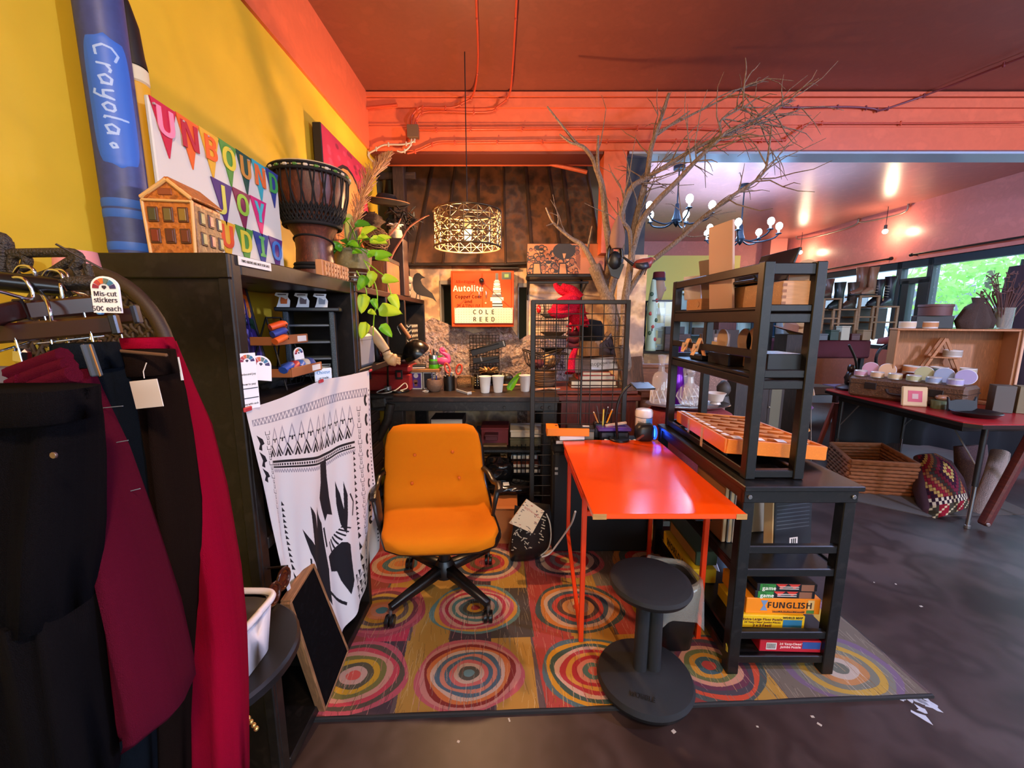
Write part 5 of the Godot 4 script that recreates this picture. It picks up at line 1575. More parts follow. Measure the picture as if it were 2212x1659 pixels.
func carton(t: Node3D,w: float,h: float,col: String,fig: String,txt: String) -> void:
	B(t,"carton",c("#d5cdc4",0.5),v3(-w / 2,0,-0.04),v3(w / 2,h,0.03))
	B(t,"front_print",c(col,0.4),v3(-w * 0.42,h * 0.08,0.0302),v3(w * (0.42 if txt == "" else 0.2),h * 0.93,0.0312),0.0)
	CY(t,"printed_figure",c(fig,0.5),v3(-0.004,h * 0.45,0.0312),w * 0.2,0.001,v3(90,0,0),16)
	if txt == "":
		CY(t,"printed_balloon",c("#d8c8b8",0.5),v3(0,h * 0.8,0.0312),w * 0.2,0.001,v3(90,0,0),16)
		B(t,"printed_figure_body",c(fig,0.5),v3(-0.012,h * 0.18,0.0312),v3(0.008,h * 0.4,0.0322),0.0)
	else:
		TX(t,"lettering",c("#1a1a1a"),txt,0.026,xf(v3(w * 0.33,h * 0.5,0.0305),v3(0,0,-90)),0.001,"Droid Sans",true)
func pens(at: Vector3,n: int,r: float,len: float,cols: Array,kind: String,where: String,group: String) -> void:
	var names := {"#1a3a5a": "dark blue","#16181c": "black","#2a4a6a": "steel blue","#c0562a": "orange","#1a2a3a": "navy","#2a5a4a": "dark green","#2a3a8a": "blue","#3a3a6a": "violet","#c9a83a": "yellow","#d0722a": "orange","#c9c08a": "cream","#2a2422": "black","#8a9a3a": "olive green","#b0552a": "rust","#e8941a": "bright orange","#d8c050": "yellow green","#c98a4a": "wooden","#3a2c26": "dark brown","#1f1a18": "black"}
	for i in n:
		var a := TAU * i / n + 0.4
		var t := thing(kind,"%s %s leaning %s" % [names[cols[i]],kind,where],kind,at + v3(cos(a),0,sin(a)) * r * 0.6,0,group)
		var tip := v3(cos(a) * r * 1.0,len * (0.85 + 0.15 * sin(i * 2.3)),sin(a) * r * 0.6)
		TU(t,"barrel",c(cols[i],0.45),[Vector3.ZERO,tip],0.0045,6)
		TU(t,"tip",c("#2a2420" if i % 2 else "#d8d0c4",0.5),[tip,tip * 1.07],[0.0045,0.002],6)
func under_bench() -> void:
	# crates,books and trays on the bench shelves; [pixels of the front face corners,depth,colour,kind]
	var rows := [
		["storage_box","long red fabric box on the upper shelf under the bench","box",v3(-0.222,0.477,-2.85),v3(-0.027,0.626,-2.85),"#6a1a1c"],
		["storage_box","small dark red box in front of the long red box under the bench","box",v3(-0.19,0.554,-2.78),v3(-0.101,0.595,-2.78),"#4a1416"],
		["storage_box","white lidded box with wide lid on the bench shelf near the grid post","box",v3(-0.01,0.572,-2.8),v3(0.236,0.623,-2.8),"#cfc0a6"],
		["storage_box","grey-green box under the white lidded box below the bench","box",v3(-0.013,0.463,-2.82),v3(0.212,0.559,-2.82),"#5a5236"],
		["book","white and blue book lying lowest but one in the wire tray under the bench","book",v3(-0.007,0.411,-2.8),v3(0.179,0.442,-2.8),"#9fa8b0"],
		["book","red book lying in the wire tray under the bench","book",v3(-0.003,0.341,-2.8),v3(0.196,0.376,-2.8),"#a0563a"],
		["book","dark green book lying at the bottom of the wire tray under the bench","book",v3(-0.007,0.306,-2.8),v3(0.207,0.338,-2.8),"#2a3a34"],
		["book","dark brown book stack end left of the red boxes under the bench","book",v3(-0.587,0.626,-2.85),v3(-0.352,0.695,-2.85),"#3a2420"]]
	var k := 0
	for r in rows:
		var t := thing(r[0],r[1],r[2])
		var m := c(r[5],0.7)
		var b: Vector3 = r[4] + v3(0,0,-0.2)
		B(t,"body",m,r[3],b)
		if r[2] == "book":
			B(t,"pages",c("#cfc4b0",0.8),v3(r[3].x + 0.006,r[3].y + 0.004,r[3].z + 0.0012),v3(b.x - 0.006,r[4].y - 0.004,r[3].z - 0.01),0.0)
		else:
			B(t,"lid_edge",m,v3(r[3].x - 0.004,r[4].y - 0.012,r[3].z + 0.004),v3(b.x + 0.004,r[4].y + 0.003,b.z))
		rebase(t,v3((r[3].x + b.x) / 2,r[3].y,(r[3].z + b.z) / 2))
		k += 1
	var cr := thing("wicker_crate","tan woven wicker crate with a hand hole on the shelf under the bench","crate")
	var a := v3(-0.206,0.348,-2.8)
	var b := v3(-0.036,0.504,-2.8)
	var wk := wood("wicker","#6a4a2a","#8f6a3e",0)
	for i in 7:
		for g in 7:
			if i in [2,3,4] and g in [2,3,4]:
				continue
			var x0 := lerpf(a.x,b.x,g / 7.0)
			var x1 := lerpf(a.x,b.x,(g + 1) / 7.0)
			var y := lerpf(a.y,b.y,(i + 0.5) / 7.0)
			TU(cr,"weave",wk,[v3(x0,y,a.z + 0.004 * (1 if (i + g) % 2 else -1)),v3(x1,y,a.z - 0.004 * (1 if (i + g) % 2 else -1))],0.0095,5)
	B(cr,"rim",wk,v3(a.x,b.y,a.z + 0.008),v3(b.x,b.y + 0.012,a.z - 0.2))
	B(cr,"side",wk,v3(a.x,a.y,a.z),v3(a.x + 0.008,b.y,a.z - 0.2))
	B(cr,"side",wk,v3(b.x - 0.008,a.y,a.z),v3(b.x,b.y,a.z - 0.2))
	B(cr,"back",wk,v3(a.x,a.y,a.z - 0.19),v3(b.x,b.y,a.z - 0.2))
	B(cr,"floor_panel",wk,v3(a.x,a.y,a.z),v3(b.x,a.y + 0.008,a.z - 0.2))
	rebase(cr,a)
	for i in 4:
		var cs := thing("wooden_crate","%s crate in the dark stack under the wall shelf" % ["lowest dark brown","second black-stained","third brown","topmost narrow"][i],"crate",v3(-0.945,0.014 + 0.2 * i,-2.46 - 0.02 * i))
		var cm := c(["#2a1f18","#15110f","#3f2c1e","#241a14"][i],0.7)
		for j in 3:
			B(cs,"slat",cm,v3(-0.085,0.006 + 0.064 * j,0.15),v3(0.085 - 0.02 * (i % 2),0.062 + 0.064 * j,0.135))
			B(cs,"slat",cm,v3(0.07 - 0.02 * (i % 2),0.006 + 0.064 * j,0.15),v3(0.085 - 0.02 * (i % 2),0.062 + 0.064 * j,-0.13))
		B(cs,"back",cm,v3(-0.085,0,0.13),v3(0.065 - 0.02 * (i % 2),0.196,-0.13))
	# wire tray
	var wt := thing("wire_tray","black wire basket tray holding the flat books under the bench","basket")
	var w := []
	var p := v3(-0.023,0.307,-2.77)
	var q := v3(0.216,0.513,-2.77)
	for i in 9:
		var x := lerpf(p.x,q.x,i / 8.0)
		w.append([v3(x,p.y,p.z),v3(x,q.y + 0.02 * sin(PI * i / 8.0),p.z)])
	for i in 5:
		var y := lerpf(p.y,q.y,i / 4.0)
		w.append([v3(p.x,y,p.z - 0.25),v3(p.x,y,p.z),v3(q.x,y,p.z),v3(q.x,y,p.z - 0.25)])
	WIRE(wt,"wires",c("#151312",0.5,0.5),w,0.0032)
	rebase(wt,p)
	# black plastic bags behind the chair
	var bm := c("#141213",0.16)
	var bg := thing("plastic_bag","crumpled black plastic bag on the low shelf right of the chair back","bag",v3(-0.099,0.343,-2.68))
	BL(bg,"bag",bm,v3(0,0.03,0),v3(0.11,0.09,0.06),0.6,5.0,26,3)
	var bg2 := thing("plastic_bag","flat black plastic parcel with a small white label under the crumpled bag","bag",v3(-0.019,0.293,-2.6))
	BL(bg2,"parcel",bm,v3(0.0,0.0,0),v3(0.16,0.035,0.1),0.35,4.0,24,5)
	BO(bg2,"label",c("#cfcac0"),v3(-0.02,0.036,0.05),v3(0.04,0.003,0.03),v3(25,10,0))
	for bq in [bg,bg2]:
		B(bq,"stand",c("#141112"),v3(-0.06,0.014 - bq.position.y,-0.05),v3(0.06,-0.02,0.0))
	# paper box and printed tote on the floor right of the chair
	var pb := thing("cardboard_box","plain brown cardboard box on the floor behind the chair seat","box")
	B(pb,"carton",c("#a8622e",0.8),v3(-0.09,-0.018,-2.36) * v3(1,0,1) + v3(-0.06,0.014,0),v3(0.034,0.251,-2.58))
	B(pb,"flap",c("#b06a34",0.8),v3(-0.097,0.251,-2.37),v3(0.034,0.26,-2.34))
	rebase(pb,v3(-0.032,-0.042,-2.4) * v3(1,0,1) + v3(0,0.014,0))
	var im := img(128,128,"#161414")
	var r := RandomNumberGenerator.new()
	r.seed = 12
	for i in 60:
		var o := v2(r.randf() * 80,60 + r.randf() * 68)
		iline(im,o,o + v2(r.randf_range(-16,16),r.randf_range(-12,12)),3,"#b8a890" if i % 2 else "#161414")
	for i in 10:
		iline(im,v2(90 + r.randf() * 20,20 + i * 9),v2(97 + r.randf() * 20,26 + i * 9),3,"#c9bca0")
	var tm := print_mat(im,0.3)
	var tt := thing("tote_bag","black tote bag with cream ink drawing slumped on the rug by the desk","bag")
	FT(tt,"bag",tm,[[v3(-0.011,0.02,-2.2),v3(0.173,0.049,-2.2),0.1],[v3(-0.022,0.093,-2.2),v3(0.216,0.093,-2.2),0.16],[v3(0.005,0.198,-2.22),v3(0.235,0.198,-2.22),0.14],[v3(0.065,0.284,-2.25),v3(0.234,0.269,-2.25),0.07],[v3(0.12,0.332,-2.27),v3(0.225,0.318,-2.27),0.03]],20,0.7)
	SH(tt,"drawing",tm,8,8,func(u,v):
		var a2: Vector3 = v3(0.015,0.372,-2.1)
		var b2: Vector3 = v3(0.216,0.335,-2.12)
		var d2: Vector3 = v3(0.207,0.11,-2.1)
		var e2: Vector3 = v3(-0.005,0.103,-2.09)
		return a2.lerp(b2,u).lerp(e2.lerp(d2,u),v) + v3(0,0,-0.05 + 0.02 * sin(PI * u)))
	TU(tt,"piping",c("#b8b0a0",0.5),smooth([v3(0.191,0.33,-2.13),v3(0.212,0.274,-2.13),v3(0.219,0.191,-2.13),v3(0.204,0.12,-2.13),v3(0.163,0.078,-2.13)],4),0.004,6)
	rebase(tt,v3(0.092,0,-2.198))
	var cb := img(96,128,"#c9b394")
	for i in 70:
		var o := v2(r.randf() * 96,r.randf() * 128)
		if absf(o.x - 48) < 30 and absf(o.y - 80) < 30:
			continue
		iline(cb,o,o + v2(r.randf_range(-12,12),r.randf_range(-8,8)),2.5,"#3a2c2a" if i % 3 else "#9a4a3a")
	var bk := thing("book","cream illustrated paperback tilted on top of the slumped tote bag","book")
	var b0 := [v3(0.082,0.413,-2.14),v3(0.18,0.351,-2.12),v3(0.111,0.252,-2.06),v3(-0.015,0.301,-2.08)]
	Q(bk,"cover_print",print_mat(cb),b0[0],b0[1],b0[2],b0[3])
	var nn: Vector3 = (b0[1] - b0[0]).cross(b0[3] - b0[0]).normalized()
	if nn.y > 0:
		nn = -nn
	var st := new_st()
	st.set_smooth_group(-1)
	for i in 4:
		var e0: Vector3 = b0[i]
		var e1: Vector3 = b0[(i + 1) % 4]
		quad_dir(st,e0,e1,e1 + nn * 0.03,e0 + nn * 0.03,(e0 + e1) / 2 - (b0[0] + b0[2]) / 2)
	quad_dir(st,b0[0] + nn * 0.03,b0[1] + nn * 0.03,b0[2] + nn * 0.03,b0[3] + nn * 0.03,nn)
	put(bk,"pages",done(st),c("#c9a988",0.8))
	var yv = (b0[0] - b0[3]).normalized()
	var xv = (b0[1] - b0[0]).normalized()
	TX(bk,"title",c("#a04a38"),"WILDWOOD",0.0105,Transform3D(Basis(xv,xv.cross(nn).normalized(),-nn),b0[0].lerp(b0[1],0.5) * 0.7 + b0[3].lerp(b0[2],0.5) * 0.3 - nn * 0.001),0.001,"Droid Serif",true)
	rebase(bk,b0[3])
# ---------- wall cabinet,shelf,picture and grid ----------
func wall_goods() -> void:
	var or1 := c("#d84a1c",0.6,0.0,0.3)
	var t := thing("sign_cabinet","orange two-door wall cabinet printed with spark plug advertising over the bench","cabinet")
	var a := v3(-0.497,1.34,-3.4)
	var b := v3(0.015,1.789,-3.4)
	B(t,"body",or1,a,v3(b.x,b.y,-3.595))
	var mx := lerpf(a.x,b.x,0.5)
	for q in [[a.x + 0.012,mx - 0.002],[mx + 0.002,b.x - 0.02]]:
		B(t,"door",or1,v3(q[0],a.y + 0.03,a.z),v3(q[1],b.y - 0.015,a.z + 0.01))
	var z := a.z + 0.0105
	var s := (b.x - a.x) / 134.0
	var at := func(x: float,y: float) -> Vector3:
		return v3(a.x + (x - 976) * s,b.y - (y - 585) * s,z)
	var ink := c("#1a0d0a",0.9,0.0,0.05)
	TX(t,"lettering",ink,"AlliedSignal",0.020,xf(at.call(1007,608)),0.001,"Droid Serif")
	TX(t,"lettering",c("#ead8c8"),"Autolite",0.046,xf(at.call(1013,622)),0.0015,"Droid Sans",true)
	TX(t,"lettering",ink,"Copper Core",0.0265,xf(at.call(1013,639)),0.002,"Droid Sans",true)
	TX(t,"lettering",ink,"and",0.026,xf(at.call(1013,649)),0.001,"Droid Sans",true)
	TX(t,"lettering",ink,"PLATINUM",0.029,xf(at.call(1013,659)),0.002)
	# spark plug
	var rect := func(nm: String,hex: String,x0: float,y0: float,x1: float,y1: float,d := 0.002) -> void:
		B(t,nm,c(hex,0.4),at.call(x0,y1),at.call(x1,y0) + v3(0,0,d),0.0)
	rect.call("printed_plug","#d8d4d0",1070,604,1078,622)
	rect.call("printed_plug","#2a2624",1071,590,1077,604)
	for i in 5:
		rect.call("printed_plug","#ece8e4" if i % 2 else "#a8a4a0",1068 - i * 0.7,606 + i * 5,1080 + i * 0.7,610 + i * 5,0.003)
	rect.call("printed_plug","#d8d4d0",1066,626,1082,634,0.0025)
	rect.call("printed_plug","#4a4442",1063,634,1084,640)
	rect.call("printed_plug","#c9c5c0",1060,640,1088,648)
	rect.call("printed_plug","#e8e4e0",1064,648,1084,652)
	for i in 4:
		rect.call("printed_plug","#1f1b1a" if i % 2 == 0 else "#d8d4d0",1064,652 + i * 3,1086,655 + i * 3)
	TX(t,"lettering",c("#2a1612"),"Autolite",0.014,xf(at.call(1074,630) + v3(0,0,0.003)),0.001,"Droid Sans",true)
	rect.call("sticker","#2c3a1e",1084,588,1104,603)
	rect.call("sticker_mark","#7aa048",1090,592,1099,599,0.003)
	for x in [1036,1051]:
		TU(t,"handle",c("#c9b8a8",0.25,0.9),smooth([at.call(x,626),at.call(x,628) + v3(0,0,0.012),at.call(x,638) + v3(0,0,0.012),at.call(x,642)],3),0.006,6)
	CY(t,"lock",c("#c9a878",0.3,0.8),at.call(1050,652),0.008,0.006,v3(90,0,0),12)
	# peg letter board
	var pg := c("#d6ccb0",0.6)
	B(t,"letter_board",pg,at.call(983,695),at.call(1108,662) + v3(0,0,0.012))
	var dots := new_st()
	dots.set_smooth_group(-1)
	for i in 22:
		for j in 6:
			var p: Vector3 = at.call(986 + i * 5.7,666 + j * 5.2) + v3(0,0,0.0126)
			var r := 0.0022
			quad_dir(dots,p + v3(-r,r,0),p + v3(r,r,0),p + v3(r,-r,0),p + v3(-r,-r,0),v3(0,0,1))
	put(t,"peg_hole",done(dots),c("#4a4236"))
	for k in 4:
		TX(t,"letter",c("#23201e"),"COLE"[k],0.036,xf(at.call(1026 + k * 13,671) + v3(0,0,0.0125)),0.003,"Droid Sans",true)
		TX(t,"letter",c("#23201e"),"REED"[k],0.036,xf(at.call(1026 + k * 13,686.5) + v3(0,0,0.0125)),0.003,"Droid Sans",true)
	rebase(t,v3(mx,a.y,-3.5))
	var kn := thing("hanging_ball","black ball hung on thin strings over the orange cabinet doors","ornament",at.call(1042,606) + v3(0,0,0.03))
	BL(kn,"ball",c("#1d1a19",0.3),Vector3.ZERO,Vector3.ONE * 0.021,0.0,1.0,14)
	for x in [985,1106]:
		TU(kn,"string",c("#4a3a30"),[Vector3.ZERO,at.call(x,664) - kn.position + v3(0,0,0.016)],0.0015,4)
	TU(kn,"cord",c("#1d1a19"),[Vector3.ZERO,v3(0,-0.11,-0.02)],0.0018,4)
	var st := thing("dark_strip","thin dark metal strip above the orange cabinet","strip",v3(-0.063,1.818,-3.55))
	B(st,"strip",c("#1d1917"),v3(-0.12,0,0.04),v3(0.12,0.014,-0.05))
	# candle in the slit
	var cn := thing("grey_candle","grey pillar candle standing in the left wall slit","candle",v3(-0.587,1.264,-3.66))
	LA(cn,"candle",c("#56585a",0.7),[[0,0],[0.028,0],[0.03,0.02],[0.026,0.1],[0.02,0.106],[0,0.104]],Vector3.ZERO,16)
	TU(cn,"wick",c("#1a1614"),[v3(0,0.1,0),v3(0,0.115,0)],0.002,4)
	# wire wall pocket
	var wp := thing("wire_pocket","black wire wall pocket rack above the gilded plant","rack")
	var w := []
	var p0 := v3(-0.361,0.945,-3.5)
	var p1 := v3(-0.111,1.268,-3.5)
	for i in 10:
		var x := lerpf(p0.x,p1.x,i / 9.0)
		w.append([v3(x,p0.y,p0.z),v3(x,p1.y,p0.z)])
	for i in 12:
		var y := lerpf(p0.y,p1.y,i / 11.0)
		w.append([v3(p0.x,y,p0.z),v3(p1.x,y,p0.z)])
	for y in [0.18,0.55]:
		var yy := lerpf(p0.y,p1.y,y)
		w.append([v3(p0.x,yy,p0.z),v3(p0.x,yy + 0.02,p0.z + 0.1),v3(p1.x,yy + 0.08,p0.z + 0.1),v3(p1.x,yy,p0.z)])
		w.append([v3(p0.x,yy - 0.04,p0.z + 0.06),v3(p1.x,yy - 0.0,p0.z + 0.06)])
	WIRE(wp,"wires",c("#141211",0.5,0.4),w,0.003)
	rebase(wp,p0)
	for i in 2:
		var f := thing("folder",["black folder tilted out of the upper wire pocket","dark folder lying in the lower wire pocket"][i],"folder",[v3(-0.198,1.163,-3.42),v3(-0.219,1.061,-3.43)][i])
		BO(f,"folder",c("#100e0e",0.4),Vector3.ZERO,v3(0.3 if i == 0 else 0.22,0.055,0.03),v3(0,0,17 if i == 0 else 4))
		BO(f,"clasp",c("#8a8680",0.3,0.7),v3(0.13,0.04,0.016) if i == 0 else v3(-0.04,0.012,0.016),v3(0.012,0.045,0.004),v3(0,0,17))
	# picture board of a crowd on a metal shelf
	var im := img(384,144,"#b06a3e")
	var r := RandomNumberGenerator.new()
	r.seed = 17
	for i in 150:
		var o := v2(r.randf() * 250,16 + r.randf() * 128)
		var g := r.randf_range(6,16)
		idisc(im,o,g,g,"#20161a")
		idisc(im,o + v2(0,2),g - 3,g - 3,["#c98a58","#b5733f","#8a5030"][i % 3])
		if i % 3 == 0:
			idisc(im,o + v2(0,-g * 0.4),g,g * 0.6,"#20161a")
	idisc(im,v2(182,34),56,40,"#20181c")
	ipoly(im,[v2(174,46),v2(192,46),v2(186,70),v2(180,70)],"#c08a58")
	for x in [50,180]:
		ipoly(im,[v2(x - 22,90),v2(x + 14,90),v2(x + 22,144),v2(x - 26,144)],"#20161a")
		ipoly(im,[v2(x - 17,96),v2(x + 10,96),v2(x + 16,144),v2(x - 20,144)],"#bf8250")
	ipoly(im,[v2(200,120),v2(250,92),v2(256,100),v2(206,132)],"#a87048")
	for i in 9:
		iline(im,v2(240,20 + i * 9),v2(264,60 + i * 8),3,"#5a3020")
	idisc(im,v2(366,92),12,12,"#8a4a3a")
	var pk := thing("picture_board","copper-toned picture board of a drawn crowd standing on the metal shelf","picture",v3(0.427,1.757,-3.34))
	B(pk,"board",c("#2a1c16"),v3(-0.31,0,-0.02),v3(0.31,0.235,0))
	FACE(pk,"print",print_mat(im,0.5),0.61,0.228,xf(v3(0,0.117,0.001)))
	var sh := thing("bracket_shelf","dark metal wall shelf with two brackets under the picture board","shelf",v3(0.427,1.757,-3.34) + v3(0,-0.002,0))
	var dm := c("#1a1817",0.45,0.4)
	B(sh,"board",dm,v3(-0.31,-0.022,0.02),v3(0.31,0,-0.26))
	B(sh,"rail",dm,v3(-0.29,-0.075,0.03),v3(0.18,-0.055,0.01))
	for x in [-0.3,0.16]:
		B(sh,"bracket",dm,v3(x,-0.19,-0.235),v3(x + 0.016,-0.02,-0.26))
		BAR(sh,"brace",dm,v3(x + 0.008,-0.065,0.02),v3(x + 0.008,-0.14,-0.24),0.014,0.012)
func grid_corner() -> void:
	var m := c("#2e2a27",0.45,0.4)
	var t := thing("grid_panel","black free-standing wire grid panel with square tube frame in front of the red chest","display panel",v3(0.4,0.014,-2.45))
	var x0 := -0.275
	var x1 := 0.285
	B(t,"post",m,v3(x0 - 0.014,0,-0.014),v3(x0 + 0.014,1.5,0.014))
	B(t,"post",m,v3(x1 - 0.014,0,-0.014),v3(x1 + 0.014,1.5,0.014))
	B(t,"top_rail",m,v3(x0,1.475,-0.013),v3(x1,1.50,0.013))
	var w := []
	for i in range(1,8):
		w.append([v3(x0 + i * 0.07,0.25,0),v3(x0 + i * 0.07,1.48,0)])
	for i in 18:
		w.append([v3(x0,0.28 + i * 0.067,0.003),v3(x1,0.28 + i * 0.067,0.003)])
	WIRE(t,"grid_wires",m,w,0.0028)
	B(t,"middle_bar",m,v3(0.015,0.2,-0.006),v3(0.027,1.48,0.006))
	for s in [x0,x1]:
		B(t,"foot",m,v3(s - 0.014,0,-0.2),v3(s + 0.014,0.02,0.03))
	# pink-red plush glove creature hanging behind the grid
	var rd := nz("redfelt",["#b00f2c","#c8163a","#d8203f"],0.03,0.95,v3(6,6,6),0.4,0.2)
	var g := thing("felt_creature","large bright red felt creature with fringed scales hanging behind the grid","soft sculpture")
	TU(g,"finger",rd,smooth([v3(0.307,1.655,-2.98),v3(0.32,1.629,-2.98),v3(0.357,1.6,-2.98),v3(0.417,1.584,-2.98),v3(0.465,1.548,-2.98)],4),[0.014,0.045],12)
	TU(g,"finger",rd,smooth([v3(0.35,1.639,-2.95),v3(0.379,1.623,-2.95),v3(0.426,1.601,-2.95),v3(0.473,1.546,-2.95)],4),[0.016,0.045],12)
	FT(g,"head",rd,[[v3(0.278,1.44,-2.95),v3(0.291,1.42,-2.95),0.03],[v3(0.283,1.498,-2.95),v3(0.361,1.42,-2.95),0.08],[v3(0.325,1.546,-2.95),v3(0.416,1.459,-2.95),0.13],[v3(0.4,1.585,-2.95),v3(0.485,1.472,-2.95),0.15],[v3(0.473,1.562,-2.95),v3(0.515,1.459,-2.95),0.1]],18,0.9,0.12)
	TU(g,"lower_jaw",rd,smooth([v3(0.269,1.472,-2.93),v3(0.308,1.439,-2.93),v3(0.38,1.452,-2.93),v3(0.452,1.484,-2.93)],4),[0.025,0.045],12)
	FT(g,"neck",rd,[[v3(0.417,1.531,-2.97),v3(0.516,1.531,-2.97),0.1],[v3(0.406,1.417,-2.97),v3(0.533,1.427,-2.97),0.12],[v3(0.401,1.341,-2.97),v3(0.561,1.367,-2.97),0.09]],18,0.9,0.2)
	for q in [[v3(0.417,1.368,-2.9),v3(0.385,1.349,-2.9)],[v3(0.495,1.388,-2.9),v3(0.54,1.394,-2.9)],[v3(0.5,1.445,-2.9),v3(0.542,1.439,-2.9)],[v3(0.463,1.355,-2.9),v3(0.471,1.316,-2.9)],[v3(0.509,1.362,-2.9),v3(0.535,1.349,-2.9)],[v3(0.431,1.349,-2.9),v3(0.425,1.31,-2.9)]]:
		TU(g,"scale",rd,q,[0.028,0.008],8,0.5)
	var eye := c("#0d0b0c",0.2)
	BL(g,"eye",eye,v3(0.394,1.517,-2.87),v3(0.02,0.01,0.008),0.0,1.0,12)
	var dk := nz("darkred",["#5a0d1a","#7a1424","#480a14"],0.05,0.9,v3(8,8,8))
	for i in 3:
		TU(g,"rolled_fold",dk,smooth([v3(0.399,1.315,-2.95),v3(0.446,1.302,-2.95),v3(0.486,1.315,-2.95)],3).map(func(p): return p + v3(0,-0.048 * i,0)),0.024,8)
	FT(g,"boot_leg",rd,[[v3(0.435,1.195,-2.95),v3(0.482,1.202,-2.95),0.05],[v3(0.41,1.118,-2.95),v3(0.46,1.118,-2.95),0.05],[v3(0.399,1.036,-2.93),v3(0.456,1.039,-2.93),0.06],[v3(0.381,1.017,-2.92),v3(0.458,1.024,-2.92),0.07]],14,0.9,0.2)
	rebase(g,v3(0.453,1.017,-2.95))
	# chest
	var cw := wood("chest","#5a2418","#73301f",1,0.45)
	var ch := thing("wooden_chest","reddish wooden chest of plain boards behind the grid panel","chest",v3(0.64,0.014,-3.12))
	B(ch,"body",cw,v3(-0.28,0,0.19),v3(0.27,0.80,-0.2))
	B(ch,"lid",wood("chest","","",0),v3(-0.31,0.80,0.22),v3(0.30,0.84,-0.22),0.006)
	B(ch,"lid_trim",wood("chestlip","#6b2c1c","#823a26",0,0.4),v3(-0.32,0.845,0.2),v3(0.28,0.885,-0.2),0.008)
	for x in [-0.1,0.09]:
		B(ch,"board_joint",c("#2a100a"),v3(x,0.01,0.1905),v3(x + 0.003,0.79,0.189),0.0)
	var top := 0.90
	var k := 0
	for q in [[1235,1335,"#4a2a1a",0.018,"brown clothbound board lowest of the stack on the red chest"],[1237,1332,"#3a241a",0.04,"thick cream-paged book low in the stack on the red chest"],[1254,1330,"#9a2a26",0.035,"red book in the middle of the stack on the red chest"],[1264,1322,"#a8563e",0.026,"small salmon book on top of the stack on the red chest"]]:
		var b := thing("book",q[4],"book",v3(lerpf(0.47,0.74,((q[0] + q[1]) / 2.0 - 1235) / 100.0),top,-3.05),[2,-1,3,-4][k])
		var hw: float = (q[1] - q[0]) * 0.00175
		B(b,"cover",c(q[2],0.6),v3(-hw,0,0.08),v3(hw,q[3],-0.08),0.002)
		B(b,"pages",c("#cdbf9c",0.8),v3(-hw + 0.004,0.005,0.0815),v3(hw - 0.004,q[3] - 0.005,0.07),0.0)
		top += q[3]
		k += 1
	var sg := thing("block_sign","weathered wooden block with a white slip reading nope, not today","sign",v3(0.642,top,-3.04))
	sg.rotation_degrees = v3(0,-4,5)
	B(sg,"block",wood("greyw","#5a4438","#75594a",0),v3(-0.18,0,0.05),v3(0.155,0.11,-0.05),0.006)
	B(sg,"slip",c("#cfd2d8",0.5),v3(-0.05,0.015,0.0505),v3(0.15,0.1,0.0525),0.0)
	TX(sg,"lettering",c("#2a2a30"),"nope,",0.028,xf(v3(-0.005,0.058,0.053)),0.001,"Droid Serif")
	TX(sg,"lettering",c("#2a2a30"),"not today.",0.0165,xf(v3(0.09,0.06,0.053)),0.001,"Droid Sans",true)
	var dr := thing("wood_cylinder","short tan wooden drum under the black fur hat","drum",v3(0.575,1.12,-3.04) * v3(1,0,1) + v3(0,top + 0.118,0))
	LA(dr,"drum",wood("tanw","#9a6a40","#b98450",1),[[0,0],[0.085,0],[0.085,0.11],[0,0.11]],Vector3.ZERO,24)
	var fh := thing("fur_hat","round black fuzzy hat on the tan wooden drum","hat",dr.position + v3(0,0.112,0))
	LA(fh,"hat",nz("fuzz",["#0a0a0c","#17181c"],0.2,0.98,v3(10,10,10),1.0),[[0,0],[0.1,0],[0.108,0.03],[0.104,0.1],[0.08,0.14],[0,0.155]],Vector3.ZERO,24)
	var pl := thing("hanging_plaque","brown pointed plaque with a painted tree hung from a forked twig","plaque",v3(0.734,1.172,-2.99))
	PR(pl,"plaque",c("#3a241c",0.6),[v2(-0.1,-0.03),v2(0.085,-0.03),v2(0.085,0.06),v2(0.0,0.13),v2(-0.1,0.04)],0.014)
	for i in 6:
		BAR(pl,"painted_branch",c("#1c100c"),v3(-0.01,0.0,0.008),v3(-0.05 + 0.022 * i,0.05 + 0.012 * (i % 2),0.008),0.005,0.002)
	BAR(pl,"painted_trunk",c("#1c100c"),v3(-0.01,-0.03,0.008),v3(-0.01,0.02,0.008),0.008,0.002)
	TU(pl,"twig",c("#8a7660",0.8),[v3(0.683,1.258,-2.96),v3(0.731,1.318,-2.96),v3(0.748,1.301,-2.96),v3(0.807,1.181,-2.96)].map(func(p): return p - v3(0.734,1.172,-2.99)),0.009,6)
	var lb := thing("leaning_board","dark varnished board leaning at the right end of the red chest","board",v3(0.865,0.887,-2.945))
	BO(lb,"board",wood("lbw","#4a2c1c","#6a4028",1),v3(0.01,0.12,0),v3(0.16,0.25,0.02),v3(-8,0,5))
	# jewellery trays behind the left half of the grid
	for i in 3:
		var tr := thing("glass_dish",["clear glass dish on the upper wire shelf behind the grid","dish of shells and stones on the second wire shelf behind the grid","dark tray on the lower wire shelf behind the grid"][i],"dish",[v3(0.33,1.408,-3.3),v3(0.332,1.268,-3.3),v3(0.334,1.141,-3.3)][i])
		LA(tr,"dish",[c("#a8a49c",0.15,0.6),c("#6a5a48",0.5),c("#2a2624",0.4)][i],[[0,0],[0.06,0],[0.11,0.035],[0.105,0.035],[0.055,0.006],[0,0.006]],Vector3.ZERO,24,Vector3.ZERO,1.0,0.6)
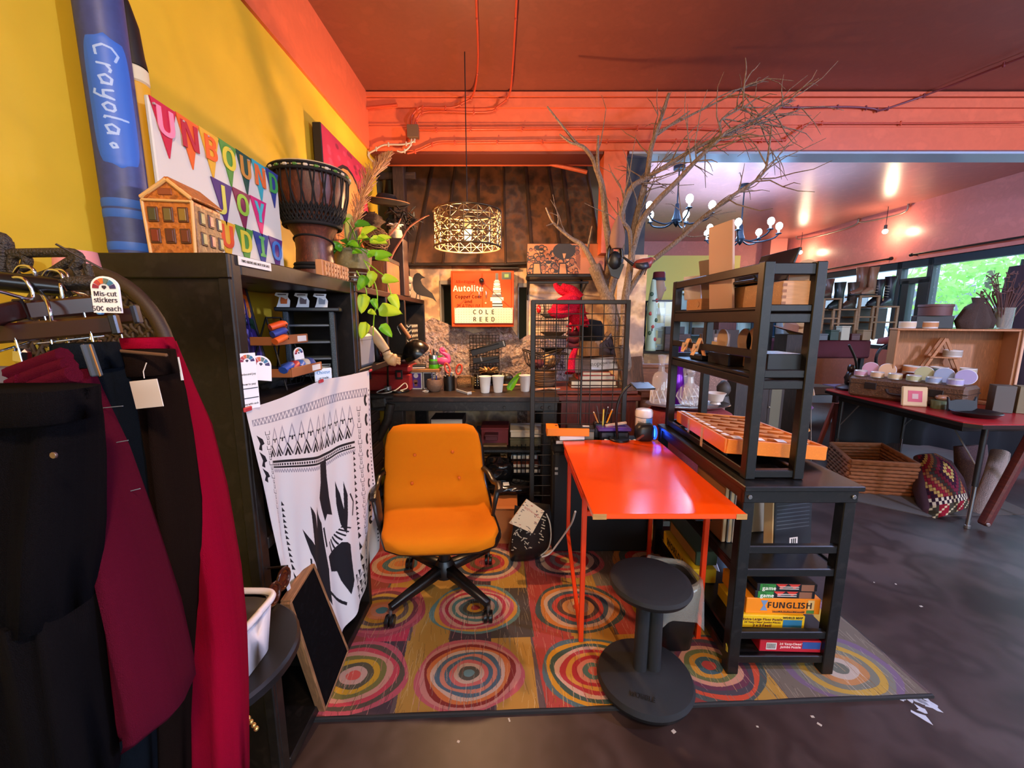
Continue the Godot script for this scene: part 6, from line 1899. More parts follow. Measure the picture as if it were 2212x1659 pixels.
		for j in 5:
			var tk := thing("trinket","%s trinket stone in the %s dish behind the grid" % [["cream","olive brown","slate blue","rust","white"][(i + j) % 5],["upper","middle","lower"][i]],"stone",tr.position + v3(-0.06 + 0.03 * j,0.0,0.01 * (j % 2)))
			BL(tk,"stone",c(["#c9b8a0","#8a7a60","#4a5a68","#b5623a","#d8d0c0"][(i + j) % 5],0.3),v3(0,0.022,0),v3(0.018,0.013,0.015),0.3,4.0,10,j)
	var wr := thing("wire_rack","fine black wire mesh rack hung on the wall behind the grid","rack")
	var wl3 := []
	var a := v3(0.196,0.975,-3.42)
	var b2 := v3(0.45,1.532,-3.42)
	for i in 13:
		wl3.append([v3(lerpf(a.x,b2.x,i / 12.0),a.y,a.z),v3(lerpf(a.x,b2.x,i / 12.0),b2.y,a.z)])
	for i in 24:
		wl3.append([v3(a.x,lerpf(a.y,b2.y,i / 23.0),a.z),v3(b2.x,lerpf(a.y,b2.y,i / 23.0),a.z)])
	WIRE(wr,"mesh_wires",c("#1a1716",0.5,0.4),wl3,0.0022,4)
	for y in [1.4,1.261,1.134]:
		B(wr,"shelf_ledge",c("#1a1716",0.5),v3(a.x,y - 0.012,a.z + 0.2),v3(b2.x,y - 0.002,a.z))
	rebase(wr,a)
	var rc := thing("red_pendant","red pendant hung on a wire at the left edge of the grid","ornament",v3(0.219,1.483,-3.38))
	BL(rc,"drop",c("#a81f1c",0.25),Vector3.ZERO,v3(0.02,0.035,0.02),0.0,1.0,12)
	TU(rc,"wire",c("#1a1614"),smooth([v3(0,0.03,0),v3(0.03,0.06,0),v3(0.045,-0.02,0),v3(0.01,-0.1,0)],4),0.003,5)
# ---------- bare tree ----------
func tree() -> void:
	var bark := nz("bark",["#6a5848","#94806c","#7c6a5a","#a8947e"],0.05,0.85,v3(5,1.6,5),0.8)
	var t := thing("bare_tree","large bare branching tree limb standing behind the grid and reaching over the opening","tree")
	var trunk := [v3(0.831,1.047,-2.98),v3(0.777,1.176,-2.86),v3(0.738,1.269,-2.8),v3(0.707,1.345,-2.78),v3(0.676,1.422,-2.78),v3(0.652,1.518,-2.8),v3(0.629,1.592,-2.82),v3(0.6,1.664,-2.84),v3(0.56,1.758,-2.86)]
	TU(t,"trunk",bark,smooth([v3(trunk[0].x + 0.01,0.888,trunk[0].z - 0.04)] + trunk,5),[0.05,0.045,0.045,0.042],12)
	var L := []
	L.append([[v3(0.56,1.758,-2.86),v3(0.484,1.891,-2.88),v3(0.395,1.948,-2.88),v3(0.279,2.037,-2.86),v3(0.223,2.131,-2.84)],0.026,0.005])
	L.append([[v3(0.511,1.852,-2.88),v3(0.523,1.939,-2.86),v3(0.534,2.017,-2.85)],0.012,0.004])
	L.append([[v3(0.279,2.037,-2.86),v3(0.228,2.015,-2.84)],0.006,0.003])
	L.append([[v3(0.61,1.643,-2.84),v3(0.658,1.753,-2.82),v3(0.642,1.878,-2.8),v3(0.612,2.041,-2.8),v3(0.584,2.24,-2.8),v3(0.541,2.357,-2.8),v3(0.515,2.418,-2.8),v3(0.46,2.481,-2.8),v3(0.412,2.506,-2.8),v3(0.337,2.587,-2.8),v3(0.219,2.712,-2.78)],0.036,0.006])
	L.append([[v3(0.418,2.503,-2.8),v3(0.371,2.512,-2.8),v3(0.302,2.56,-2.8)],0.012,0.006])
	L.append([[v3(0.558,2.299,-2.8),v3(0.543,2.427,-2.78),v3(0.543,2.544,-2.78)],0.014,0.009])
	L.append([[v3(0.652,1.524,-2.8),v3(0.679,1.67,-2.78),v3(0.704,1.754,-2.76),v3(0.711,1.961,-2.75),v3(0.698,2.066,-2.74),v3(0.745,2.21,-2.7),v3(0.817,2.255,-2.68),v3(0.96,2.335,-2.65),v3(1.09,2.404,-2.6),v3(1.229,2.459,-2.58),v3(1.329,2.493,-2.56),v3(1.404,2.516,-2.55),v3(1.495,2.508,-2.55)],0.034,0.004])
	L.append([[v3(0.745,1.232,-2.74),v3(0.745,1.515,-2.74),v3(0.758,1.637,-2.74),v3(0.775,1.801,-2.74),v3(0.784,1.987,-2.74),v3(0.825,2.183,-2.74),v3(0.851,2.299,-2.74),v3(0.86,2.443,-2.72),v3(0.894,2.554,-2.72),v3(0.92,2.642,-2.72),v3(0.953,2.756,-2.72)],0.034,0.012])
	L.append([[v3(0.779,1.844,-2.74),v3(0.815,2.007,-2.7),v3(0.897,2.123,-2.66),v3(0.995,2.223,-2.62),v3(1.087,2.326,-2.58),v3(1.185,2.416,-2.56),v3(1.257,2.481,-2.55),v3(1.434,2.546,-2.53),v3(1.577,2.615,-2.5)],0.028,0.003])
	L.append([[v3(0.755,1.552,-2.76),v3(0.828,1.7,-2.7),v3(0.873,1.757,-2.65),v3(1.009,1.873,-2.6),v3(1.135,1.996,-2.55),v3(1.209,2.057,-2.52),v3(1.306,2.127,-2.5),v3(1.397,2.185,-2.5),v3(1.452,2.247,-2.5),v3(1.463,2.358,-2.5),v3(1.466,2.48,-2.5)],0.024,0.005])
	L.append([[v3(0.896,2.527,-2.72),v3(0.998,2.592,-2.7),v3(1.078,2.649,-2.7)],0.012,0.004])
	L.append([[v3(1.092,2.376,-2.6),v3(1.211,2.452,-2.58),v3(1.212,2.539,-2.58),v3(1.273,2.581,-2.58),v3(1.337,2.613,-2.58),v3(1.417,2.661,-2.56)],0.010,0.004])
	L.append([[v3(1.335,2.613,-2.58),v3(1.329,2.734,-2.57),v3(1.333,2.81,-2.57),v3(1.323,2.865,-2.57)],0.006,0.003])
	L.append([[v3(0.895,2.54,-2.72),v3(1.099,2.627,-2.68),v3(1.251,2.693,-2.66),v3(1.346,2.745,-2.64),v3(1.426,2.75,-2.62)],0.009,0.003])
	L.append([[v3(0.775,1.801,-2.74),v3(0.75,1.955,-2.72),v3(0.694,2.039,-2.72),v3(0.72,2.172,-2.7),v3(0.778,2.24,-2.7)],0.02,0.008])
	var rng := RandomNumberGenerator.new()
	rng.seed = 40
	var st := new_st()
	var nt := 0
	for q in L:
		var pts := smooth(q[0],4)
		TU(t,"branch",bark,pts,[q[1] * 0.8,q[2] * 0.8],9)
		if q[0].size() < 4:
			continue
		var n := int(pts.size() * 0.5) if q[0][-1].x > 0.6 else 2
		for i in n:
			var f := rng.randf_range(0.32,0.98)
			var a: Vector3 = pts[int(f * (pts.size() - 1))]
			var d: Vector3 = (pts[min(pts.size() - 1,int(f * (pts.size() - 1)) + 1)] - pts[int(f * (pts.size() - 1)) - 1]).normalized()
			var dir := (d + v3(rng.randf_range(-0.8,0.8),rng.randf_range(-0.9,0.9),rng.randf_range(-0.5,0.5))).normalized()
			var ln := rng.randf_range(0.12,0.42)
			var tw := [a]
			for k in 4:
				dir = (dir + v3(rng.randf_range(-0.35,0.35),rng.randf_range(-0.4,0.3),rng.randf_range(-0.3,0.3))).normalized()
				tw.append(tw[-1] + dir * ln / 4.0)
			for p in tw:
				p.z = min(p.z,-2.2)
			if tw[-1].y > 2.9:
				continue
			add_tube(st,tw,[0.0045,0.0015],5)
			if rng.randf() < 0.6:
				var d2 := (dir + v3(rng.randf_range(-1,1),rng.randf_range(-1,1),0)).normalized()
				add_tube(st,[tw[2],tw[2] + d2 * ln * 0.25,tw[2] + d2 * ln * 0.4 + v3(0,-0.02,0)],[0.003,0.0012],4)
			nt += 1
	var twg := put(t,"twigs",done(st),bark)
	twg.set_meta("kind","stuff")
	rebase(t,v3(trunk[0].x + 0.01,0.888,trunk[0].z - 0.04))
	# ornaments hung in the tree
	var cn := thing("cone_nest","pinkish woven teardrop nest hanging in the tree","ornament",v3(0.644,1.93,-2.6))
	LA(cn,"nest",nz("nest",["#c08a78","#d8a898","#cc9888"],0.1,0.9,v3(14,14,14),0.8),[[0,-0.105],[0.03,-0.1],[0.045,-0.07],[0.046,-0.03],[0.035,0.02],[0.014,0.075],[0.005,0.095],[0,0.095]],Vector3.ZERO,20)
	TU(cn,"string",c("#5a4438"),[v3(0,0.09,0),v3(0.005,0.19,-0.05)],0.003,5)
	var ms := thing("black_pouch","black leather looped pouch hanging on the trunk fork","pouch",v3(0.642,1.792,-2.64))
	var rg := []
	for k in 17:
		rg.append(v3(cos(TAU * k / 16) * 0.045,sin(TAU * k / 16) * 0.075,0))
	TU(ms,"loop",c("#0f1216",0.35),rg,0.012,8)
	BL(ms,"pouch",c("#14181c",0.4),v3(0,-0.03,0),v3(0.045,0.06,0.03),0.15,3.0,14)
	PR(ms,"flap",c("#0f1216",0.4),[v2(-0.045,-0.05),v2(0.06,-0.05),v2(0.03,-0.14),v2(-0.02,-0.12)],0.02)
	var bd := thing("wooden_bird","painted wooden bird with red breast perched on a low limb","ornament",v3(0.811,1.736,-2.58))
	var o := bd.position
	FT(bd,"body",c("#8a3a34",0.4),[[v3(0.737,1.736,-2.58),v3(0.744,1.714,-2.58),0.02],[v3(0.762,1.758,-2.58),v3(0.779,1.703,-2.58),0.05],[v3(0.798,1.769,-2.58),v3(0.819,1.701,-2.58),0.07],[v3(0.826,1.772,-2.58),v3(0.849,1.714,-2.58),0.06],[v3(0.843,1.778,-2.58),v3(0.862,1.747,-2.58),0.045],[v3(0.857,1.775,-2.58),v3(0.867,1.758,-2.58),0.02]].map(func(r): return [r[0] - o,r[1] - o,r[2]]),14,1.0)
	FT(bd,"wing",c("#23262e",0.4),[[v3(0.744,1.737,-2.545),v3(0.751,1.71,-2.545),0.012],[v3(0.781,1.737,-2.54),v3(0.795,1.696,-2.54),0.02],[v3(0.819,1.743,-2.545),v3(0.829,1.713,-2.545),0.012]].map(func(r): return [r[0] - o,r[1] - o,r[2]]),12,1.0)
	TU(bd,"tail",c("#1a1e26",0.4),[v3(0.684,1.78,-2.6) - o,v3(0.743,1.731,-2.58) - o],[0.012,0.022],8,0.5)
	TU(bd,"beak",c("#c98a4a",0.4),[v3(0.86,1.769,-2.58) - o,v3(0.878,1.761,-2.58) - o],[0.009,0.002],6)
	for s in [-0.01,0.015]:
		TU(bd,"leg",c("#3a2a20"),[v3(s,-0.03,0),v3(s,-0.06,-0.04)],0.003,5)
func office_chair() -> void:
	var t := thing("office_chair","orange upholstered swivel chair with black shell and four-star base","chair")
	var oc := nz("orangecloth",["#f07c0a","#fa8a10","#f5820c"],0.3,0.9,v3(6,6,6),0.15,0.25)
	var rows := [[v3(-0.593,0.842,-2.13),v3(-0.244,0.845,-2.13),0.02],[v3(-0.638,0.832,-2.13),v3(-0.209,0.834,-2.13),0.05],[v3(-0.667,0.791,-2.12),v3(-0.182,0.796,-2.12),0.07],[v3(-0.676,0.728,-2.1),v3(-0.166,0.735,-2.1),0.075],[v3(-0.674,0.627,-2.07),v3(-0.155,0.638,-2.07),0.075],[v3(-0.666,0.59,-2.06),v3(-0.15,0.606,-2.06),0.075],[v3(-0.672,0.553,-2.05),v3(-0.145,0.563,-2.05),0.075],[v3(-0.665,0.48,-2.01),v3(-0.123,0.493,-2.01),0.085],[v3(-0.652,0.44,-1.96),v3(-0.109,0.453,-1.96),0.09],[v3(-0.629,0.424,-1.87),v3(-0.091,0.441,-1.87),0.085],[v3(-0.599,0.429,-1.76),v3(-0.071,0.456,-1.76),0.08],[v3(-0.587,0.43,-1.7),v3(-0.06,0.457,-1.7),0.08],[v3(-0.552,0.432,-1.63),v3(-0.076,0.453,-1.63),0.075],[v3(-0.492,0.422,-1.6),v3(-0.134,0.437,-1.6),0.06],[v3(-0.423,0.415,-1.59),v3(-0.227,0.424,-1.59),0.03]]
	FT(t,"upholstery",oc,rows,32,0.42)
	var sh := []
	for r in rows:
		var ax: Vector3 = (r[1] - r[0]).normalized() * 0.012
		sh.append([r[0] - ax + v3(0,-0.018,-0.02),r[1] + ax + v3(0,-0.018,-0.02),r[2] * 0.9])
	FT(t,"shell",c("#120e0c",0.3),sh,32,0.42)
	for p in [v3(-0.507,0.702,-2.04),v3(-0.309,0.719,-2.04),v3(-0.516,0.566,-1.995),v3(-0.272,0.596,-1.995),v3(-0.488,0.445,-1.825),v3(-0.221,0.469,-1.825)]:
		BL(t,"button",c("#c95c04",0.8),p,v3(0.009,0.009,0.006),0.0,1.0,10)
	var bk := c("#15110f",0.35)
	var ar := [[v3(-0.154,0.626,-2.06),v3(-0.118,0.626,-1.98),v3(-0.092,0.607,-1.92),v3(-0.066,0.626,-1.84),v3(-0.056,0.619,-1.78)],[v3(-0.677,0.606,-2.06),v3(-0.681,0.607,-1.98),v3(-0.676,0.582,-1.92),v3(-0.658,0.588,-1.84),v3(-0.643,0.574,-1.78)]]
	var i := 0
	for a in ar:
		TU(t,"armrest",bk,smooth(a,4),0.017,8,0.6)
		var lo: Vector3 = [v3(-0.098,0.432,-1.84),v3(-0.612,0.378,-1.8)][i]
		FT(t,"arm_plate",c("#2a2724",0.3,0.5),[[a[3] + v3(-0.012,0,0),a[3] + v3(0.016,0,0),0.09],[(a[3] + lo) / 2 + v3(-0.012,0,0),(a[3] + lo) / 2 + v3(0.01,0,0),0.08],[lo + v3(-0.01,0,0),lo + v3(0.006,0,0),0.03]],12,0.6)
		i += 1
	var ctr := v3(-0.345,0,-1.92)
	CY(t,"column",bk,ctr + v3(0,0.12,0),0.03,0.27)
	LA(t,"hub",bk,[[0,0.1],[0.05,0.1],[0.055,0.15],[0.035,0.19],[0,0.19]],ctr,20)
	B(t,"tilt_plate",bk,ctr + v3(-0.12,0.34,0.14),ctr + v3(0.12,0.375,-0.08),0.01)
	for p in [v3(-0.556,0,-1.678),v3(-0.11,0,-1.707),v3(-0.135,0,-2.16),v3(-0.575,0,-2.12)]:
		var d: Vector3 = (p - ctr).normalized()
		var tip: Vector3 = p + v3(0,0.1,0)
		var lg := FT(t,"leg",bk,[[ctr + d.cross(Vector3.UP) * 0.028 + v3(0,0.145,0),ctr - d.cross(Vector3.UP) * 0.028 + v3(0,0.145,0),0.06],[tip + d.cross(Vector3.UP) * 0.016,tip - d.cross(Vector3.UP) * 0.016,0.03]],12,0.4)
		TU(lg,"caster_stem",c("#8a8580",0.3,0.8),[tip + v3(0,-0.01,0),p + v3(0,0.055,0)],0.008)
		for s in [-1,1]:
			CY(lg,"caster_wheel",c("#0e0c0b",0.3),p + v3(0.012 * s - 0.008,0.042,0.012),0.028,0.016,v3(0,0,-90),16)
	rebase(t,ctr + v3(0,0.014,0))
func desk() -> void:
	var t := thing("desk","glossy orange-red desk with thin metal legs and chipped bare wood corners","desk")
	var m := c("#ea4c08",0.16,0.0,0.6)
	var lm := c("#d8380c",0.35)
	B(t,"top",m,v3(0.287,0.70,-1.352),v3(0.832,0.72,-2.25),0.002)
	for q in [[0.2865,0.335],[0.795,0.833]]:
		B(t,"bare_wood_chip",wood("chip","#a8763c","#c2904e",0),v3(q[0],0.6995,-1.3505),v3(q[1],0.7195,-1.356),0.0)
	var fl := v3(0.30,0.014,-1.583)
	BAR(t,"leg",lm,fl,v3(0.30,0.70,-1.583),0.02,0.02)
	var a := v3(0.257,0.7,-2.031)
	BAR(t,"leg",lm,v3(0.30,0.70,a.z),v3(0.30,0.26,a.z),0.018,0.018)
	BAR(t,"leg_brace",lm,v3(0.30,0.265,a.z),fl + v3(0,0.02,-0.01),0.018,0.018)
	BAR(t,"leg",lm,v3(0.818,0.014,-1.60),v3(0.818,0.70,-1.60),0.02,0.02)
	BAR(t,"leg",lm,v3(0.80,0.014,-2.2),v3(0.80,0.70,-2.2),0.02,0.02)
	BAR(t,"rail",lm,v3(0.30,0.67,-1.583),v3(0.30,0.67,-2.2),0.016,0.03)
	BAR(t,"rail",lm,v3(0.818,0.67,-1.6),v3(0.80,0.67,-2.2),0.016,0.03)
	BAR(t,"cross_rail",lm,v3(0.30,0.60,-1.6),v3(0.38,0.60,-1.6),0.016,0.022)
	rebase(t,v3(0.56,0.014,-1.8))
	var tr := thing("trunk","black fabric-covered trunk in the dark behind the desk legs","trunk",v3(0.53,0.014,-2.345))
	var bm := c("#0e0c0c",0.75)
	B(tr,"body",bm,v3(-0.29,0,0.075),v3(0.29,0.62,-0.075),0.012)
	B(tr,"lid",bm,v3(-0.295,0.622,0.08),v3(0.295,0.685,-0.08),0.012)
	for i in 2:
		B(tr,"steel_label",c("#8a8884",0.4),v3(-0.28,0.52 - i * 0.03,0.0752),v3(-0.262,0.535 - i * 0.03,0.077),0.0)
	var cb := thing("cable","white power cable hanging from the desk to the tote bag on the rug","cable")
	TU(cb,"cable",c("#cfc4ba",0.5),smooth([v3(0.29,0.532,-1.75),v3(0.298,0.396,-1.9),v3(0.283,0.291,-2),v3(0.256,0.209,-2.05),v3(0.207,0.141,-2.05),v3(0.162,0.119,-2.05)],5),0.005,6)
	rebase(cb,v3(0.207,0.141,-2.05))
func desk_goods() -> void:
	var blk := c("#121114",0.35)
	var l := thing("desk_lamp","slim black gooseneck lamp with a flat square head on the orange desk","lamp",v3(0.612,0.72,-2.244))
	var o := l.position
	CY(l,"base",blk,Vector3.ZERO,0.055,0.012,Vector3.ZERO,24)
	TU(l,"gooseneck",blk,smooth([v3(-0.01,0.01,0),v3(0.582,0.864,-2.22) - o,v3(0.596,0.964,-2.22) - o,v3(0.639,1.032,-2.22) - o,v3(0.694,1.055,-2.22) - o,v3(0.729,1.05,-2.2) - o],6),0.0075,8)
	var hd := BO(l,"head",c("#3a3f44",0.25),v3(0.705,1.045,-2.17) - o,v3(0.11,0.01,0.09),v3(14,8,0))
	put(hd,"light_panel",box(v3(0.1,0.002,0.08),0.0),c("#c8ccd0",0.3),xf(v3(0,-0.006,0)))
	# black smart speaker with a blue ring
	var s := thing("smart_speaker","squat black speaker with a glowing blue ring on the desk corner","speaker",v3(0.758,0.72,-2.271) + v3(-0.005,0.0,0.02))
	FT(s,"body",c("#15151c",0.4),[[v3(-0.04,0,0),v3(0.04,0,0),0.07],[v3(-0.052,0.02,0),v3(0.052,0.02,0),0.09],[v3(-0.05,0.07,0),v3(0.05,0.075,0),0.09],[v3(-0.035,0.092,0),v3(0.042,0.095,0),0.07]],24,0.6)
	BO(s,"wedge_foot",c("#6a3430",0.4),v3(-0.035,0.028,0.047),v3(0.05,0.012,0.012),v3(0,0,38))
	var rg := []
	for k in 25:
		rg.append(v3(0.055,0.047 + cos(TAU * k / 24) * 0.034,sin(TAU * k / 24) * 0.03 + 0.012))
	TU(s,"glow_ring",glow("#1a4cff",4.0),rg,0.006,6)
	LA(s,"glow_face",glow("#4fb4ff",2.5),[[0,0],[0.026,0],[0.02,0.004],[0,0.005]],v3(0.052,0.047,0.012),20,v3(0,0,-90))
	omni("speaker_light",s.position + v3(0.075,0.05,0.015),"#1e50ff",0.006,0.02)
	# wipes canister
	var w := thing("canister","white canister with a light blue label standing behind the speaker","canister",v3(0.769,0.72,-2.367) * v3(1,0,1) + v3(0,0.72,0.05))
	LA(w,"body",c("#d8c8c0",0.4),[[0,0],[0.047,0],[0.048,0.004],[0.048,0.125],[0,0.125]],Vector3.ZERO,28)
	LA(w,"lid",c("#e2d6ce",0.3),[[0,0.125],[0.05,0.125],[0.051,0.15],[0.046,0.163],[0.03,0.168],[0,0.168]],Vector3.ZERO,28)
	var lf := func(nm: String,hex: String,a0: float,a1: float,y0: float,y1: float) -> void:
		SH(w,nm,c(hex,0.4),10,1,func(u,v):
			var a := deg_to_rad(lerpf(a1,a0,u))
			return v3(cos(a) * 0.0486,lerpf(y1,y0,v),sin(a) * 0.0486))
	lf.call("blue_label","#5a9ad0",10,92,0.03,0.118)
	lf.call("dark_stripe","#2a3038",0,180,0.119,0.122)
	TX(w,"lettering",c("#2a2a2a"),"3in1",0.014,xf(v3(-0.03,0.095,0.0405),v3(0,-32,0)),0.001)
	# purple lidded tub on the trunk
	var p := thing("plastic_tub","black tub with a translucent purple lid behind the gooseneck lamp","box",v3(0.591,0.725,-2.33) * v3(1,0,1) + v3(0,0.70,0))
	B(p,"tub",c("#17141c",0.3),v3(-0.08,0,0.045),v3(0.09,0.06,-0.05),0.01)
	B(p,"lid",c("#4a2e78",0.25),v3(-0.095,0.06,0.055),v3(0.1,0.082,-0.055),0.008)
	B(p,"sticker",c("#d0407a",0.5),v3(-0.03,0.0825,0.02),v3(0.0,0.084,0.0),0.0)
	var ev := thing("strip_of_wood","pale wooden strip lying on the purple lid","stick",p.position + v3(0.02,0.092,0.0),8)
	BO(ev,"strip",c("#c2a080",0.6),Vector3.ZERO,v3(0.13,0.014,0.02),v3(0,0,6))
	for i in 6:
		var ez := thing("eraser","small %s eraser in the row before the purple tub" % ["teal","white","pink-red","blue","pale green","dark green"][i],"eraser",p.position + v3(-0.05 + 0.032 * i,0.0,0.075),25 * i,"erasers before the purple tub")
		B(ez,"rubber",c(["#3a8a94","#d0cac4","#c94a5a","#3a5a8a","#b8c8c4","#2a6a6a"][i]),v3(-0.012,0,0.008),v3(0.012,0.022,-0.008))
		B(ez,"paper_sleeve",c("#c9c4bc"),v3(-0.0125,0.004,0.0085),v3(0.004,0.0225,-0.0085))
	var pc := thing("pencil_cup","black pencil cup with brushes on the trunk behind the desk","cup",v3(0.538,0.787,-2.36) * v3(1,0,1) + v3(0,0.70,0))
	B(pc,"cup",c("#121013",0.3),v3(-0.05,0,0.02),v3(0.05,0.095,-0.03),0.006)
	pens(pc.position + v3(0,0.08,0),5,0.035,0.11,["#e8941a","#d8c050","#c98a4a","#3a2c26","#1f1a18"],"pencil","in the black cup behind the desk","pencils behind the desk")
	# orange tray box over books
	var bx := thing("book","grey-edged book stack bottom volume at the left rear desk corner","book",v3(0.323,0.635,-2.3) * v3(1,0,1) + v3(0,0.70,0))
	B(bx,"cover",c("#4a3a30"),v3(-0.075,0,0.07),v3(0.09,0.022,-0.07))
	B(bx,"pages",c("#b8aca0"),v3(-0.072,0.003,0.0712),v3(0.087,0.019,0.06),0.0)
	var bx2 := thing("book","white paperback on the grey book, below the orange carton","book",bx.position + v3(0.01,0.0225,0),6)
	B(bx2,"cover",c("#d0c8c2"),v3(-0.07,0,0.065),v3(0.075,0.024,-0.06))
	var bx3 := thing("book","black book with white emblem lying behind the orange carton","book",v3(0.371,0.731,-2.36) * v3(1,0,1) + v3(0.03,0.70,0),-6)
	B(bx3,"cover",c("#1c1718",0.4),v3(-0.07,0.048,0.04),v3(0.09,0.068,-0.05))
	B(bx3,"pages",c("#8a8076",0.6),v3(-0.065,0,0.038),v3(0.085,0.048,-0.048))
	B(bx3,"emblem",c("#cfc8c0"),v3(0.02,0.0682,0.0),v3(0.06,0.0695,-0.03),0.0)
	var ob := thing("orange_carton","bright orange open carton tray lying on the books","box",bx.position + v3(-0.015,0.0475,0.02),-2)
	var om := c("#ee7d08",0.5)
	B(ob,"tray",om,v3(-0.11,0,0.05),v3(0.13,0.045,0.04))
	B(ob,"tray_back",om,v3(-0.11,0,-0.05),v3(-0.04,0.045,-0.06))
	B(ob,"end_wall",om,v3(-0.11,0,0.05),v3(-0.1,0.045,-0.06))
	B(ob,"tray_floor",om,v3(-0.11,0,0.05),v3(0.13,0.006,-0.06))
	B(ob,"end_top",om,v3(-0.11,0.04,0.05),v3(-0.04,0.046,-0.06))
	B(ob,"printed_mark",c("#4a2a10"),v3(-0.06,0.0462,0.0),v3(-0.045,0.047,-0.02),0.0)
# ---------- black shelves ----------
const S0 := 0.848
const S1 := 1.268
const SZ := -1.41
func black_shelf() -> void:
	var m := nz("shelfblack",["#14100f","#1b1715","#100d0c"],0.02,0.38,v3(2,2,2),0.0,0.5)
	var t := thing("storage_shelf","low black wooden shelf holding books and games under the tall shelf","shelf")
	var zb := -2.29
	B(t,"top",m,v3(S0 - 0.008,0.785,SZ + 0.02),v3(S1 + 0.008,0.805,zb))
	for x in [S0,S1 - 0.045]:
		for z in [SZ,zb + 0.045]:
			B(t,"leg",m,v3(x,0.014,z),v3(x + 0.045,0.785,z - 0.045))
	var hs := [0.543,0.449,0.181,0.075]
	B(t,"top_rail",m,v3(S0,0.735,SZ + 0.004),v3(S1,0.785,SZ - 0.02))
	for i in 4:
		B(t,"rail",m,v3(S0 + 0.04,hs[i] - 0.016,SZ - 0.006),v3(S1 - 0.04,hs[i] + 0.016,SZ - 0.03))
	for h in [hs[1] + 0.012,hs[2] - 0.004,hs[3] + 0.016]:
		B(t,"shelf",m,v3(S0 + 0.006,h - 0.012,SZ - 0.012),v3(S1 - 0.006,h,zb + 0.01))
	for h in [0.76,hs[1],hs[3]]:
		B(t,"side_rail",m,v3(S0 + 0.008,h - 0.025,SZ - 0.04),v3(S0 + 0.025,h + 0.02,zb + 0.04))
		B(t,"side_rail",m,v3(S1 - 0.025,h - 0.025,SZ - 0.04),v3(S1 - 0.008,h + 0.02,zb + 0.04))
	for x in [S0 + 0.02,S1 - 0.02]:
		CY(t,"bolt",c("#8a8886",0.3,0.8),v3(x,0.76,SZ + 0.004),0.008,0.006,v3(90,0,0),10)
	PR(t,"yellow_sticker",c("#d0b83a"),[v2(0,0),v2(0.012,0.002),v2(0.01,0.02),v2(-0.002,0.03)],0.002,xf(v3(S0 - 0.0005,0.105,SZ - 0.02),v3(0,-90,0)))
	rebase(t,v3(1.06,0.014,-1.85))
	var u := thing("upper_shelf","tall open black shelf frame standing on the low shelf","shelf")
	var x0 := 0.875
	var x1 := 1.095
	var z0 := -1.455
	var z1 := -2.27
	for x in [x0,x1 - 0.038]:
		for z in [z0,z1 + 0.038]:
			B(u,"post",m,v3(x,0.806,z),v3(x + 0.038,1.60,z - 0.038))
	for q in [[1.575,0.04],[1.44,0.025],[1.405,0.034],[1.205,0.03],[1.165,0.034],[0.825,0.03]]:
		for z in [z0 - 0.006,z1 + 0.032]:
			B(u,"cross_rail",m,v3(x0 + 0.03,q[0] - q[1] / 2,z),v3(x1 - 0.03,q[0] + q[1] / 2,z - 0.026))
	for q in [[1.58,0.035,x0],[1.58,0.035,x1 - 0.026],[1.41,0.045,x0],[1.41,0.045,x1 - 0.026],[1.275,0.03,x0],[1.17,0.03,x0],[1.17,0.03,x1 - 0.026],[0.826,0.03,x0],[0.826,0.03,x1 - 0.026]]:
		B(u,"side_rail",m,v3(q[2] + 0.003,q[0] - q[1] / 2,z0 - 0.03),v3(q[2] + 0.023,q[0] + q[1] / 2,z1 + 0.03))
	for y in [1.445,1.20]:
		B(u,"shelf",m,v3(x0 + 0.006,y - 0.012,z0 - 0.01),v3(x1 - 0.006,y,z1 + 0.01))
	rebase(u,v3(0.985,0.806,-1.86))
func slab(called: String,label: String,cat: String,m: Material,a: Vector3,w: float,h: float,d: float,rot := Vector3.ZERO) -> Node3D:
	var t := thing(called,label,cat,a)
	t.rotation_degrees = rot
	B(t,"body",m,v3(-w / 2,0,d / 2),v3(w / 2,h,-d / 2),0.002)
	return t
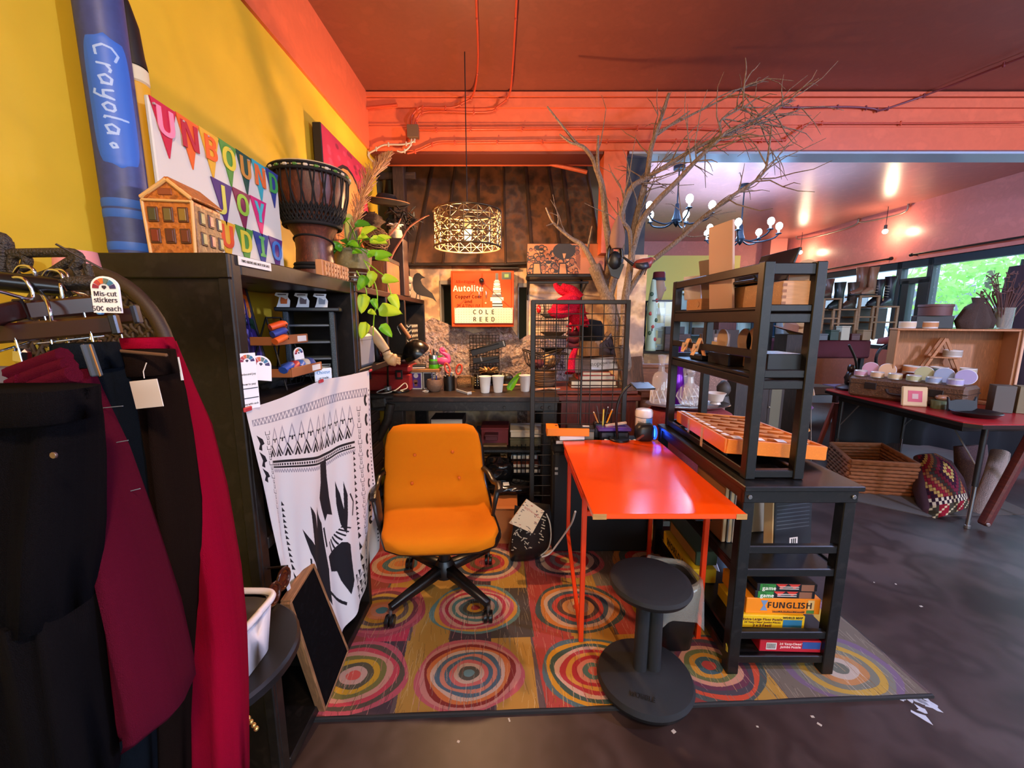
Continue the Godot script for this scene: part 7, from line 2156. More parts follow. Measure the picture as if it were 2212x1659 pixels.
func shelf_goods() -> void:
	var ply := wood("ply","#b5835a","#c9976a",0,0.5)
	var ya := 1.4455
	var g := slab("wooden_crate","long low dovetailed wooden box on the top shelf behind the front post","box",ply,v3(1.02,ya,-1.66),0.12,0.09,0.36)
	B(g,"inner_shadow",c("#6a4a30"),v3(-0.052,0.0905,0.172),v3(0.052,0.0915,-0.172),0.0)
	for i in 4:
		B(g,"finger_joint",c("#8a5c3a"),v3(-0.061,0.008 + i * 0.021,0.181),v3(-0.045,0.018 + i * 0.021,0.179),0.0)
	var g2 := slab("wooden_crate","small finger-holed wooden box at the rear end of the top shelf","box",ply,v3(0.965,ya,-2.1),0.09,0.055,0.17)
	CY(g2,"finger_hole",c("#b08a68"),v3(-0.0455,0.028,0.05),0.014,0.002,v3(0,0,90),16)
	slab("board","large pale board standing upright on the top shelf, rising above the frame","board",c("#c0a292",0.7),v3(0.925,ya,-1.83),0.012,0.36,0.16,v3(0,8,5))
	slab("board","grey-brown board leaning behind the tall pale board on the top shelf","board",c("#7a6a5c",0.7),v3(0.985,ya,-2.0),0.012,0.24,0.15,v3(0,20,12))
	slab("board","small white card leaning at the rear of the top shelf","board",c("#c4bfc4",0.7),v3(0.94,1.501,-2.16),0.008,0.12,0.1,v3(0,30,8))
	var bx := thing("laptop","half-open black case with folded flaps on the long wooden box","case",v3(1.0,ya + 0.093,-1.72))
	BO(bx,"base",c("#14171c",0.4),v3(0,0.006,0),v3(0.15,0.012,0.24),v3(0,0,-4))
	BO(bx,"lid",c("#14171c",0.4),v3(0.07,0.07,0),v3(0.01,0.13,0.24),v3(0,0,-18))
	PR(bx,"torn_flap",c("#14171c",0.4),[v2(-0.04,0),v2(0.09,0),v2(0.06,0.03),v2(-0.06,0.045)],0.006,xf(v3(-0.05,0.012,0.12),v3(-30,40,0)))
	var ov := thing("oval_board","beige oval cutout board standing at the front of the top shelf","board",v3(1.05,ya + 0.0,-1.50))
	CY(ov,"oval",c("#c2a898",0.7),v3(0,0.085,0.0),0.08,0.008,v3(90,0,20),24)
	ov.scale = v3(0.62,1.0,1.0)
	var y := 1.2005
	slab("black_tray","shallow black tray near the front post on the middle shelf","tray",c("#0f0f12",0.4),v3(1.0,y,-1.56),0.13,0.075,0.15)
	slab("black_tray","long black tray in the middle of the middle shelf","tray",c("#101014",0.35),v3(0.99,y,-1.84),0.12,0.05,0.18)
	var st := thing("tape_dispenser","black stepped stand at the rear of the middle shelf","stand",v3(0.98,y,-2.05))
	B(st,"base",c("#0f1014",0.35),v3(-0.06,0,0.07),v3(0.06,0.03,-0.06),0.006)
	B(st,"block",c("#0f1014",0.35),v3(-0.035,0.03,0.04),v3(0.035,0.07,-0.03),0.006)
	B(st,"pale_card",c("#c0a890"),v3(0.04,0.03,0.02),v3(0.044,0.09,-0.04))
	for i in 3:
		var rc := thing("rounded_cutout",["beige rounded wooden cutout behind the side rail, the front one","grey-brown rounded cutout behind the side rail, second from the front post","tall pale rounded cutout near the hanging tags"][i],"cutout",v3(1.0,y,-1.68 - 0.075 * i - 0.11 * (i / 2)))
		var r: float = [0.06,0.055,0.05][i]
		CY(rc,"disc",c(["#b8906f","#8a6f5f","#b59a88"][i],0.7),v3(0.004,0.085 + r * 0.4,0),r,0.008,v3(0,0,90),24)
		B(rc,"stem",c("#b8906f",0.7),v3(-0.004,0,0.035),v3(0.004,0.1,-0.035))
	for i in 2:
		var tg := thing("paper_tag",["folded rainbow-printed paper tag hooked over the side rail, the rear one","larger folded rainbow-printed paper tag hooked over the side rail, nearer the front"][i],"tag",v3(0.875,1.292,-2.02 + 0.12 * i))
		for s in [-1,1]:
			BO(tg,"flap",c("#c9a078",0.6),v3(s * 0.014 - 0.004,-0.018,0),v3(0.002,0.07 + 0.015 * i,0.036),v3(0,0,s * 20 - 4))
		rainbow(BO(tg,"printed_arch",c("#d8b48c",0.6),v3(-0.0205,-0.022,0),v3(0.001,0.04,0.03),v3(0,-90,-24)),v3(0,0,0.001),0.012)
	# tilted orange lattice tray
	var t := thing("lattice_tray","orange wooden tray with a lattice of triangular pockets, tilted inside the tall shelf","tray")
	var om := wood("orangewood","#dc7420","#e27c24",0,0.4)
	var A := v3(0.918,0.9,-2.2)
	var Bq := v3(1.292,0.869,-2.2)
	var C := v3(1.281,0.888,-1.6)
	var E := v3(0.84,0.939,-1.54)
	var dn := v3(0,-0.058,0)
	var sid := [A,Bq,C,E]
	for i in 4:
		var p: Vector3 = sid[i]
		var q: Vector3 = sid[(i + 1) % 4]
		BAR(t,"side",om,p + dn / 2,q + dn / 2,0.012,0.058)
	SH(t,"bottom",c("#a85a20",0.6),1,1,func(u,v): return A.lerp(Bq,u).lerp(E.lerp(C,u),v) + dn * 0.8)
	for i in range(1,7):
		var f := i / 7.0
		BAR(t,"divider",c("#d08040",0.6),A.lerp(E,f) + dn * 0.42,Bq.lerp(C,f) + dn * 0.42,0.004,0.045)
	for i in range(-4,7):
		var f0 := i / 7.0
		var f1 := (i + 4) / 7.0
		var p0 := A.lerp(E,max(f0,0.0)).lerp(Bq.lerp(C,max(f0,0.0)),max(0.0,-f0 / (f1 - f0)))
		var ff: float = min(f1,1.0)
		var p1 := A.lerp(E,ff).lerp(Bq.lerp(C,ff),(ff - f0) / (f1 - f0))
		BAR(t,"divider",c("#b8682c",0.6),p0 + dn * 0.42,p1 + dn * 0.42,0.004,0.043)
	for i in 9:
		var f := 0.06 + i * 0.105
		BO(t,"white_slip",c("#d8ccc4",0.6),A.lerp(E,f) + v3(0.02,0.004,0),v3(0.03,0.0015,0.022),v3(10,30,-8))
		if i < 4:
			BO(t,"white_slip",c("#d8ccc4",0.6),E.lerp(C,0.12 + i * 0.22) + v3(0.0,0.004,-0.02),v3(0.045,0.0015,0.022),v3(12,10,-8))
	for f in [0.33,0.62]:
		BO(t,"tape_strip",glass("#d8c8b0",0.35,0.2),A.lerp(E,f) + v3(-0.008,-0.05,0),v3(0.003,0.09,0.02))
	for f in [0.25,0.8]:
		BAR(t,"prop",c("#1a1614"),A.lerp(E,f) + dn + v3(0.05,0,0),v3(A.lerp(E,f).x + 0.05,0.806,A.lerp(E,f).z),0.02,0.02)
	rebase(t,v3(1.07,0.806,-1.88))
	# books and games on the low shelf
	var y1 := 0.449 + 0.0125
	var b := thing("book","thick black hardback with cream pages standing askew on the low shelf","book",v3(1.145,y1,-1.58))
	b.rotation_degrees = v3(-5,12,0)
	B(b,"cover",c("#15161a",0.5),v3(-0.085,0,0.028),v3(0.1,0.25,-0.028))
	B(b,"pages",c("#c9a87a",0.8),v3(-0.088,0.004,0.024),v3(0.096,0.2525,-0.024))
	B(b,"barcode_label",c("#d8d0c8"),v3(-0.01,0.02,0.0282),v3(0.03,0.05,0.029),0.0)
	for i in 9:
		B(b,"printed_line",c("#3a3c40"),v3(-0.075,0.09 + i * 0.016,0.0281),v3(0.085,0.094 + i * 0.016,0.0286),0.0)
	for i in 3:
		B(b,"barcode_bar",c("#1a1a1a"),v3(-0.002 + 0.009 * i,0.025,0.0291),v3(0.003 + 0.009 * i,0.045,0.0295),0.0)
	var b2 := thing("book","tall cream book with an orange animal drawing behind the black hardback","book",v3(1.075,y1,-1.70))
	b2.rotation_degrees = v3(-7,6,0)
	B(b2,"cover",c("#c9b690",0.5),v3(-0.11,0,0.01),v3(0.17,0.315,-0.012))
	BL(b2,"printed_animal",c("#b5562a",0.6),v3(-0.05,0.13,0.0102),v3(0.03,0.045,0.001),0.3,4.0,14)
	BL(b2,"printed_animal",c("#c97a4a",0.6),v3(-0.05,0.07,0.0104),v3(0.035,0.03,0.001),0.3,4.0,14)
	for i in 3:
		var b3 := thing("book",["brown board book at the left end of the low shelf","grey-blue thin book second at the left end of the low shelf","white thin book between the brown books and the cream book"][i],"book",v3(0.90 + i * 0.022,y1,-1.74 + 0.004 * i))
		B(b3,"cover",c(["#8a5a34","#7a8088","#d0c8c0"][i],0.6),v3(-0.009,0,0.13),v3(0.009,0.29 - 0.01 * i,-0.13))
		B(b3,"pages",c("#b59468"),v3(-0.006,0.004,0.1305),v3(0.006,0.28 - 0.01 * i,0.12),0.0)
	var y2 := 0.181 - 0.003
	game("puzzle_box","yellow floor puzzle box lowest of the stack on the low shelf",v3(1.046,y2,-1.56),0.25,0.055,"#e0b010",[["Extra Large Floor Puzzle",0.0098,-0.04,0.038,"#5a2a1a"],["24 'Easy-Clean' Jumbo Pieces",0.0075,-0.04,0.025,"#5a2a1a"],["2 x 3 Feet!",0.011,-0.04,0.011,"#5a2a1a"],["WORLD MAP",0.0095,0.077,0.047,"#2a2a1a"]],[0.04,0.114,0.004,0.038,"#2a6a8a"])
	game("game_box","orange word game box with crooked black letters, on the yellow puzzle box",v3(1.088,y2 + 0.0555,-1.57),0.29,0.067,"#e8820c",[["FUNGLISH",0.026,0.024,0.038,"#2a1810"],["WHAT'S BLUE AND FUNNY?",0.007,0.02,0.013,"#e8820c"]],[-0.04,0.085,0.006,0.014,"#2a1810"])
	game("game_box","green, red and black quiz game box, lower of the identical pair",v3(1.09,y2 + 0.1235,-1.57),0.235,0.031,"#17141a",[["The",0.01,-0.085,0.022,"#2a5a2a"],["game",0.015,-0.07,0.011,"#e8e0d8"]],[-0.106,-0.045,0.001,0.030,"#2f7a34"],"#c93a30")
	game("game_box","green, red and black quiz game box, topmost of the pair on the games stack",v3(1.096,y2 + 0.1555,-1.57),0.235,0.031,"#17141a",[["The",0.01,-0.085,0.022,"#2a5a2a"],["game",0.015,-0.07,0.011,"#e8e0d8"]],[-0.106,-0.045,0.001,0.030,"#2f7a34"],"#c93a30")
	var y3 := 0.075 + 0.017
	game("puzzle_box","red puzzle box with a white barcode on the bottom of the low shelf",v3(1.115,y3,-1.535),0.25,0.05,"#b01828",[["24 'Easy-Clean'",0.009,-0.005,0.036,"#e8c8c0"],["Jumbo Puzzle",0.009,-0.005,0.022,"#e8c8c0"]],[0.04,0.11,0.016,0.046,"#2a4a8a"])
	var ys := thing("puzzle_box","yellow world map puzzle box poking out of the left side of the low shelf","game",v3(0.925,y2,-1.90))
	B(ys,"box",c("#d8b01a",0.5),v3(-0.085,0,0.16),v3(0.03,0.07,-0.2))
	TX(ys,"lettering",c("#2a2a1a"),"WORLD MAP",0.036,xf(v3(-0.0855,0.038,0.0),v3(0,-90,0)),0.001,"Droid Sans",true)
	var gs := thing("puzzle_box","dark green-edged animal puzzle box on the side world map box","game",v3(0.94,y2 + 0.071,-1.9))
	B(gs,"box",c("#3a4a34",0.5),v3(-0.07,0,0.13),v3(0.03,0.07,-0.2))
	B(gs,"printed_panel",c("#a87a3a",0.5),v3(-0.0705,0.006,0.12),v3(-0.0715,0.06,-0.18),0.0)
	for i in 2:
		var pf := thing("paper_folder",["white printed folder tilted between desk leg and the low shelf","grey printed magazine leaning beyond the white folder"][i],"folder",[v3(0.978,0.165,-1.86),v3(0.972,0.182,-2.05)][i])
		BO(pf,"folder",c(["#cfccd0","#a8a4a8"][i],0.5),Vector3.ZERO,v3(0.1,0.22,0.008),v3(-38,-40,32))
		BO(pf,"printed_patch",c(["#7a4a5a","#6a3a6a"][i],0.5),v3(0.012,-0.02,0.012),v3(0.03,0.03,0.002),v3(-38,-40,32))
		B(pf,"stack_below",c("#2a2428",0.6),v3(-0.02,0.014 - pf.position.y,-0.12),v3(0.06,-0.06,-0.06))
	var gd := thing("file_rack","grey rack of papers along the left side of the low shelf","rack",v3(0.838,0.60,-2.0))
	for i in 10:
		var pa := thing("paper_sheaf","%s sheaf of paper, %s from the front in the grey rack" % [["mid grey","slate","pale grey"][i % 3],["first","second","third","fourth","fifth","sixth","seventh","eighth","ninth","last"][i]],"paper",gd.position + v3(0.0,-0.08,0.27 - i * 0.055),0,"paper sheaves in the grey rack")
		BO(pa,"sheaf",c(["#8a8890","#5a5a68","#b0aeb4"][i % 3],0.6),v3(0.015,0.082,0),v3(0.05,0.16,0.006),v3(0,0,12))
	B(gd,"tray",c("#4a4a50",0.4,0.5),v3(-0.02,-0.09,0.3),v3(0.06,-0.08,-0.27))
func game(called: String,label: String,at: Vector3,w: float,h: float,hex: String,txt: Array,patch: Array,patch2 := "") -> void:
	var t := thing(called,label,"game",at,-2)
	var d := 0.2
	B(t,"box",c(hex,0.45),v3(-w / 2,0,d / 2),v3(w / 2,h,-d / 2),0.002)
	B(t,"printed_panel",c(patch[4],0.45),v3(patch[0],patch[2],d / 2),v3(patch[1],patch[3],d / 2 + 0.0006),0.0)
	if patch2 != "":
		for i in 2:
			PR(t,"printed_triangle",c(patch2,0.45),[v2(-0.045 + i * 0.05,h * 0.97),v2(0.0 + i * 0.05,h * 0.97),v2(-0.022 + i * 0.05,h * 0.3)],0.0008,xf(v3(0,0,d / 2)))
		B(t,"printed_photo",c("#8a5a44",0.45),v3(0.055,0.002,d / 2),v3(0.104,h - 0.002,d / 2 + 0.0007),0.0)
		for i in 2:
			B(t,"printed_line",c("#d8ccc8",0.45),v3(-0.03,0.009 + 0.008 * i,d / 2),v3(0.045,0.012 + 0.008 * i,d / 2 + 0.0012),0.0)
	for q in txt:
		TX(t,"lettering",c(q[4],0.5),q[0],q[1],xf(v3(q[2],q[3],d / 2 + 0.0006)),0.001,"Droid Sans",true)
	if hex == "#e8820c":
		for s in [-1,1]:
			PR(t,"printed_hourglass",c("#6a86a8",0.45),[v2(-0.014,s * 0.022),v2(0.014,s * 0.022),v2(0.003,0),v2(-0.003,0)],0.001,xf(v3(-0.075,0.036,d / 2)))
		B(t,"printed_badge",c("#d8b070",0.45),v3(0.095,0.02,d / 2),v3(0.12,0.062,d / 2 + 0.0007),0.0)
		B(t,"printed_badge",c("#4a7a3a",0.45),v3(0.092,0.004,d / 2),v3(0.122,0.018,d / 2 + 0.0007),0.0)
	elif hex == "#b01828":
		B(t,"barcode_label",c("#d8d0c8",0.45),v3(-0.1,0.01,d / 2),v3(-0.06,0.04,d / 2 + 0.0007),0.0)
		for i in 7:
			B(t,"barcode_bar",c("#1a1a1a",0.45),v3(-0.097 + 0.005 * i,0.014,d / 2),v3(-0.0945 + 0.005 * i,0.037,d / 2 + 0.0012),0.0)
func stool_and_bin() -> void:
	var m := nz("rubber",["#121110","#191716"],0.3,0.48,v3(8,8,8),0.1,0.5)
	var t := thing("wobble_stool","black round wobble stool with a domed base on the rug edge","stool",v3(0.508,0.014,-1.367))
	LA(t,"base",m,[[0,0],[0.15,0],[0.172,0.012],[0.18,0.032],[0.172,0.05],[0.15,0.058],[0.08,0.078],[0.055,0.09],[0,0.09]],Vector3.ZERO,48)
	for k in 3:
		var a := deg_to_rad(90 + 120 * k)
		TU(t,"column_rib",m,[v3(cos(a) * 0.03,0.07,-sin(a) * 0.03),v3(cos(a) * 0.026,0.40,-sin(a) * 0.026)],0.026,12)
	LA(t,"seat",m,[[0,0.385],[0.05,0.388],[0.115,0.40],[0.138,0.412],[0.147,0.43],[0.142,0.443],[0.125,0.45],[0,0.447]],Vector3.ZERO,48)
	TX(t,"embossed_lettering",c("#1f1d1c",0.4),"WOBBLE",0.016,xf(v3(-0.045,0.066,0.115),v3(-78,-20,0)),0.002)
	# bin with clear liner
	var b := thing("waste_bin","black waste bin behind the stool with a clear plastic liner hanging over its rim","bin",v3(0.696,0,-1.52) + v3(0,0.014,-0.09))
	var bin := func(called: String,mm: Material,rows: Array) -> void:
		FT(b,called,mm,rows,28,0.5)
	bin.call("bin",c("#0f0d0d",0.45),[[v3(-0.075,0,0),v3(0.075,0,0),0.17],[v3(-0.085,0.15,0),v3(0.085,0.15,0),0.2],[v3(-0.095,0.285,0),v3(0.095,0.285,0),0.22]])
	var lm := glass("#cfc6b8",0.28,0.16)
	SH(b,"liner",lm,40,8,func(u,v):
		var a := TAU * fmod(u,1.0)
		var ca := cos(a)
		var sa := sin(a)
		var sx: float = signf(ca) * pow(absf(ca),0.5)
		var sz: float = signf(sa) * pow(absf(sa),0.5)
		var k: float = 1.0 + 0.05 * sin(u * 60.0) * v
		var hh: float = 0.31 + 0.02 * sin(a * 2.0) if v < 0.3 else 0.31 - (v - 0.3) * (0.24 + 0.05 * sin(a * 3.0))
		var rr: float = 0.9 + 0.14 * min(1.0,v / 0.3) if v < 0.3 else 1.05 + 0.1 * v
		return v3(sx * 0.095 * rr * k,hh,sz * 0.11 * rr * k))
	SH(b,"liner_inside",lm,40,4,func(u,v):
		var a := TAU * fmod(u,1.0)
		return v3(signf(cos(a)) * pow(absf(cos(a)),0.5) * 0.086,0.31 - 0.2 * v,signf(sin(a)) * pow(absf(sin(a)),0.5) * 0.1) * v3(1 - 0.1 * v,1,1 - 0.1 * v))
# ---------- rug ----------
func rug() -> void:
	var W := 1520
	var Hh := 860
	var sc := 640.0
	var im := img(W,Hh,"#5a4a48")
	# rug frame: origin at the front left corner,x along the front edge,y towards the back
	var o := v2(-0.80,1.232)
	var ex := v2(cos(0.04),sin(0.04))
	var ey := v2(-ex.y,ex.x)
	var to := func(p: Vector3) -> Vector2:
		var d := v2(p.x,-p.z) - o
		return v2(d.dot(ex) * sc,Hh - d.dot(ey) * sc)
	var bands := ["#8a3a34","#3f3a34","#b08434","#3a2e38","#b5443a","#a83a34","#b08434","#2f4642","#8a3430","#b98a34","#34504e","#c0304a","#6a6458"]
	var r := RandomNumberGenerator.new()
	r.seed = 2
	for i in 13:
		for j in 4:
			var x0 := i * W / 13.0
			var y0 := j * Hh / 4.0
			ipoly(im,[v2(x0 - 6,y0),v2(x0 + W / 13.0 + r.randf_range(-12,12),y0),v2(x0 + W / 13.0 + r.randf_range(-12,12),y0 + Hh / 4.0 + 1),v2(x0 + r.randf_range(-12,12),y0 + Hh / 4.0 + 1)],Color(bands[(i + (j * 5 if i % 3 == 1 else 0)) % 13]).lerp(Color("#6a5044"),0.25).to_html(false))
	var cs := [v3(-0.625,0,-1.406),v3(-0.171,0,-1.419),v3(0.33,0,-1.429),v3(0.799,0,-1.453),v3(1.319,0,-1.442),v3(-0.628,0,-1.771),v3(-0.178,0,-1.79),v3(0.324,0,-1.796),v3(0.795,0,-1.809),v3(1.325,0,-1.799),v3(-0.642,0,-2.153),v3(-0.158,0,-2.166),v3(0.317,0,-2.189),v3(0.799,0,-2.198),v3(1.342,0,-2.198)]
	var rings := ["#b54a5a,#4a4238,#bf3a4a,#c98a78,#6a6a34,#c99a24,#4a4a38,#c9a090,#d85048","#b5525a,#c07a70,#7a2420,#c96a34,#c9a890,#3f5f70,#c97a60,#3f5f70,#c9605a,#c9a890,#4a4a40,#5f8a90","#3f6068,#c78a1e,#2f4a40,#c9a088,#a82a34,#c78a34,#a82430,#c97a6a,#3f6a6a,#c0524a","#3a4a4a,#c9422a,#3a3a44,#5a2a40,#c98a70,#5a6438,#c78424,#2f5058,#b53a3a","#6a5a78,#6f7268,#b5923a,#6a6f62,#b07a48,#b5a898,#5a6258","#9a3a4a,#b04a54,#6a3040,#b5903a,#5a4a44,#c78a2a,#c97040,#c97a5a,#3f7a84","#4f7a7a,#c78a34,#b5485a,#c99080,#a82a40,#c9a890,#4a7a78,#c9a890,#3f5a5a,#3a3a30,#c78a1e,#9a2a24","#33474a,#c97834,#c9a890,#3a566a,#c9403a,#4a3a3a,#c98a50,#c9a07a,#a82a24","#c9a01e,#3a4a44,#c9a890,#b52a3a,#3f6068,#c97a60","#8a6a80,#c9a03a,#5a6a60,#b05a48,#3f5a60","#b04a5a,#a82a40,#c9a890,#c9603a,#3f6a78,#c99a5a,#c97a44","#b5525a,#c9a890,#3a4a5a,#c78a34,#a82a34,#5a4a34,#a83a34,#7a2a40","#b5525a,#3a3440,#c9a890,#a83440,#8a7a78,#c03a3a,#c9a45a","#c9884a,#3f5a60,#b52a34,#c9a890,#4a3a3a","#7a6a78,#b5923a,#4a5a58,#b05a48"]
	for i in cs.size():
		var p: Vector2 = to.call(cs[i])
		var cols: PackedStringArray = rings[i].split(",")
		for k in cols.size():
			var f: float = 1.0 - float(k) / cols.size()
			f = pow(f,0.92)
			var q := []
			for a in 36:
				var w := 1.0 + 0.03 * sin(a * TAU / 36 * 3.0 + i + k * 0.7) + 0.02 * sin(a * TAU / 36 * 5.0 + k * 1.3)
				q.append(p + v2(cos(TAU * a / 36) * 138.0,sin(TAU * a / 36) * 110.0) * f * w)
			ipoly(im,q,Color(cols[k]).lerp(Color("#7a5c4c"),0.22).to_html(false))
	# woven streaks: thin pale and dark threads
	for i in 2600:
		var p := v2(r.randf() * W,r.randf() * Hh)
		var col := im.get_pixel(int(p.x),int(p.y))
		var c2 := col.lerp(Color("#d8c8a8") if i % 3 else Color("#2a2422"),0.35)
		iline(im,p,p + v2(r.randf_range(-8,8),r.randf_range(14,60)),1.0,c2.to_html(false))
	var m := print_mat(im,0.92,0.2)
	var t := thing("rug","large rug printed with rows of multicoloured concentric circles under the desk and chair","rug",v3(0.3,0,-1.9))
	var wx := W / sc
	var wy := Hh / sc
	var P := func(u: float,v: float) -> Vector3:
		var q: Vector2 = o + ex * u * wx + ey * (1.0 - v) * wy
		return v3(q.x - 0.3,0.0135,-q.y + 1.9)
	SH(t,"pile",m,24,14,func(u,v):
		var p: Vector3 = P.call(u,v)
		p.y += 0.003 * sin(u * 21.0) * pow(v,6.0)
		return p)
	var e := 0.012
	var st := new_st()
	st.set_smooth_group(0)
	var edge := []
	for i in 41:
		edge.append(P.call(i / 40.0,1.0))
	for i in range(1,21):
		edge.append(P.call(1.0,1.0 - i / 20.0))
	for i in range(1,41):
		edge.append(P.call(1.0 - i / 40.0,0.0))
	for i in range(1,21):
		edge.append(P.call(0.0,i / 20.0))
	for i in edge.size():
		edge[i] = edge[i] + v3(0,-0.0065,0)
	add_tube(st,edge,0.0075,8)
	put(t,"black_binding",done(st),c("#1a1513",0.8))
	var pd := []
	for q in [[0,1],[1,1],[1,0],[0,0]]:
		var v: Vector3 = P.call(q[0],q[1])
		pd.append(v2(v.x * 1.004,-v.z * 1.012))
	PR(t,"rug_pad",c("#1a1513",0.9),pd,0.009,xf(v3(0,0.0047,0),v3(-90,0,0)))
	# paint drips on the concrete
	var pt := thing("paint_drips","white paint splash on the concrete beyond the right corner of the rug","paint",v3(1.484,0,-1.3) + v3(0,0.001,0))
	r.seed = 6
	for i in 10:
		var q := []
		var cc := v2(r.randf_range(-0.05,0.06),r.randf_range(-0.05,0.06))
		for k in 9:
			q.append(cc + v2(cos(TAU * k / 9) * r.randf_range(0.004,0.022),sin(TAU * k / 9) * r.randf_range(0.008,0.04)))
		PR(pt,"splash",c("#b5b8c0",0.5),q,0.001,xf(Vector3.ZERO,v3(-90,35,0)))
	var sp := [v3(1.072,0,-1.25),v3(1.076,0,-1.222),v3(0.854,0,-1.214),v3(0.556,0,-1.197),v3(-0.18,0,-1.163),v3(-0.01,0,-1.238),v3(2.055,0,-1.987),v3(2.021,0,-1.816),v3(1.952,0,-2.002)]
	for i in sp.size():
		var d := MeshInstance3D.new()
		d.name = "floor_speck"
		d.mesh = box(v3(0.012 - 0.003 * (i % 3),0.001,0.008 + 0.006 * (i % 2)),0.0003)
		d.material_override = c("#b5a898",0.6)
		d.position = sp[i] + v3(0,0.0006,0)
		d.rotation_degrees.y = 40 * i
		add_child(d,true)
		struct(d)
# ---------- left foreground ----------
func left_front() -> void:
	var t := thing("side_table","round black side table carrying the white bin at lower left","table",v3(-0.685,0,-0.80))
	var blk := c("#100e0e",0.4)
	LA(t,"top",blk,[[0,0.63],[0.18,0.63],[0.19,0.638],[0.19,0.654],[0.184,0.66],[0,0.66]],Vector3.ZERO,48)
	CY(t,"pedestal",blk,v3(0,0.02,0),0.05,0.61)
	LA(t,"foot",blk,[[0,0],[0.16,0],[0.16,0.015],[0.06,0.03],[0,0.03]],Vector3.ZERO,32)
	var b := thing("plastic_bin","white rounded plastic bin on the round black table","bin",v3(-0.625,0.662,-0.775))
	var w := c("#cfc6c8",0.35)
	FT(b,"outer_wall",w,[[v3(-0.075,0,0),v3(0.075,0,0),0.115],[v3(-0.088,0.12,0),v3(0.088,0.12,0),0.142]],36,0.35)
	FT(b,"shaded_inside",c("#2a2426",0.6),[[v3(-0.077,0.121,0),v3(0.077,0.121,0),0.12],[v3(-0.08,0.1225,0),v3(0.08,0.1225,0),0.126]],36,0.35)  # flat dark cap stands in for the shade inside the bin
	var rim := []
	for k in 49:
		var a := TAU * k / 48
		rim.append(v3(signf(cos(a)) * pow(absf(cos(a)),0.35) * 0.09,0.124,signf(sin(a)) * pow(absf(sin(a)),0.35) * 0.072))
	TU(b,"rim",w,rim,0.0075,8)
	var bl := thing("blue_bundle","crumpled blue item in the white bin","cloth",b.position + v3(-0.03,0.132,-0.02))
	BL(bl,"bundle",c("#20306a",0.6),Vector3.ZERO,v3(0.035,0.02,0.03),0.5,5.0)
	var sg := thing("sunglasses","tortoiseshell sunglasses resting on the black table behind the white bin","sunglasses",v3(-0.634,0.66,-0.999))
	for s in [0,1]:
		var r := []
		for k in 13:
			r.append(v3(0.01 * s,0.03 + sin(TAU * k / 12) * 0.028,0.033 * (s * 2 - 1) + cos(TAU * k / 12) * 0.028))
		TU(sg,"rim",c("#3a1a10",0.15),r,0.005,6)
		BAR(sg,"temple",c("#1a0e0a",0.2),v3(0,0.05,0.06 * (s * 2 - 1)),v3(-0.075,0.045,0.055 * (s * 2 - 1)),0.004,0.007)
		BL(sg,"lens",c("#4a1c10",0.08),v3(0.01 * s,0.03,0.033 * (s * 2 - 1)),v3(0.002,0.025,0.025),0.0,1.0,12)
	# chalkboard
	var q := [v3(-0.649,0.582,-1.08),v3(-0.662,0.59,-1.25),v3(-0.663,0.077,-1.46),v3(-0.67,0,-1.262)]
	q[3] += v3(0,0.016,0)
	var ch := thing("chalkboard","small wood-framed chalkboard leaning on the rug beside the round table","chalkboard")
	var n: Vector3 = (q[1] - q[0]).cross(q[3] - q[0]).normalized()
	if n.x < 0:
		n = -n
	var wd := wood("frame","#7a5030","#9a6a42",2,0.6)
	for i in 4:
		BAR(ch,"frame_bar",wd,q[i] - n * 0.014,q[(i + 1) % 4] - n * 0.014,0.032,0.012)
	Q(ch,"slate",nz("slate",["#0b0a0c","#0f0e10","#0d0c0e"],0.02,0.85,v3(3,3,3),0.0,0.15),q[0],q[1],q[2],q[3])
	Q(ch,"backing",c("#2a1e16"),q[0] - n * 0.026,q[1] - n * 0.026,q[2] - n * 0.026,q[3] - n * 0.026)
	rebase(ch,q[3])
	var bc := thing("beaded_chain","small cluster of gold beads hanging by the red trousers near the floor","ornament",v3(-0.468,0.709,-0.62))
	for i in 5:
		BL(bc,"bead",c("#c9a060",0.2,0.8),v3(-0.003 + 0.004 * i,-0.007 * i,0),Vector3.ONE * 0.0045,0.0,1.0,8)
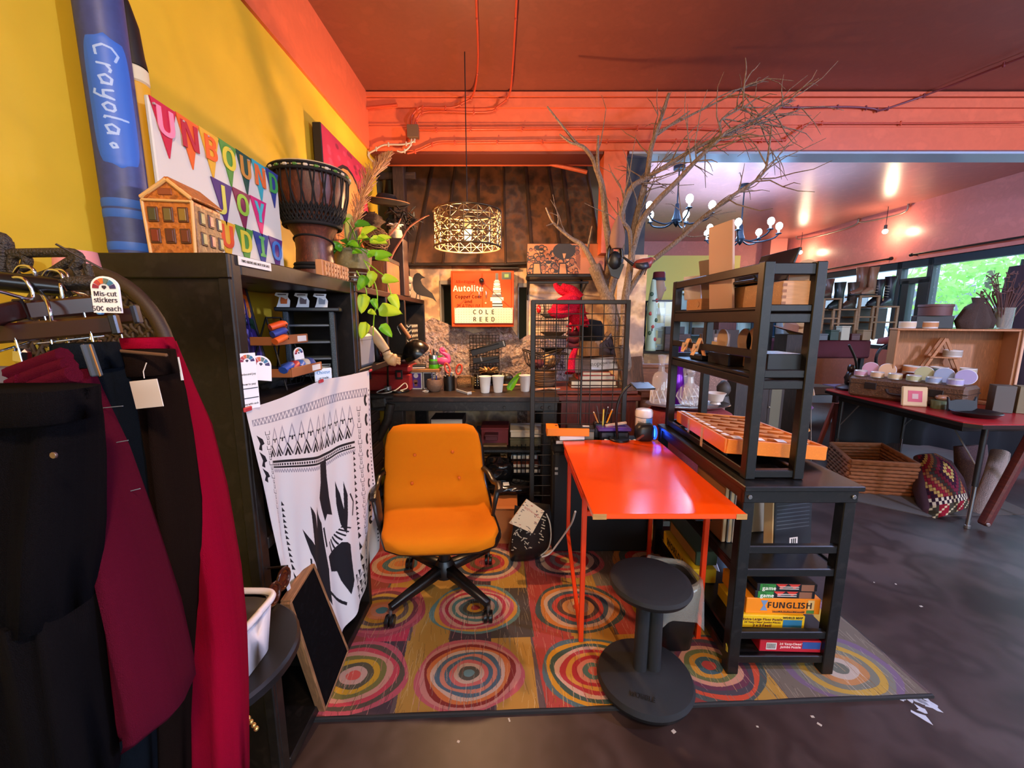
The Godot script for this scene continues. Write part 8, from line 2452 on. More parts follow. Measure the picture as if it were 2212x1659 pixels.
func clothes() -> void:
	# garment rail with iron scroll end
	var iron := nz("iron",["#2a211c","#3f332b","#241c18"],0.05,0.55,v3(8,8,8),0.3)
	var t := thing("garment_rail","black clothes rail with a scrolled wrought-iron end at upper left","clothes rack")
	TU(t,"rail",c("#0f0d0e",0.25),[v3(-0.699,1.451,-0.5),v3(-0.649,1.448,-0.53),v3(-0.595,1.442,-0.56)],0.0125,14)
	TU(t,"top_scroll",iron,smooth([v3(-0.728,1.488,-0.57),v3(-0.678,1.488,-0.57),v3(-0.628,1.489,-0.57),v3(-0.59,1.488,-0.57),v3(-0.585,1.477,-0.57),v3(-0.594,1.468,-0.57)],4),0.0062,8)
	TU(t,"sweep_scroll",iron,smooth([v3(-0.588,1.483,-0.57),v3(-0.605,1.474,-0.57),v3(-0.626,1.463,-0.57),v3(-0.652,1.456,-0.57),v3(-0.671,1.457,-0.57),v3(-0.677,1.468,-0.57),v3(-0.673,1.483,-0.57),v3(-0.662,1.486,-0.57),v3(-0.655,1.48,-0.57),v3(-0.659,1.471,-0.57),v3(-0.665,1.468,-0.57)],5),0.0058,8)
	TU(t,"upright",iron,smooth([v3(-0.685,1.504,-0.57),v3(-0.686,1.489,-0.57),v3(-0.695,1.456,-0.57)],3),0.011,8)
	BL(t,"finial",iron,v3(-0.685,1.5,-0.57),v3(0.012,0.016,0.01),0.1,2.0,12)
	for x in [v3(-0.592,1.477,-0.57),v3(-0.576,1.474,-0.57)]:
		TU(t,"twisted_spindle",iron,[x,x + v3(0.004,-0.026,0)],0.0048,6)
	BL(t,"foot_leaf",iron,v3(-0.586,1.449,-0.57),v3(0.034,0.01,0.02),0.4,5.0,14)
	TU(t,"stand_post",c("#0f0d0e",0.3),[v3(-0.688,1.45,-0.5),v3(-0.688,1.45,-0.5) * v3(1,0,1)],0.0125)
	rebase(t,v3(-0.688,1.45,-0.5) * v3(1,0,1))
	# wicker chair back behind the rail
	var wc := thing("wicker_chair","dark woven wicker peacock chair back between clothes and bookcase","chair")
	var cc := v3(-0.855,1.305,-0.84)
	var wm := nz("wickerdark",["#2a1a10","#4a3220","#3a2618"],0.1,0.6,v3(10,10,10))
	var arc := []
	for k in 25:
		var a := PI * k / 24.0
		arc.append(cc + v3(cos(a) * 0.152,sin(a) * 0.19,0))
	TU(wc,"rim",wm,arc,0.013,8)
	var wv := []
	for i in 13:
		var f := 0.2 + 0.8 * i / 13.0
		var l := []
		for k in 25:
			var a := PI * k / 24.0
			l.append(cc + v3(cos(a) * 0.15 * f,sin(a) * 0.188 * f,0.004 * (1 if (k + i) % 2 else -1)))
		wv.append(l)
	for k in 21:
		var a := PI * k / 20.0
		wv.append([cc,cc + v3(cos(a) * 0.15,sin(a) * 0.188,0)])
	WIRE(wc,"weave",wm,wv,0.0042,5)
	TU(wc,"stand",wm,[cc,cc * v3(1,0,1)],0.02)
	rebase(wc,cc * v3(1,0,1))
	var pk := thing("pink_lampshade","pale pink shade behind the iron scroll","lampshade",v3(-0.929,1.485,-0.9))
	LA(pk,"shade",c("#d88a86",0.7),[[0.04,0],[0.034,0.058],[0.033,0.058],[0.039,0]],Vector3.ZERO,24)
	TU(pk,"stand",c("#2a211c"),[v3(0,0.03,0),v3(0,-pk.position.y,0)],0.006)
	var sg := arch_card("sticker_sign","arched rainbow sign handwritten Mis-cut stickers 50 cents each",v3(-0.497,1.43,-0.51),v3(0,8,-1),0.030,0.044,["Mis-cut","stickers","50¢ each"].slice(0,2))
	TX(sg,"lettering",c("#3a2a34"),"50¢ each",0.0058,xf(v3(0,-0.017,0.002)),0.0008)
	TU(sg,"tie",c("#3a2c22"),[v3(0,0.03,0),v3(-0.03,0.055,0.02)],0.0012,4)
	# hangers
	var hw := c("#2a0f0d",0.25)
	var ch := c("#c9ccd4",0.12,1.0)
	var hp := [[v3(-0.625,1.434,-0.53),v3(-0.619,1.395,-0.46),v3(-0.626,1.413,-0.53)],[v3(-0.631,1.45,-0.545),v3(-0.647,1.381,-0.5),v3(-0.521,1.394,-0.545)],[v3(-0.606,1.446,-0.555),v3(-0.62,1.411,-0.53),v3(-0.557,1.42,-0.56)],[v3(-0.604,1.447,-0.56),v3(-0.657,1.394,-0.575),v3(-0.542,1.408,-0.6)]]
	var hl := ["dark wooden trouser hanger nearest the camera, carrying the charcoal trousers","dark wooden hanger with chrome clips carrying the dark jeans","reddish wooden hanger with a pale blue end pad above the jeans","dark wooden hanger farthest along the rail, carrying the bright red trousers"]
	for i in 4:
		var h := thing("hanger",hl[i],"hanger")
		var a: Vector3 = hp[i][1]
		var b: Vector3 = hp[i][2]
		BAR(h,"bar",hw,a,b,0.010,0.024,0.004)
		BAR(h,"end_pad",c(["#1a1214","#12100f","#5a9ac0","#26282f"][i],0.3),b.lerp(a,0.06),b.lerp(a,-0.01),0.012,0.027)
		var m := a.lerp(b,0.5)
		TU(h,"hook",ch,smooth([m,m + v3(0,0.03,0),hp[i][0] + v3(0.012,-0.008,0),hp[i][0] + v3(0.010,0.014,0),hp[i][0] + v3(-0.006,0.018,0),hp[i][0] + v3(-0.016,0.008,0)],5),0.0022,8)
		for f in [0.25,0.8]:
			var p := a.lerp(b,f)
			BAR(h,"clip_arm",ch,p + v3(0,-0.006,0.004),p + v3(0.004,-0.05,0.004),0.003,0.002)
			BO(h,"clip",ch,p + v3(0.006,-0.055,0.002),v3(0.018,0.02,0.012),v3(0,0,-10),0.004)
		BAR(h,"clip_bar",ch,a + v3(0,-0.042,0),b + v3(0,-0.042,0),0.003,0.003)
		rebase(h,m)
	# garments
	var cloth := func(key: String,cols: Array,rough := 0.95) -> StandardMaterial3D:
		return nz(key,cols,0.25,rough,v3(9,9,9),0.25,0.15)
	var red := cloth.call("gred",["#a8062e","#b80a34"])
	var r := thing("trousers","bright red trousers with a white tag, hanging next to the black bookcase","trousers")
	FT(r,"leg",red,[[v3(-0.534,1.369,-0.58),v3(-0.488,1.369,-0.58),0.05],[v3(-0.535,1.348,-0.58),v3(-0.485,1.348,-0.58),0.06],[v3(-0.533,1.294,-0.58),v3(-0.472,1.294,-0.58),0.07],[v3(-0.531,1.239,-0.58),v3(-0.458,1.239,-0.58),0.08],[v3(-0.527,1.138,-0.58),v3(-0.444,1.138,-0.58),0.08],[v3(-0.53,1.001,-0.58),v3(-0.435,1.001,-0.58),0.08],[v3(-0.533,0.904,-0.58),v3(-0.435,0.904,-0.58),0.08],[v3(-0.537,0.793,-0.58),v3(-0.442,0.793,-0.58),0.08],[v3(-0.555,0.611,-0.58),v3(-0.457,0.611,-0.58),0.08]],24,0.8,0.25)
	FT(r,"waistband",red,[[v3(-0.537,1.375,-0.572),v3(-0.482,1.375,-0.572),0.052],[v3(-0.533,1.356,-0.572),v3(-0.48,1.356,-0.572),0.06]],20,0.8)
	BO(r,"tag",c("#dcd8d8",0.5),v3(-0.447,1.335,-0.535),v3(0.018,0.031,0.001),v3(0,10,4))
	rebase(r,v3(-0.509,1.371,-0.58))
	var br := thing("trousers","dark brown corduroy trousers with a square cream tag","trousers")
	var bm := cloth.call("gbrown",["#1f1410","#2a1b14"])
	FT(br,"leg",bm,[[v3(-0.513,1.35,-0.52),v3(-0.438,1.35,-0.52),0.05],[v3(-0.514,1.305,-0.52),v3(-0.438,1.305,-0.52),0.07],[v3(-0.512,1.243,-0.52),v3(-0.439,1.243,-0.52),0.08],[v3(-0.512,1.145,-0.52),v3(-0.44,1.145,-0.52),0.08],[v3(-0.513,1.077,-0.52),v3(-0.445,1.077,-0.52),0.08],[v3(-0.52,0.97,-0.52),v3(-0.465,0.97,-0.52),0.08],[v3(-0.554,0.692,-0.52),v3(-0.502,0.692,-0.52),0.08]],24,0.8,0.25)
	FT(br,"waistband",bm,[[v3(-0.507,1.362,-0.513),v3(-0.432,1.362,-0.513),0.055],[v3(-0.507,1.332,-0.513),v3(-0.432,1.332,-0.513),0.062]],20,0.8)
	BAR(br,"edge_piping",c("#5a3a20",0.8),v3(-0.476,1.364,-0.483),v3(-0.409,1.358,-0.483),0.004,0.004)
	BO(br,"tag",c("#d4c6ba",0.5),v3(-0.422,1.315,-0.463),v3(0.0325,0.0325,0.001),v3(0,0,6))
	TU(br,"tag_loop",c("#c9b8a8"),[v3(-0.424,1.333,-0.465),v3(-0.424,1.341,-0.465),v3(-0.419,1.351,-0.465)],0.0007,4)
	rebase(br,v3(-0.476,1.359,-0.52))
	var dn := thing("jeans","dark blue denim jeans between the brown corduroys and the maroon fleece","jeans")
	var dm := cloth.call("gdenim",["#15191f","#1f262e","#191f26"])
	FT(dn,"leg",dm,[[v3(-0.509,1.373,-0.47),v3(-0.467,1.373,-0.47),0.05],[v3(-0.512,1.325,-0.47),v3(-0.459,1.325,-0.47),0.06],[v3(-0.513,1.286,-0.47),v3(-0.457,1.286,-0.47),0.07],[v3(-0.517,1.229,-0.47),v3(-0.455,1.229,-0.47),0.07],[v3(-0.521,1.17,-0.47),v3(-0.456,1.17,-0.47),0.07],[v3(-0.525,1.108,-0.47),v3(-0.46,1.108,-0.47),0.07],[v3(-0.594,0.76,-0.47),v3(-0.498,0.76,-0.47),0.07]],24,0.8,0.3)
	FT(dn,"waistband",dm,[[v3(-0.502,1.374,-0.463),v3(-0.461,1.374,-0.463),0.055],[v3(-0.503,1.345,-0.463),v3(-0.458,1.345,-0.463),0.062]],20,0.8)
	BAR(dn,"belt_loop",c("#39424c",0.9),v3(-0.448,1.374,-0.43),v3(-0.437,1.341,-0.425),0.010,0.003)
	for s in [-1,1]:
		BAR(dn,"stitching",c("#a8743a",0.8),v3(-0.447,1.374,-0.429) + v3(s * 0.0035,0,0.0),v3(-0.436,1.341,-0.424) + v3(s * 0.0035,0,0.0),0.0008,0.003)
	for y in [[v3(-0.454,1.304,-0.434),v3(-0.423,1.307,-0.434)],[v3(-0.448,1.264,-0.432),v3(-0.421,1.269,-0.432)],[v3(-0.448,1.205,-0.43),v3(-0.414,1.214,-0.43)]]:
		BAR(dn,"stitching",c("#6f7884",0.8),y[0],y[1],0.001,0.001)
	rebase(dn,v3(-0.488,1.373,-0.47))
	var mr := thing("fleece_skirt","maroon fleece garment with ruffled waist and a raw lower hem","skirt")
	var mm := cloth.call("gmaroon",["#5a0f26","#6f1430","#64122a"])
	FT(mr,"body",mm,[[v3(-0.522,1.348,-0.42),v3(-0.45,1.348,-0.42),0.05],[v3(-0.524,1.323,-0.42),v3(-0.448,1.323,-0.42),0.06],[v3(-0.52,1.258,-0.42),v3(-0.431,1.258,-0.42),0.07],[v3(-0.516,1.167,-0.42),v3(-0.418,1.167,-0.42),0.08],[v3(-0.515,1.053,-0.42),v3(-0.404,1.053,-0.42),0.09],[v3(-0.518,0.973,-0.42),v3(-0.397,0.973,-0.42),0.09],[v3(-0.516,0.945,-0.42),v3(-0.396,0.945,-0.42),0.09],[v3(-0.508,0.932,-0.42),v3(-0.407,0.932,-0.42),0.08]],32,0.8,0.35)
	var yy := 0
	for p in [[v3(-0.498,1.345,-0.4),v3(-0.469,1.355,-0.4),v3(-0.44,1.365,-0.4)],[v3(-0.489,1.336,-0.395),v3(-0.458,1.348,-0.395),v3(-0.431,1.356,-0.395)],[v3(-0.471,1.331,-0.39),v3(-0.447,1.34,-0.39),v3(-0.423,1.348,-0.39)]]:
		TU(mr,"ruffle",mm,smooth(p,4),0.0085,8)
	rebase(mr,v3(-0.488,1.348,-0.42))
	var cg := thing("trousers","charcoal grey jeans nearest the camera at the left frame edge","trousers")
	var cm := cloth.call("gchar",["#121013","#1a171b","#151317"])
	FT(cg,"hips",cm,[[v3(-0.522,1.334,-0.36),v3(-0.383,1.334,-0.36),0.05],[v3(-0.528,1.309,-0.36),v3(-0.387,1.309,-0.36),0.06],[v3(-0.537,1.269,-0.36),v3(-0.394,1.269,-0.36),0.07],[v3(-0.552,1.2,-0.36),v3(-0.408,1.2,-0.36),0.08],[v3(-0.568,1.117,-0.36),v3(-0.427,1.117,-0.36),0.08]],32,0.6,0.15)
	FT(cg,"waistband",cm,[[v3(-0.509,1.341,-0.352),v3(-0.373,1.341,-0.352),0.056],[v3(-0.516,1.313,-0.352),v3(-0.379,1.313,-0.352),0.066]],24,0.6)
	FT(cg,"leg",cm,[[v3(-0.491,1.127,-0.36),v3(-0.426,1.127,-0.36),0.07],[v3(-0.498,1.076,-0.36),v3(-0.427,1.076,-0.36),0.07],[v3(-0.519,0.91,-0.36),v3(-0.433,0.91,-0.36),0.07]],24,0.8,0.2)
	FT(cg,"leg",cm,[[v3(-0.584,1.12,-0.37),v3(-0.5,1.12,-0.37),0.07],[v3(-0.634,0.897,-0.37),v3(-0.536,0.897,-0.37),0.07]],24,0.8,0.2)
	FT(cg,"lining",c("#55525a",0.9),[[v3(-0.561,1.353,-0.4),v3(-0.497,1.353,-0.4),0.03],[v3(-0.566,1.327,-0.4),v3(-0.476,1.327,-0.4),0.04]],16,0.8)
	FT(cg,"grey_inner_leg",c("#3f3d44",0.9),[[v3(-0.557,1.101,-0.41),v3(-0.491,1.101,-0.41),0.05],[v3(-0.585,0.842,-0.41),v3(-0.504,0.842,-0.41),0.05]],16,0.8)
	CY(cg,"rivet",c("#7a6a68",0.3,0.8),v3(-0.376,1.29,-0.322),0.0028,0.002,v3(90,0,0),10)
	rebase(cg,v3(-0.455,1.336,-0.36))
# ---------- glass on the cloth-covered stand ----------
func chest_corner() -> void:
	var o := thing("wooden_bench","orange-brown wooden box bench behind the decanters","bench",v3(1.07,0,-3.05))
	B(o,"back_board",wood("bench","#8a4a20","#a5602e",0),v3(-0.1,0.86,-0.02),v3(0.16,1.04,-0.06))
	B(o,"top_cap",wood("bench","","",0),v3(-0.11,1.04,0.0),v3(0.17,1.065,-0.08))
	B(o,"seat_edge",wood("bench","","",0),v3(-0.1,0.82,0.04),v3(0.16,0.86,-0.06))
	B(o,"front",wood("bench","","",0),v3(-0.09,0,-0.01),v3(0.15,0.82,-0.06))
func decanters() -> void:
	chest_corner()
	var c0 := v3(1.193,0.821,-2.72)
	var y := c0.y
	var st := thing("draped_stand","stand draped with a dark red patterned cloth under the silver tray","table",v3(c0.x,0.0,c0.z))
	SH(st,"cloth",nz("paisley",["#7a0f22","#a01830","#5a0c1c","#8a6030"],0.05,0.85,v3(6,6,6)),48,8,func(u,v):
		var a := TAU * fmod(u,1.0)
		var r: float = 0.30 * (min(1.0,v * 3.0) - max(0.0,v - 0.33) * (0.35 + 0.06 * sin(a * 9.0)))
		return v3(cos(a) * r,y - 0.014 - max(0.0,v - 0.33) * 0.75,sin(a) * r * 0.7))
	CY(st,"post",c("#1a1210"),v3(0,0,0),0.12,y - 0.03)
	var tr := thing("silver_tray","oval silver tray with a wavy rim carrying the decanters","tray",v3(c0.x,y - 0.012,c0.z))
	LA(tr,"tray",c("#b0aaa4",0.18,0.9),[[0,0],[0.2,0],[0.27,0.02],[0.285,0.026],[0.28,0.029],[0.26,0.022],[0.19,0.005],[0,0.004]],Vector3.ZERO,48,Vector3.ZERO,1.0,0.62)
	var gl := glass("#e8dccc",0.3,0.05)
	var d := thing("decanter","tall square-shouldered clear decanter with a flared stopper","decanter",v3(1.006,0.84,-2.72))
	LA(d,"bottle",gl,[[0,0],[0.065,0],[0.068,0.02],[0.06,0.09],[0.058,0.17],[0.045,0.2],[0.022,0.215],[0.02,0.25],[0.028,0.255]],Vector3.ZERO,10)
	LA(d,"stopper",gl,[[0,0.25],[0.018,0.258],[0.024,0.3],[0.03,0.325],[0.0,0.33]],Vector3.ZERO,8)
	for k in 10:
		var a := TAU * k / 10
		TU(d,"cut_rib",glass("#fff6e8",0.5,0.05),[v3(cos(a) * 0.067,0.01,sin(a) * 0.067),v3(cos(a + 0.5) * 0.062,0.09,sin(a + 0.5) * 0.062)],0.004,5)
	var e := thing("decanter","round-bellied clear cut decanter with a ball stopper","decanter",v3(1.196,0.831,-2.7))
	LA(e,"bottle",gl,[[0,0],[0.05,0],[0.085,0.04],[0.088,0.08],[0.06,0.125],[0.024,0.15],[0.02,0.19],[0.032,0.2]],Vector3.ZERO,14)
	BL(e,"stopper",gl,v3(0,0.225,0),Vector3.ONE * 0.03,0.0,1.0,10)
	for k in 14:
		var a := TAU * k / 14
		TU(e,"cut_rib",glass("#fff6e8",0.5,0.05),[v3(cos(a) * 0.055,0.004,sin(a) * 0.055),v3(cos(a + 0.4) * 0.09,0.06,sin(a + 0.4) * 0.09),v3(cos(a + 0.8) * 0.062,0.122,sin(a + 0.8) * 0.062)],0.004,5)
	var pv := thing("purple_vase","tall twisted purple metallic glass vase between the decanters","vase",v3(1.125,0.829,-2.74))
	LA(pv,"vase",c("#6a14a0",0.12,0.55),[[0,0],[0.032,0],[0.042,0.04],[0.05,0.12],[0.04,0.19],[0.032,0.24],[0.05,0.29],[0.056,0.31],[0.03,0.335],[0.034,0.40],[0.04,0.41],[0.03,0.41]],Vector3.ZERO,14,Vector3.ZERO,1.0,0.8)
	var tb := thing("tumbler","clear cut glass tumbler behind the round decanter","glass",v3(1.218,0.85,-2.8))
	LA(tb,"glass",gl,[[0,0],[0.032,0],[0.04,0.15],[0.042,0.16],[0.038,0.16],[0.03,0.01],[0,0.01]],Vector3.ZERO,10)
	var bw := thing("white_bowl","cream footed bowl at the right end of the silver tray","bowl",v3(1.384,0.833,-2.72))
	LA(bw,"bowl",c("#dccab8",0.3),[[0,0],[0.035,0],[0.03,0.012],[0.045,0.022],[0.056,0.06],[0.066,0.075],[0.063,0.076],[0.05,0.06],[0.04,0.026],[0,0.022]],Vector3.ZERO,32)
	var bv := thing("stone_bust","small dark stone head behind the cream bowl","bust",v3(1.491,y - 0.013,-2.83))
	BL(bv,"head",c("#3a322c",0.6),v3(0,0.11,0),v3(0.045,0.06,0.05),0.15,3.0,14)
	LA(bv,"base",c("#3a322c",0.6),[[0,0],[0.05,0],[0.035,0.06],[0,0.06]],v3(0,0,0),14)
	var cg := thing("floor_cabinet","dark wooden cabinet with a slim glazed side door behind the tall shelf","cabinet",v3(2.167,0.509,-3.6) * v3(1,0,1))
	B(cg,"body",wood("cab","#2a1e18","#3a2a20",1),v3(-0.16,0,0),v3(0.14,1.12,-0.3))
	B(cg,"door_frame",wood("cab","","",1),v3(0.14,0.02,0.0),v3(0.28,1.02,-0.03))
	B(cg,"glazed_panel",c("#6a6450",0.3),v3(0.165,0.08,0.001),v3(0.255,0.98,-0.004),0.0)
	BL(cg,"knob",c("#b0a490",0.3,0.6),v3(0.15,0.62,0.008),Vector3.ONE * 0.009,0.0,1.0,8)
	var sb := thing("stone_column","pinkish stone slab column behind the cream bowl","column",v3(1.518,0.835,-3.1) * v3(1,0,1))
	B(sb,"slab",nz("pinkstone",["#7a5a52","#a07a6c","#8a6a5e"],0.03,0.8,v3(3,3,3)),v3(-0.13,0,0),v3(0.14,1.0,-0.12))
# ---------- shop counter beyond the column ----------
func counter() -> void:
	var z := -3.95
	var x0 := 1.287
	var x1 := 1.821
	var h := 1.104
	var t := thing("counter","plastered counter with a dark wooden top beyond the column","counter",v3((x0 + x1) / 2,0,z - 0.2))
	var hw := (x1 - x0) / 2
	B(t,"base",nz("plaster",[],0.1,0.1,Vector3.ONE),v3(-hw,0,0.17),v3(hw,h - 0.03,-0.2))
	B(t,"top",wood("ctop","#2a1a14","#3f2a1e",0),v3(-hw - 0.03,h - 0.03,0.22),v3(hw + 0.2,h,-0.24))
	var v := thing("floral_column","slim mint green vase painted with red flowers on the counter","vase",v3(1.329,h,-3.92))
	LA(v,"vase",c("#a8c4b0",0.4),[[0,0],[0.05,0],[0.04,0.2],[0.05,0.4],[0.03,0.58],[0.02,0.66],[0,0.67]],Vector3.ZERO,18)
	for k in 9:
		BL(v,"painted_flower",c("#a83a34" if k % 2 else "#2a4a30",0.5),v3(0.03 * sin(k * 2.1),0.05 + 0.06 * k,0.037),v3(0.018,0.02,0.008),0.3,4.0,8,k)
	var hd := thing("fez_bust","pale carved head wearing a dark red fez on the glass case","bust",v3(1.386,1.581,-3.95))
	FT(hd,"head",c("#9a7f68",0.6),[[v3(-0.05,0,0),v3(0.03,0,0),0.09],[v3(-0.055,0.05,0),v3(0.045,0.05,0),0.1],[v3(-0.062,0.1,0),v3(0.062,0.1,0),0.12],[v3(-0.06,0.15,0),v3(0.052,0.15,0),0.12],[v3(-0.05,0.2,0),v3(0.045,0.2,0),0.1]],18,0.9)
	BL(hd,"nose",c("#9a7f68",0.6),v3(0.06,0.105,0.0),v3(0.016,0.024,0.014),0.0,1.0,10)
	LA(hd,"fez",c("#5a1020",0.8),[[0.058,0.18],[0.054,0.25],[0.05,0.26],[0,0.262]],Vector3.ZERO,20)
	LA(hd,"hatband",c("#1a2440",0.8),[[0.06,0.18],[0.059,0.205]],Vector3.ZERO,20)
	var gc := thing("glass_case","glazed display case under the fez head","display case",v3(hd.position.x + 0.03,h,-3.98))
	var gh := hd.position.y - h
	for x in [-0.1,0.085]:
		for zz in [0.1,-0.1]:
			B(gc,"frame",c("#1a1c20",0.4),v3(x,0,zz),v3(x + 0.015,gh,zz - 0.015))
	B(gc,"top",c("#1a1c20",0.4),v3(-0.105,gh - 0.015,0.105),v3(0.105,gh,-0.115))
	B(gc,"pane",glass("#cfe8e0",0.12),v3(-0.085,0.01,0.098),v3(0.085,gh - 0.016,0.094),0.0)
	for i in 3:
		B(gc,"shelf",c("#8fa8a0",0.3),v3(-0.085,0.05 + i * gh * 0.3,0.08),v3(0.085,0.056 + i * gh * 0.3,-0.09))
		B(gc,"jewel_card",c(["#d8c860","#a8c8c8","#d8e0d8"][i],0.5),v3(-0.06,0.06 + i * gh * 0.3,0.02),v3(0.05,0.12 + i * gh * 0.3,0.0))
	for i in 2:
		slab("wooden_case",["dark wooden case on the counter right of the glass case","smaller black case stacked on the dark wooden case"][i],"case",wood("case%d" % i,["#3a241a","#17171a"][i],["#4f3426","#1f1f22"][i],0),v3(1.559 - 0.03 * i,h + 0.16 * i,-3.95),0.24 - 0.06 * i,0.16 - 0.09 * i,0.2)
# ---------- red-topped folding table and goods ----------
func red_table() -> void:
	var t := thing("folding_table","folding table with a red top, black edge and chrome-footed legs","table",v3(3.35,0,-3.14))
	var p := [v2(-0.40,-0.66),v2(0.36,-0.66),v2(0.42,-0.58),v2(0.42,0.6),v2(0.36,0.68),v2(-0.36,0.68),v2(-0.42,0.6),v2(-0.46,-0.6)]
	PR(t,"top",c("#9a1c20",0.3),p,0.012,xf(v3(0,0.745,0),v3(-90,0,0)))
	PR(t,"edge",c("#14100f",0.3),p.map(func(q): return q * 1.012),0.024,xf(v3(0,0.733,0),v3(-90,0,0)))
	B(t,"apron",c("#120e0e",0.5),v3(-0.34,0.66,0.5),v3(0.34,0.72,-0.55))
	for q in [[-0.26,0.56],[0.3,0.56],[-0.3,-0.55],[0.3,-0.55]]:
		TU(t,"leg",c("#171414",0.4),[v3(q[0],0.70,q[1]),v3(q[0],0.30,q[1])],0.016)
		TU(t,"chrome_foot",c("#b8b4b0",0.15,1.0),[v3(q[0],0.30,q[1]),v3(q[0],0.02,q[1])],0.0125)
		CY(t,"foot_cap",c("#8a8680",0.3,0.8),v3(q[0],0,q[1]),0.016,0.025)
		BAR(t,"brace",c("#8a8680",0.3,0.8),v3(q[0],0.42,q[1]),v3(q[0],0.70,q[1] * 0.6),0.012,0.006)
func red_table_goods() -> void:
	var y := 0.752
	var sc := thing("suitcase","old brown leather suitcase lying on the red folding table","suitcase",v3(3.18,y,-3.22),-64)
	var lt := nz("leather",["#5a3a26","#6f4a30","#4f3220"],0.03,0.5,v3(4,4,4),0.2)
	B(sc,"body",lt,v3(-0.36,0,0.12),v3(0.36,0.17,-0.12),0.02)
	B(sc,"seam",c("#3a2418"),v3(-0.362,0.11,0.122),v3(0.362,0.116,-0.122),0.0)
	for x in [-0.24,0.16]:
		B(sc,"latch",c("#1f1612",0.4),v3(x,0.075,0.12),v3(x + 0.08,0.13,0.128))
	TU(sc,"handle",c("#2f1e14",0.5),smooth([v3(-0.09,0.09,0.122),v3(-0.06,0.06,0.14),v3(0.04,0.06,0.14),v3(0.07,0.09,0.122)],4),0.009)
	var tints := ["#b88692","#c9a07a","#c9ac80","#a8a274","#8a94a6","#988cac"]
	var nm := ["rose","peach","amber","olive green","blue","violet"]
	for i in 6:
		var o := sc.transform * v3(-0.3 + 0.115 * i,0.171,0.07)
		var t := thing("balm_tin","small round tin with a %s label in the row on the suitcase" % nm[i],"tin",o)
		CY(t,"tin",c("#c9c0b8",0.3,0.5),Vector3.ZERO,0.044,0.05,Vector3.ZERO,24)
		SH(t,"label",c(tints[i],0.5),20,1,func(u,v): return v3(cos(TAU * u) * 0.0445,0.042 - v * 0.032,sin(TAU * u) * 0.0445))
		if i != 2:
			var l := thing("tin_lid","round %s disc lid propped behind the tin row" % nm[i],"lid",sc.transform * v3(-0.28 + 0.115 * i,0.172,-0.04))
			l.rotation_degrees.y = -50
			CY(l,"disc",c(tints[i],0.5),v3(0,0.055,0),0.055,0.008,v3(75,0,0),28)
			CY(l,"rim",c("#d0c8c8",0.3),v3(0,0.055,-0.003),0.058,0.008,v3(75,0,0),28)
	var ply := wood("plybox","#a8683a","#bd7c4a",1,0.5)
	var bx := thing("display_crate","open plywood display box standing behind the suitcase, with tins inside","box",v3(3.52,y,-3.3),-32)
	B(bx,"back",ply,v3(-0.34,0,-0.10),v3(0.34,0.56,-0.115))
	B(bx,"side_panel",ply,v3(-0.34,0,0.14),v3(-0.325,0.56,-0.10))
	B(bx,"side_panel",c("#c99a78",0.6),v3(0.325,0,0.14),v3(0.34,0.56,-0.10))
	B(bx,"top",ply,v3(-0.345,0.56,0.145),v3(0.345,0.575,-0.115))
	B(bx,"floor_panel",ply,v3(-0.325,0,0.14),v3(0.325,0.014,-0.10))
	B(bx,"outer_board",c("#c99a78",0.6),v3(0.34,0,0.16),v3(0.355,0.58,-0.16))
	var al := thing("ladder_shelf","small A-frame wooden ladder shelf inside the plywood box","shelf",bx.transform * v3(-0.03,0.2,0.02),-32)
	for zz in [0.04,-0.06]:
		for s in [-1,1]:
			BAR(al,"rail",ply,v3(s * 0.12,0,zz),v3(0,0.3,zz),0.016,0.02)
	B(al,"shelf",ply,v3(-0.12,0.0,0.06),v3(0.12,0.014,-0.08))
	B(al,"shelf",ply,v3(-0.08,0.14,0.06),v3(0.08,0.152,-0.08))
	B(al,"base_block",ply,v3(-0.14,-0.186,0.05),v3(0.14,0,-0.09))
	for i in 6:
		var q: Vector3 = [v3(-0.17,0.014,0.02),v3(-0.01,0.014,0.03),v3(0.15,0.014,0.02),v3(0.06,0.152,0.0),v3(-0.26,0.59,0.02),v3(-0.13,0.59,0.02)][i]
		var tt := thing("balm_tin",["open white tin at the left foot of the ladder shelf","striped tin under the middle of the ladder shelf","open white tin at the right foot of the ladder shelf","white tin on the upper ladder shelf","small white tin with pale label on top of the plywood box","white tin with tan label on top of the plywood box"][i],"tin",(al.transform * q) if i < 4 else (bx.transform * (q + v3(0,-0.013,0))))
		LA(tt,"tin",c("#c9bfb5",0.35),[[0,0],[0.055,0],[0.056,0.055],[0.052,0.055],[0.05,0.01],[0,0.01]],Vector3.ZERO,24)
		SH(tt,"label",c(["#c98a5a","#4a6a6a","#b5a890","#a89a8a","#c9b090","#b57a48"][i]),20,1,func(u,v): return v3(cos(TAU * u) * 0.0568,0.046 - v * 0.034,sin(TAU * u) * 0.0568))
	var fr := thing("framed_tile","chunky cream frame with a pink and red square centre leaning on the suitcase","frame",v3(3.031,0.752,-3.009) + v3(0,0,0.0),-22)
	fr.rotation_degrees.x = -12
	B(fr,"frame",c("#c2a070",0.6),v3(-0.075,0,0.012),v3(0.075,0.15,-0.012),0.008)
	B(fr,"red_square",c("#b02a3a",0.5),v3(-0.042,0.034,0.0125),v3(0.042,0.118,0.0135),0.0)
	B(fr,"pale_square",c("#b08a7a",0.5),v3(-0.018,0.057,0.0137),v3(0.018,0.095,0.0147),0.0)
	var gd := thing("glass_candle","green glass jar with a knobbed lid near the framed tile","jar",v3(3.149,0.752,-2.944))
	LA(gd,"jar",c("#5f6a4a",0.2),[[0,0],[0.045,0],[0.048,0.06],[0,0.062]],Vector3.ZERO,20)
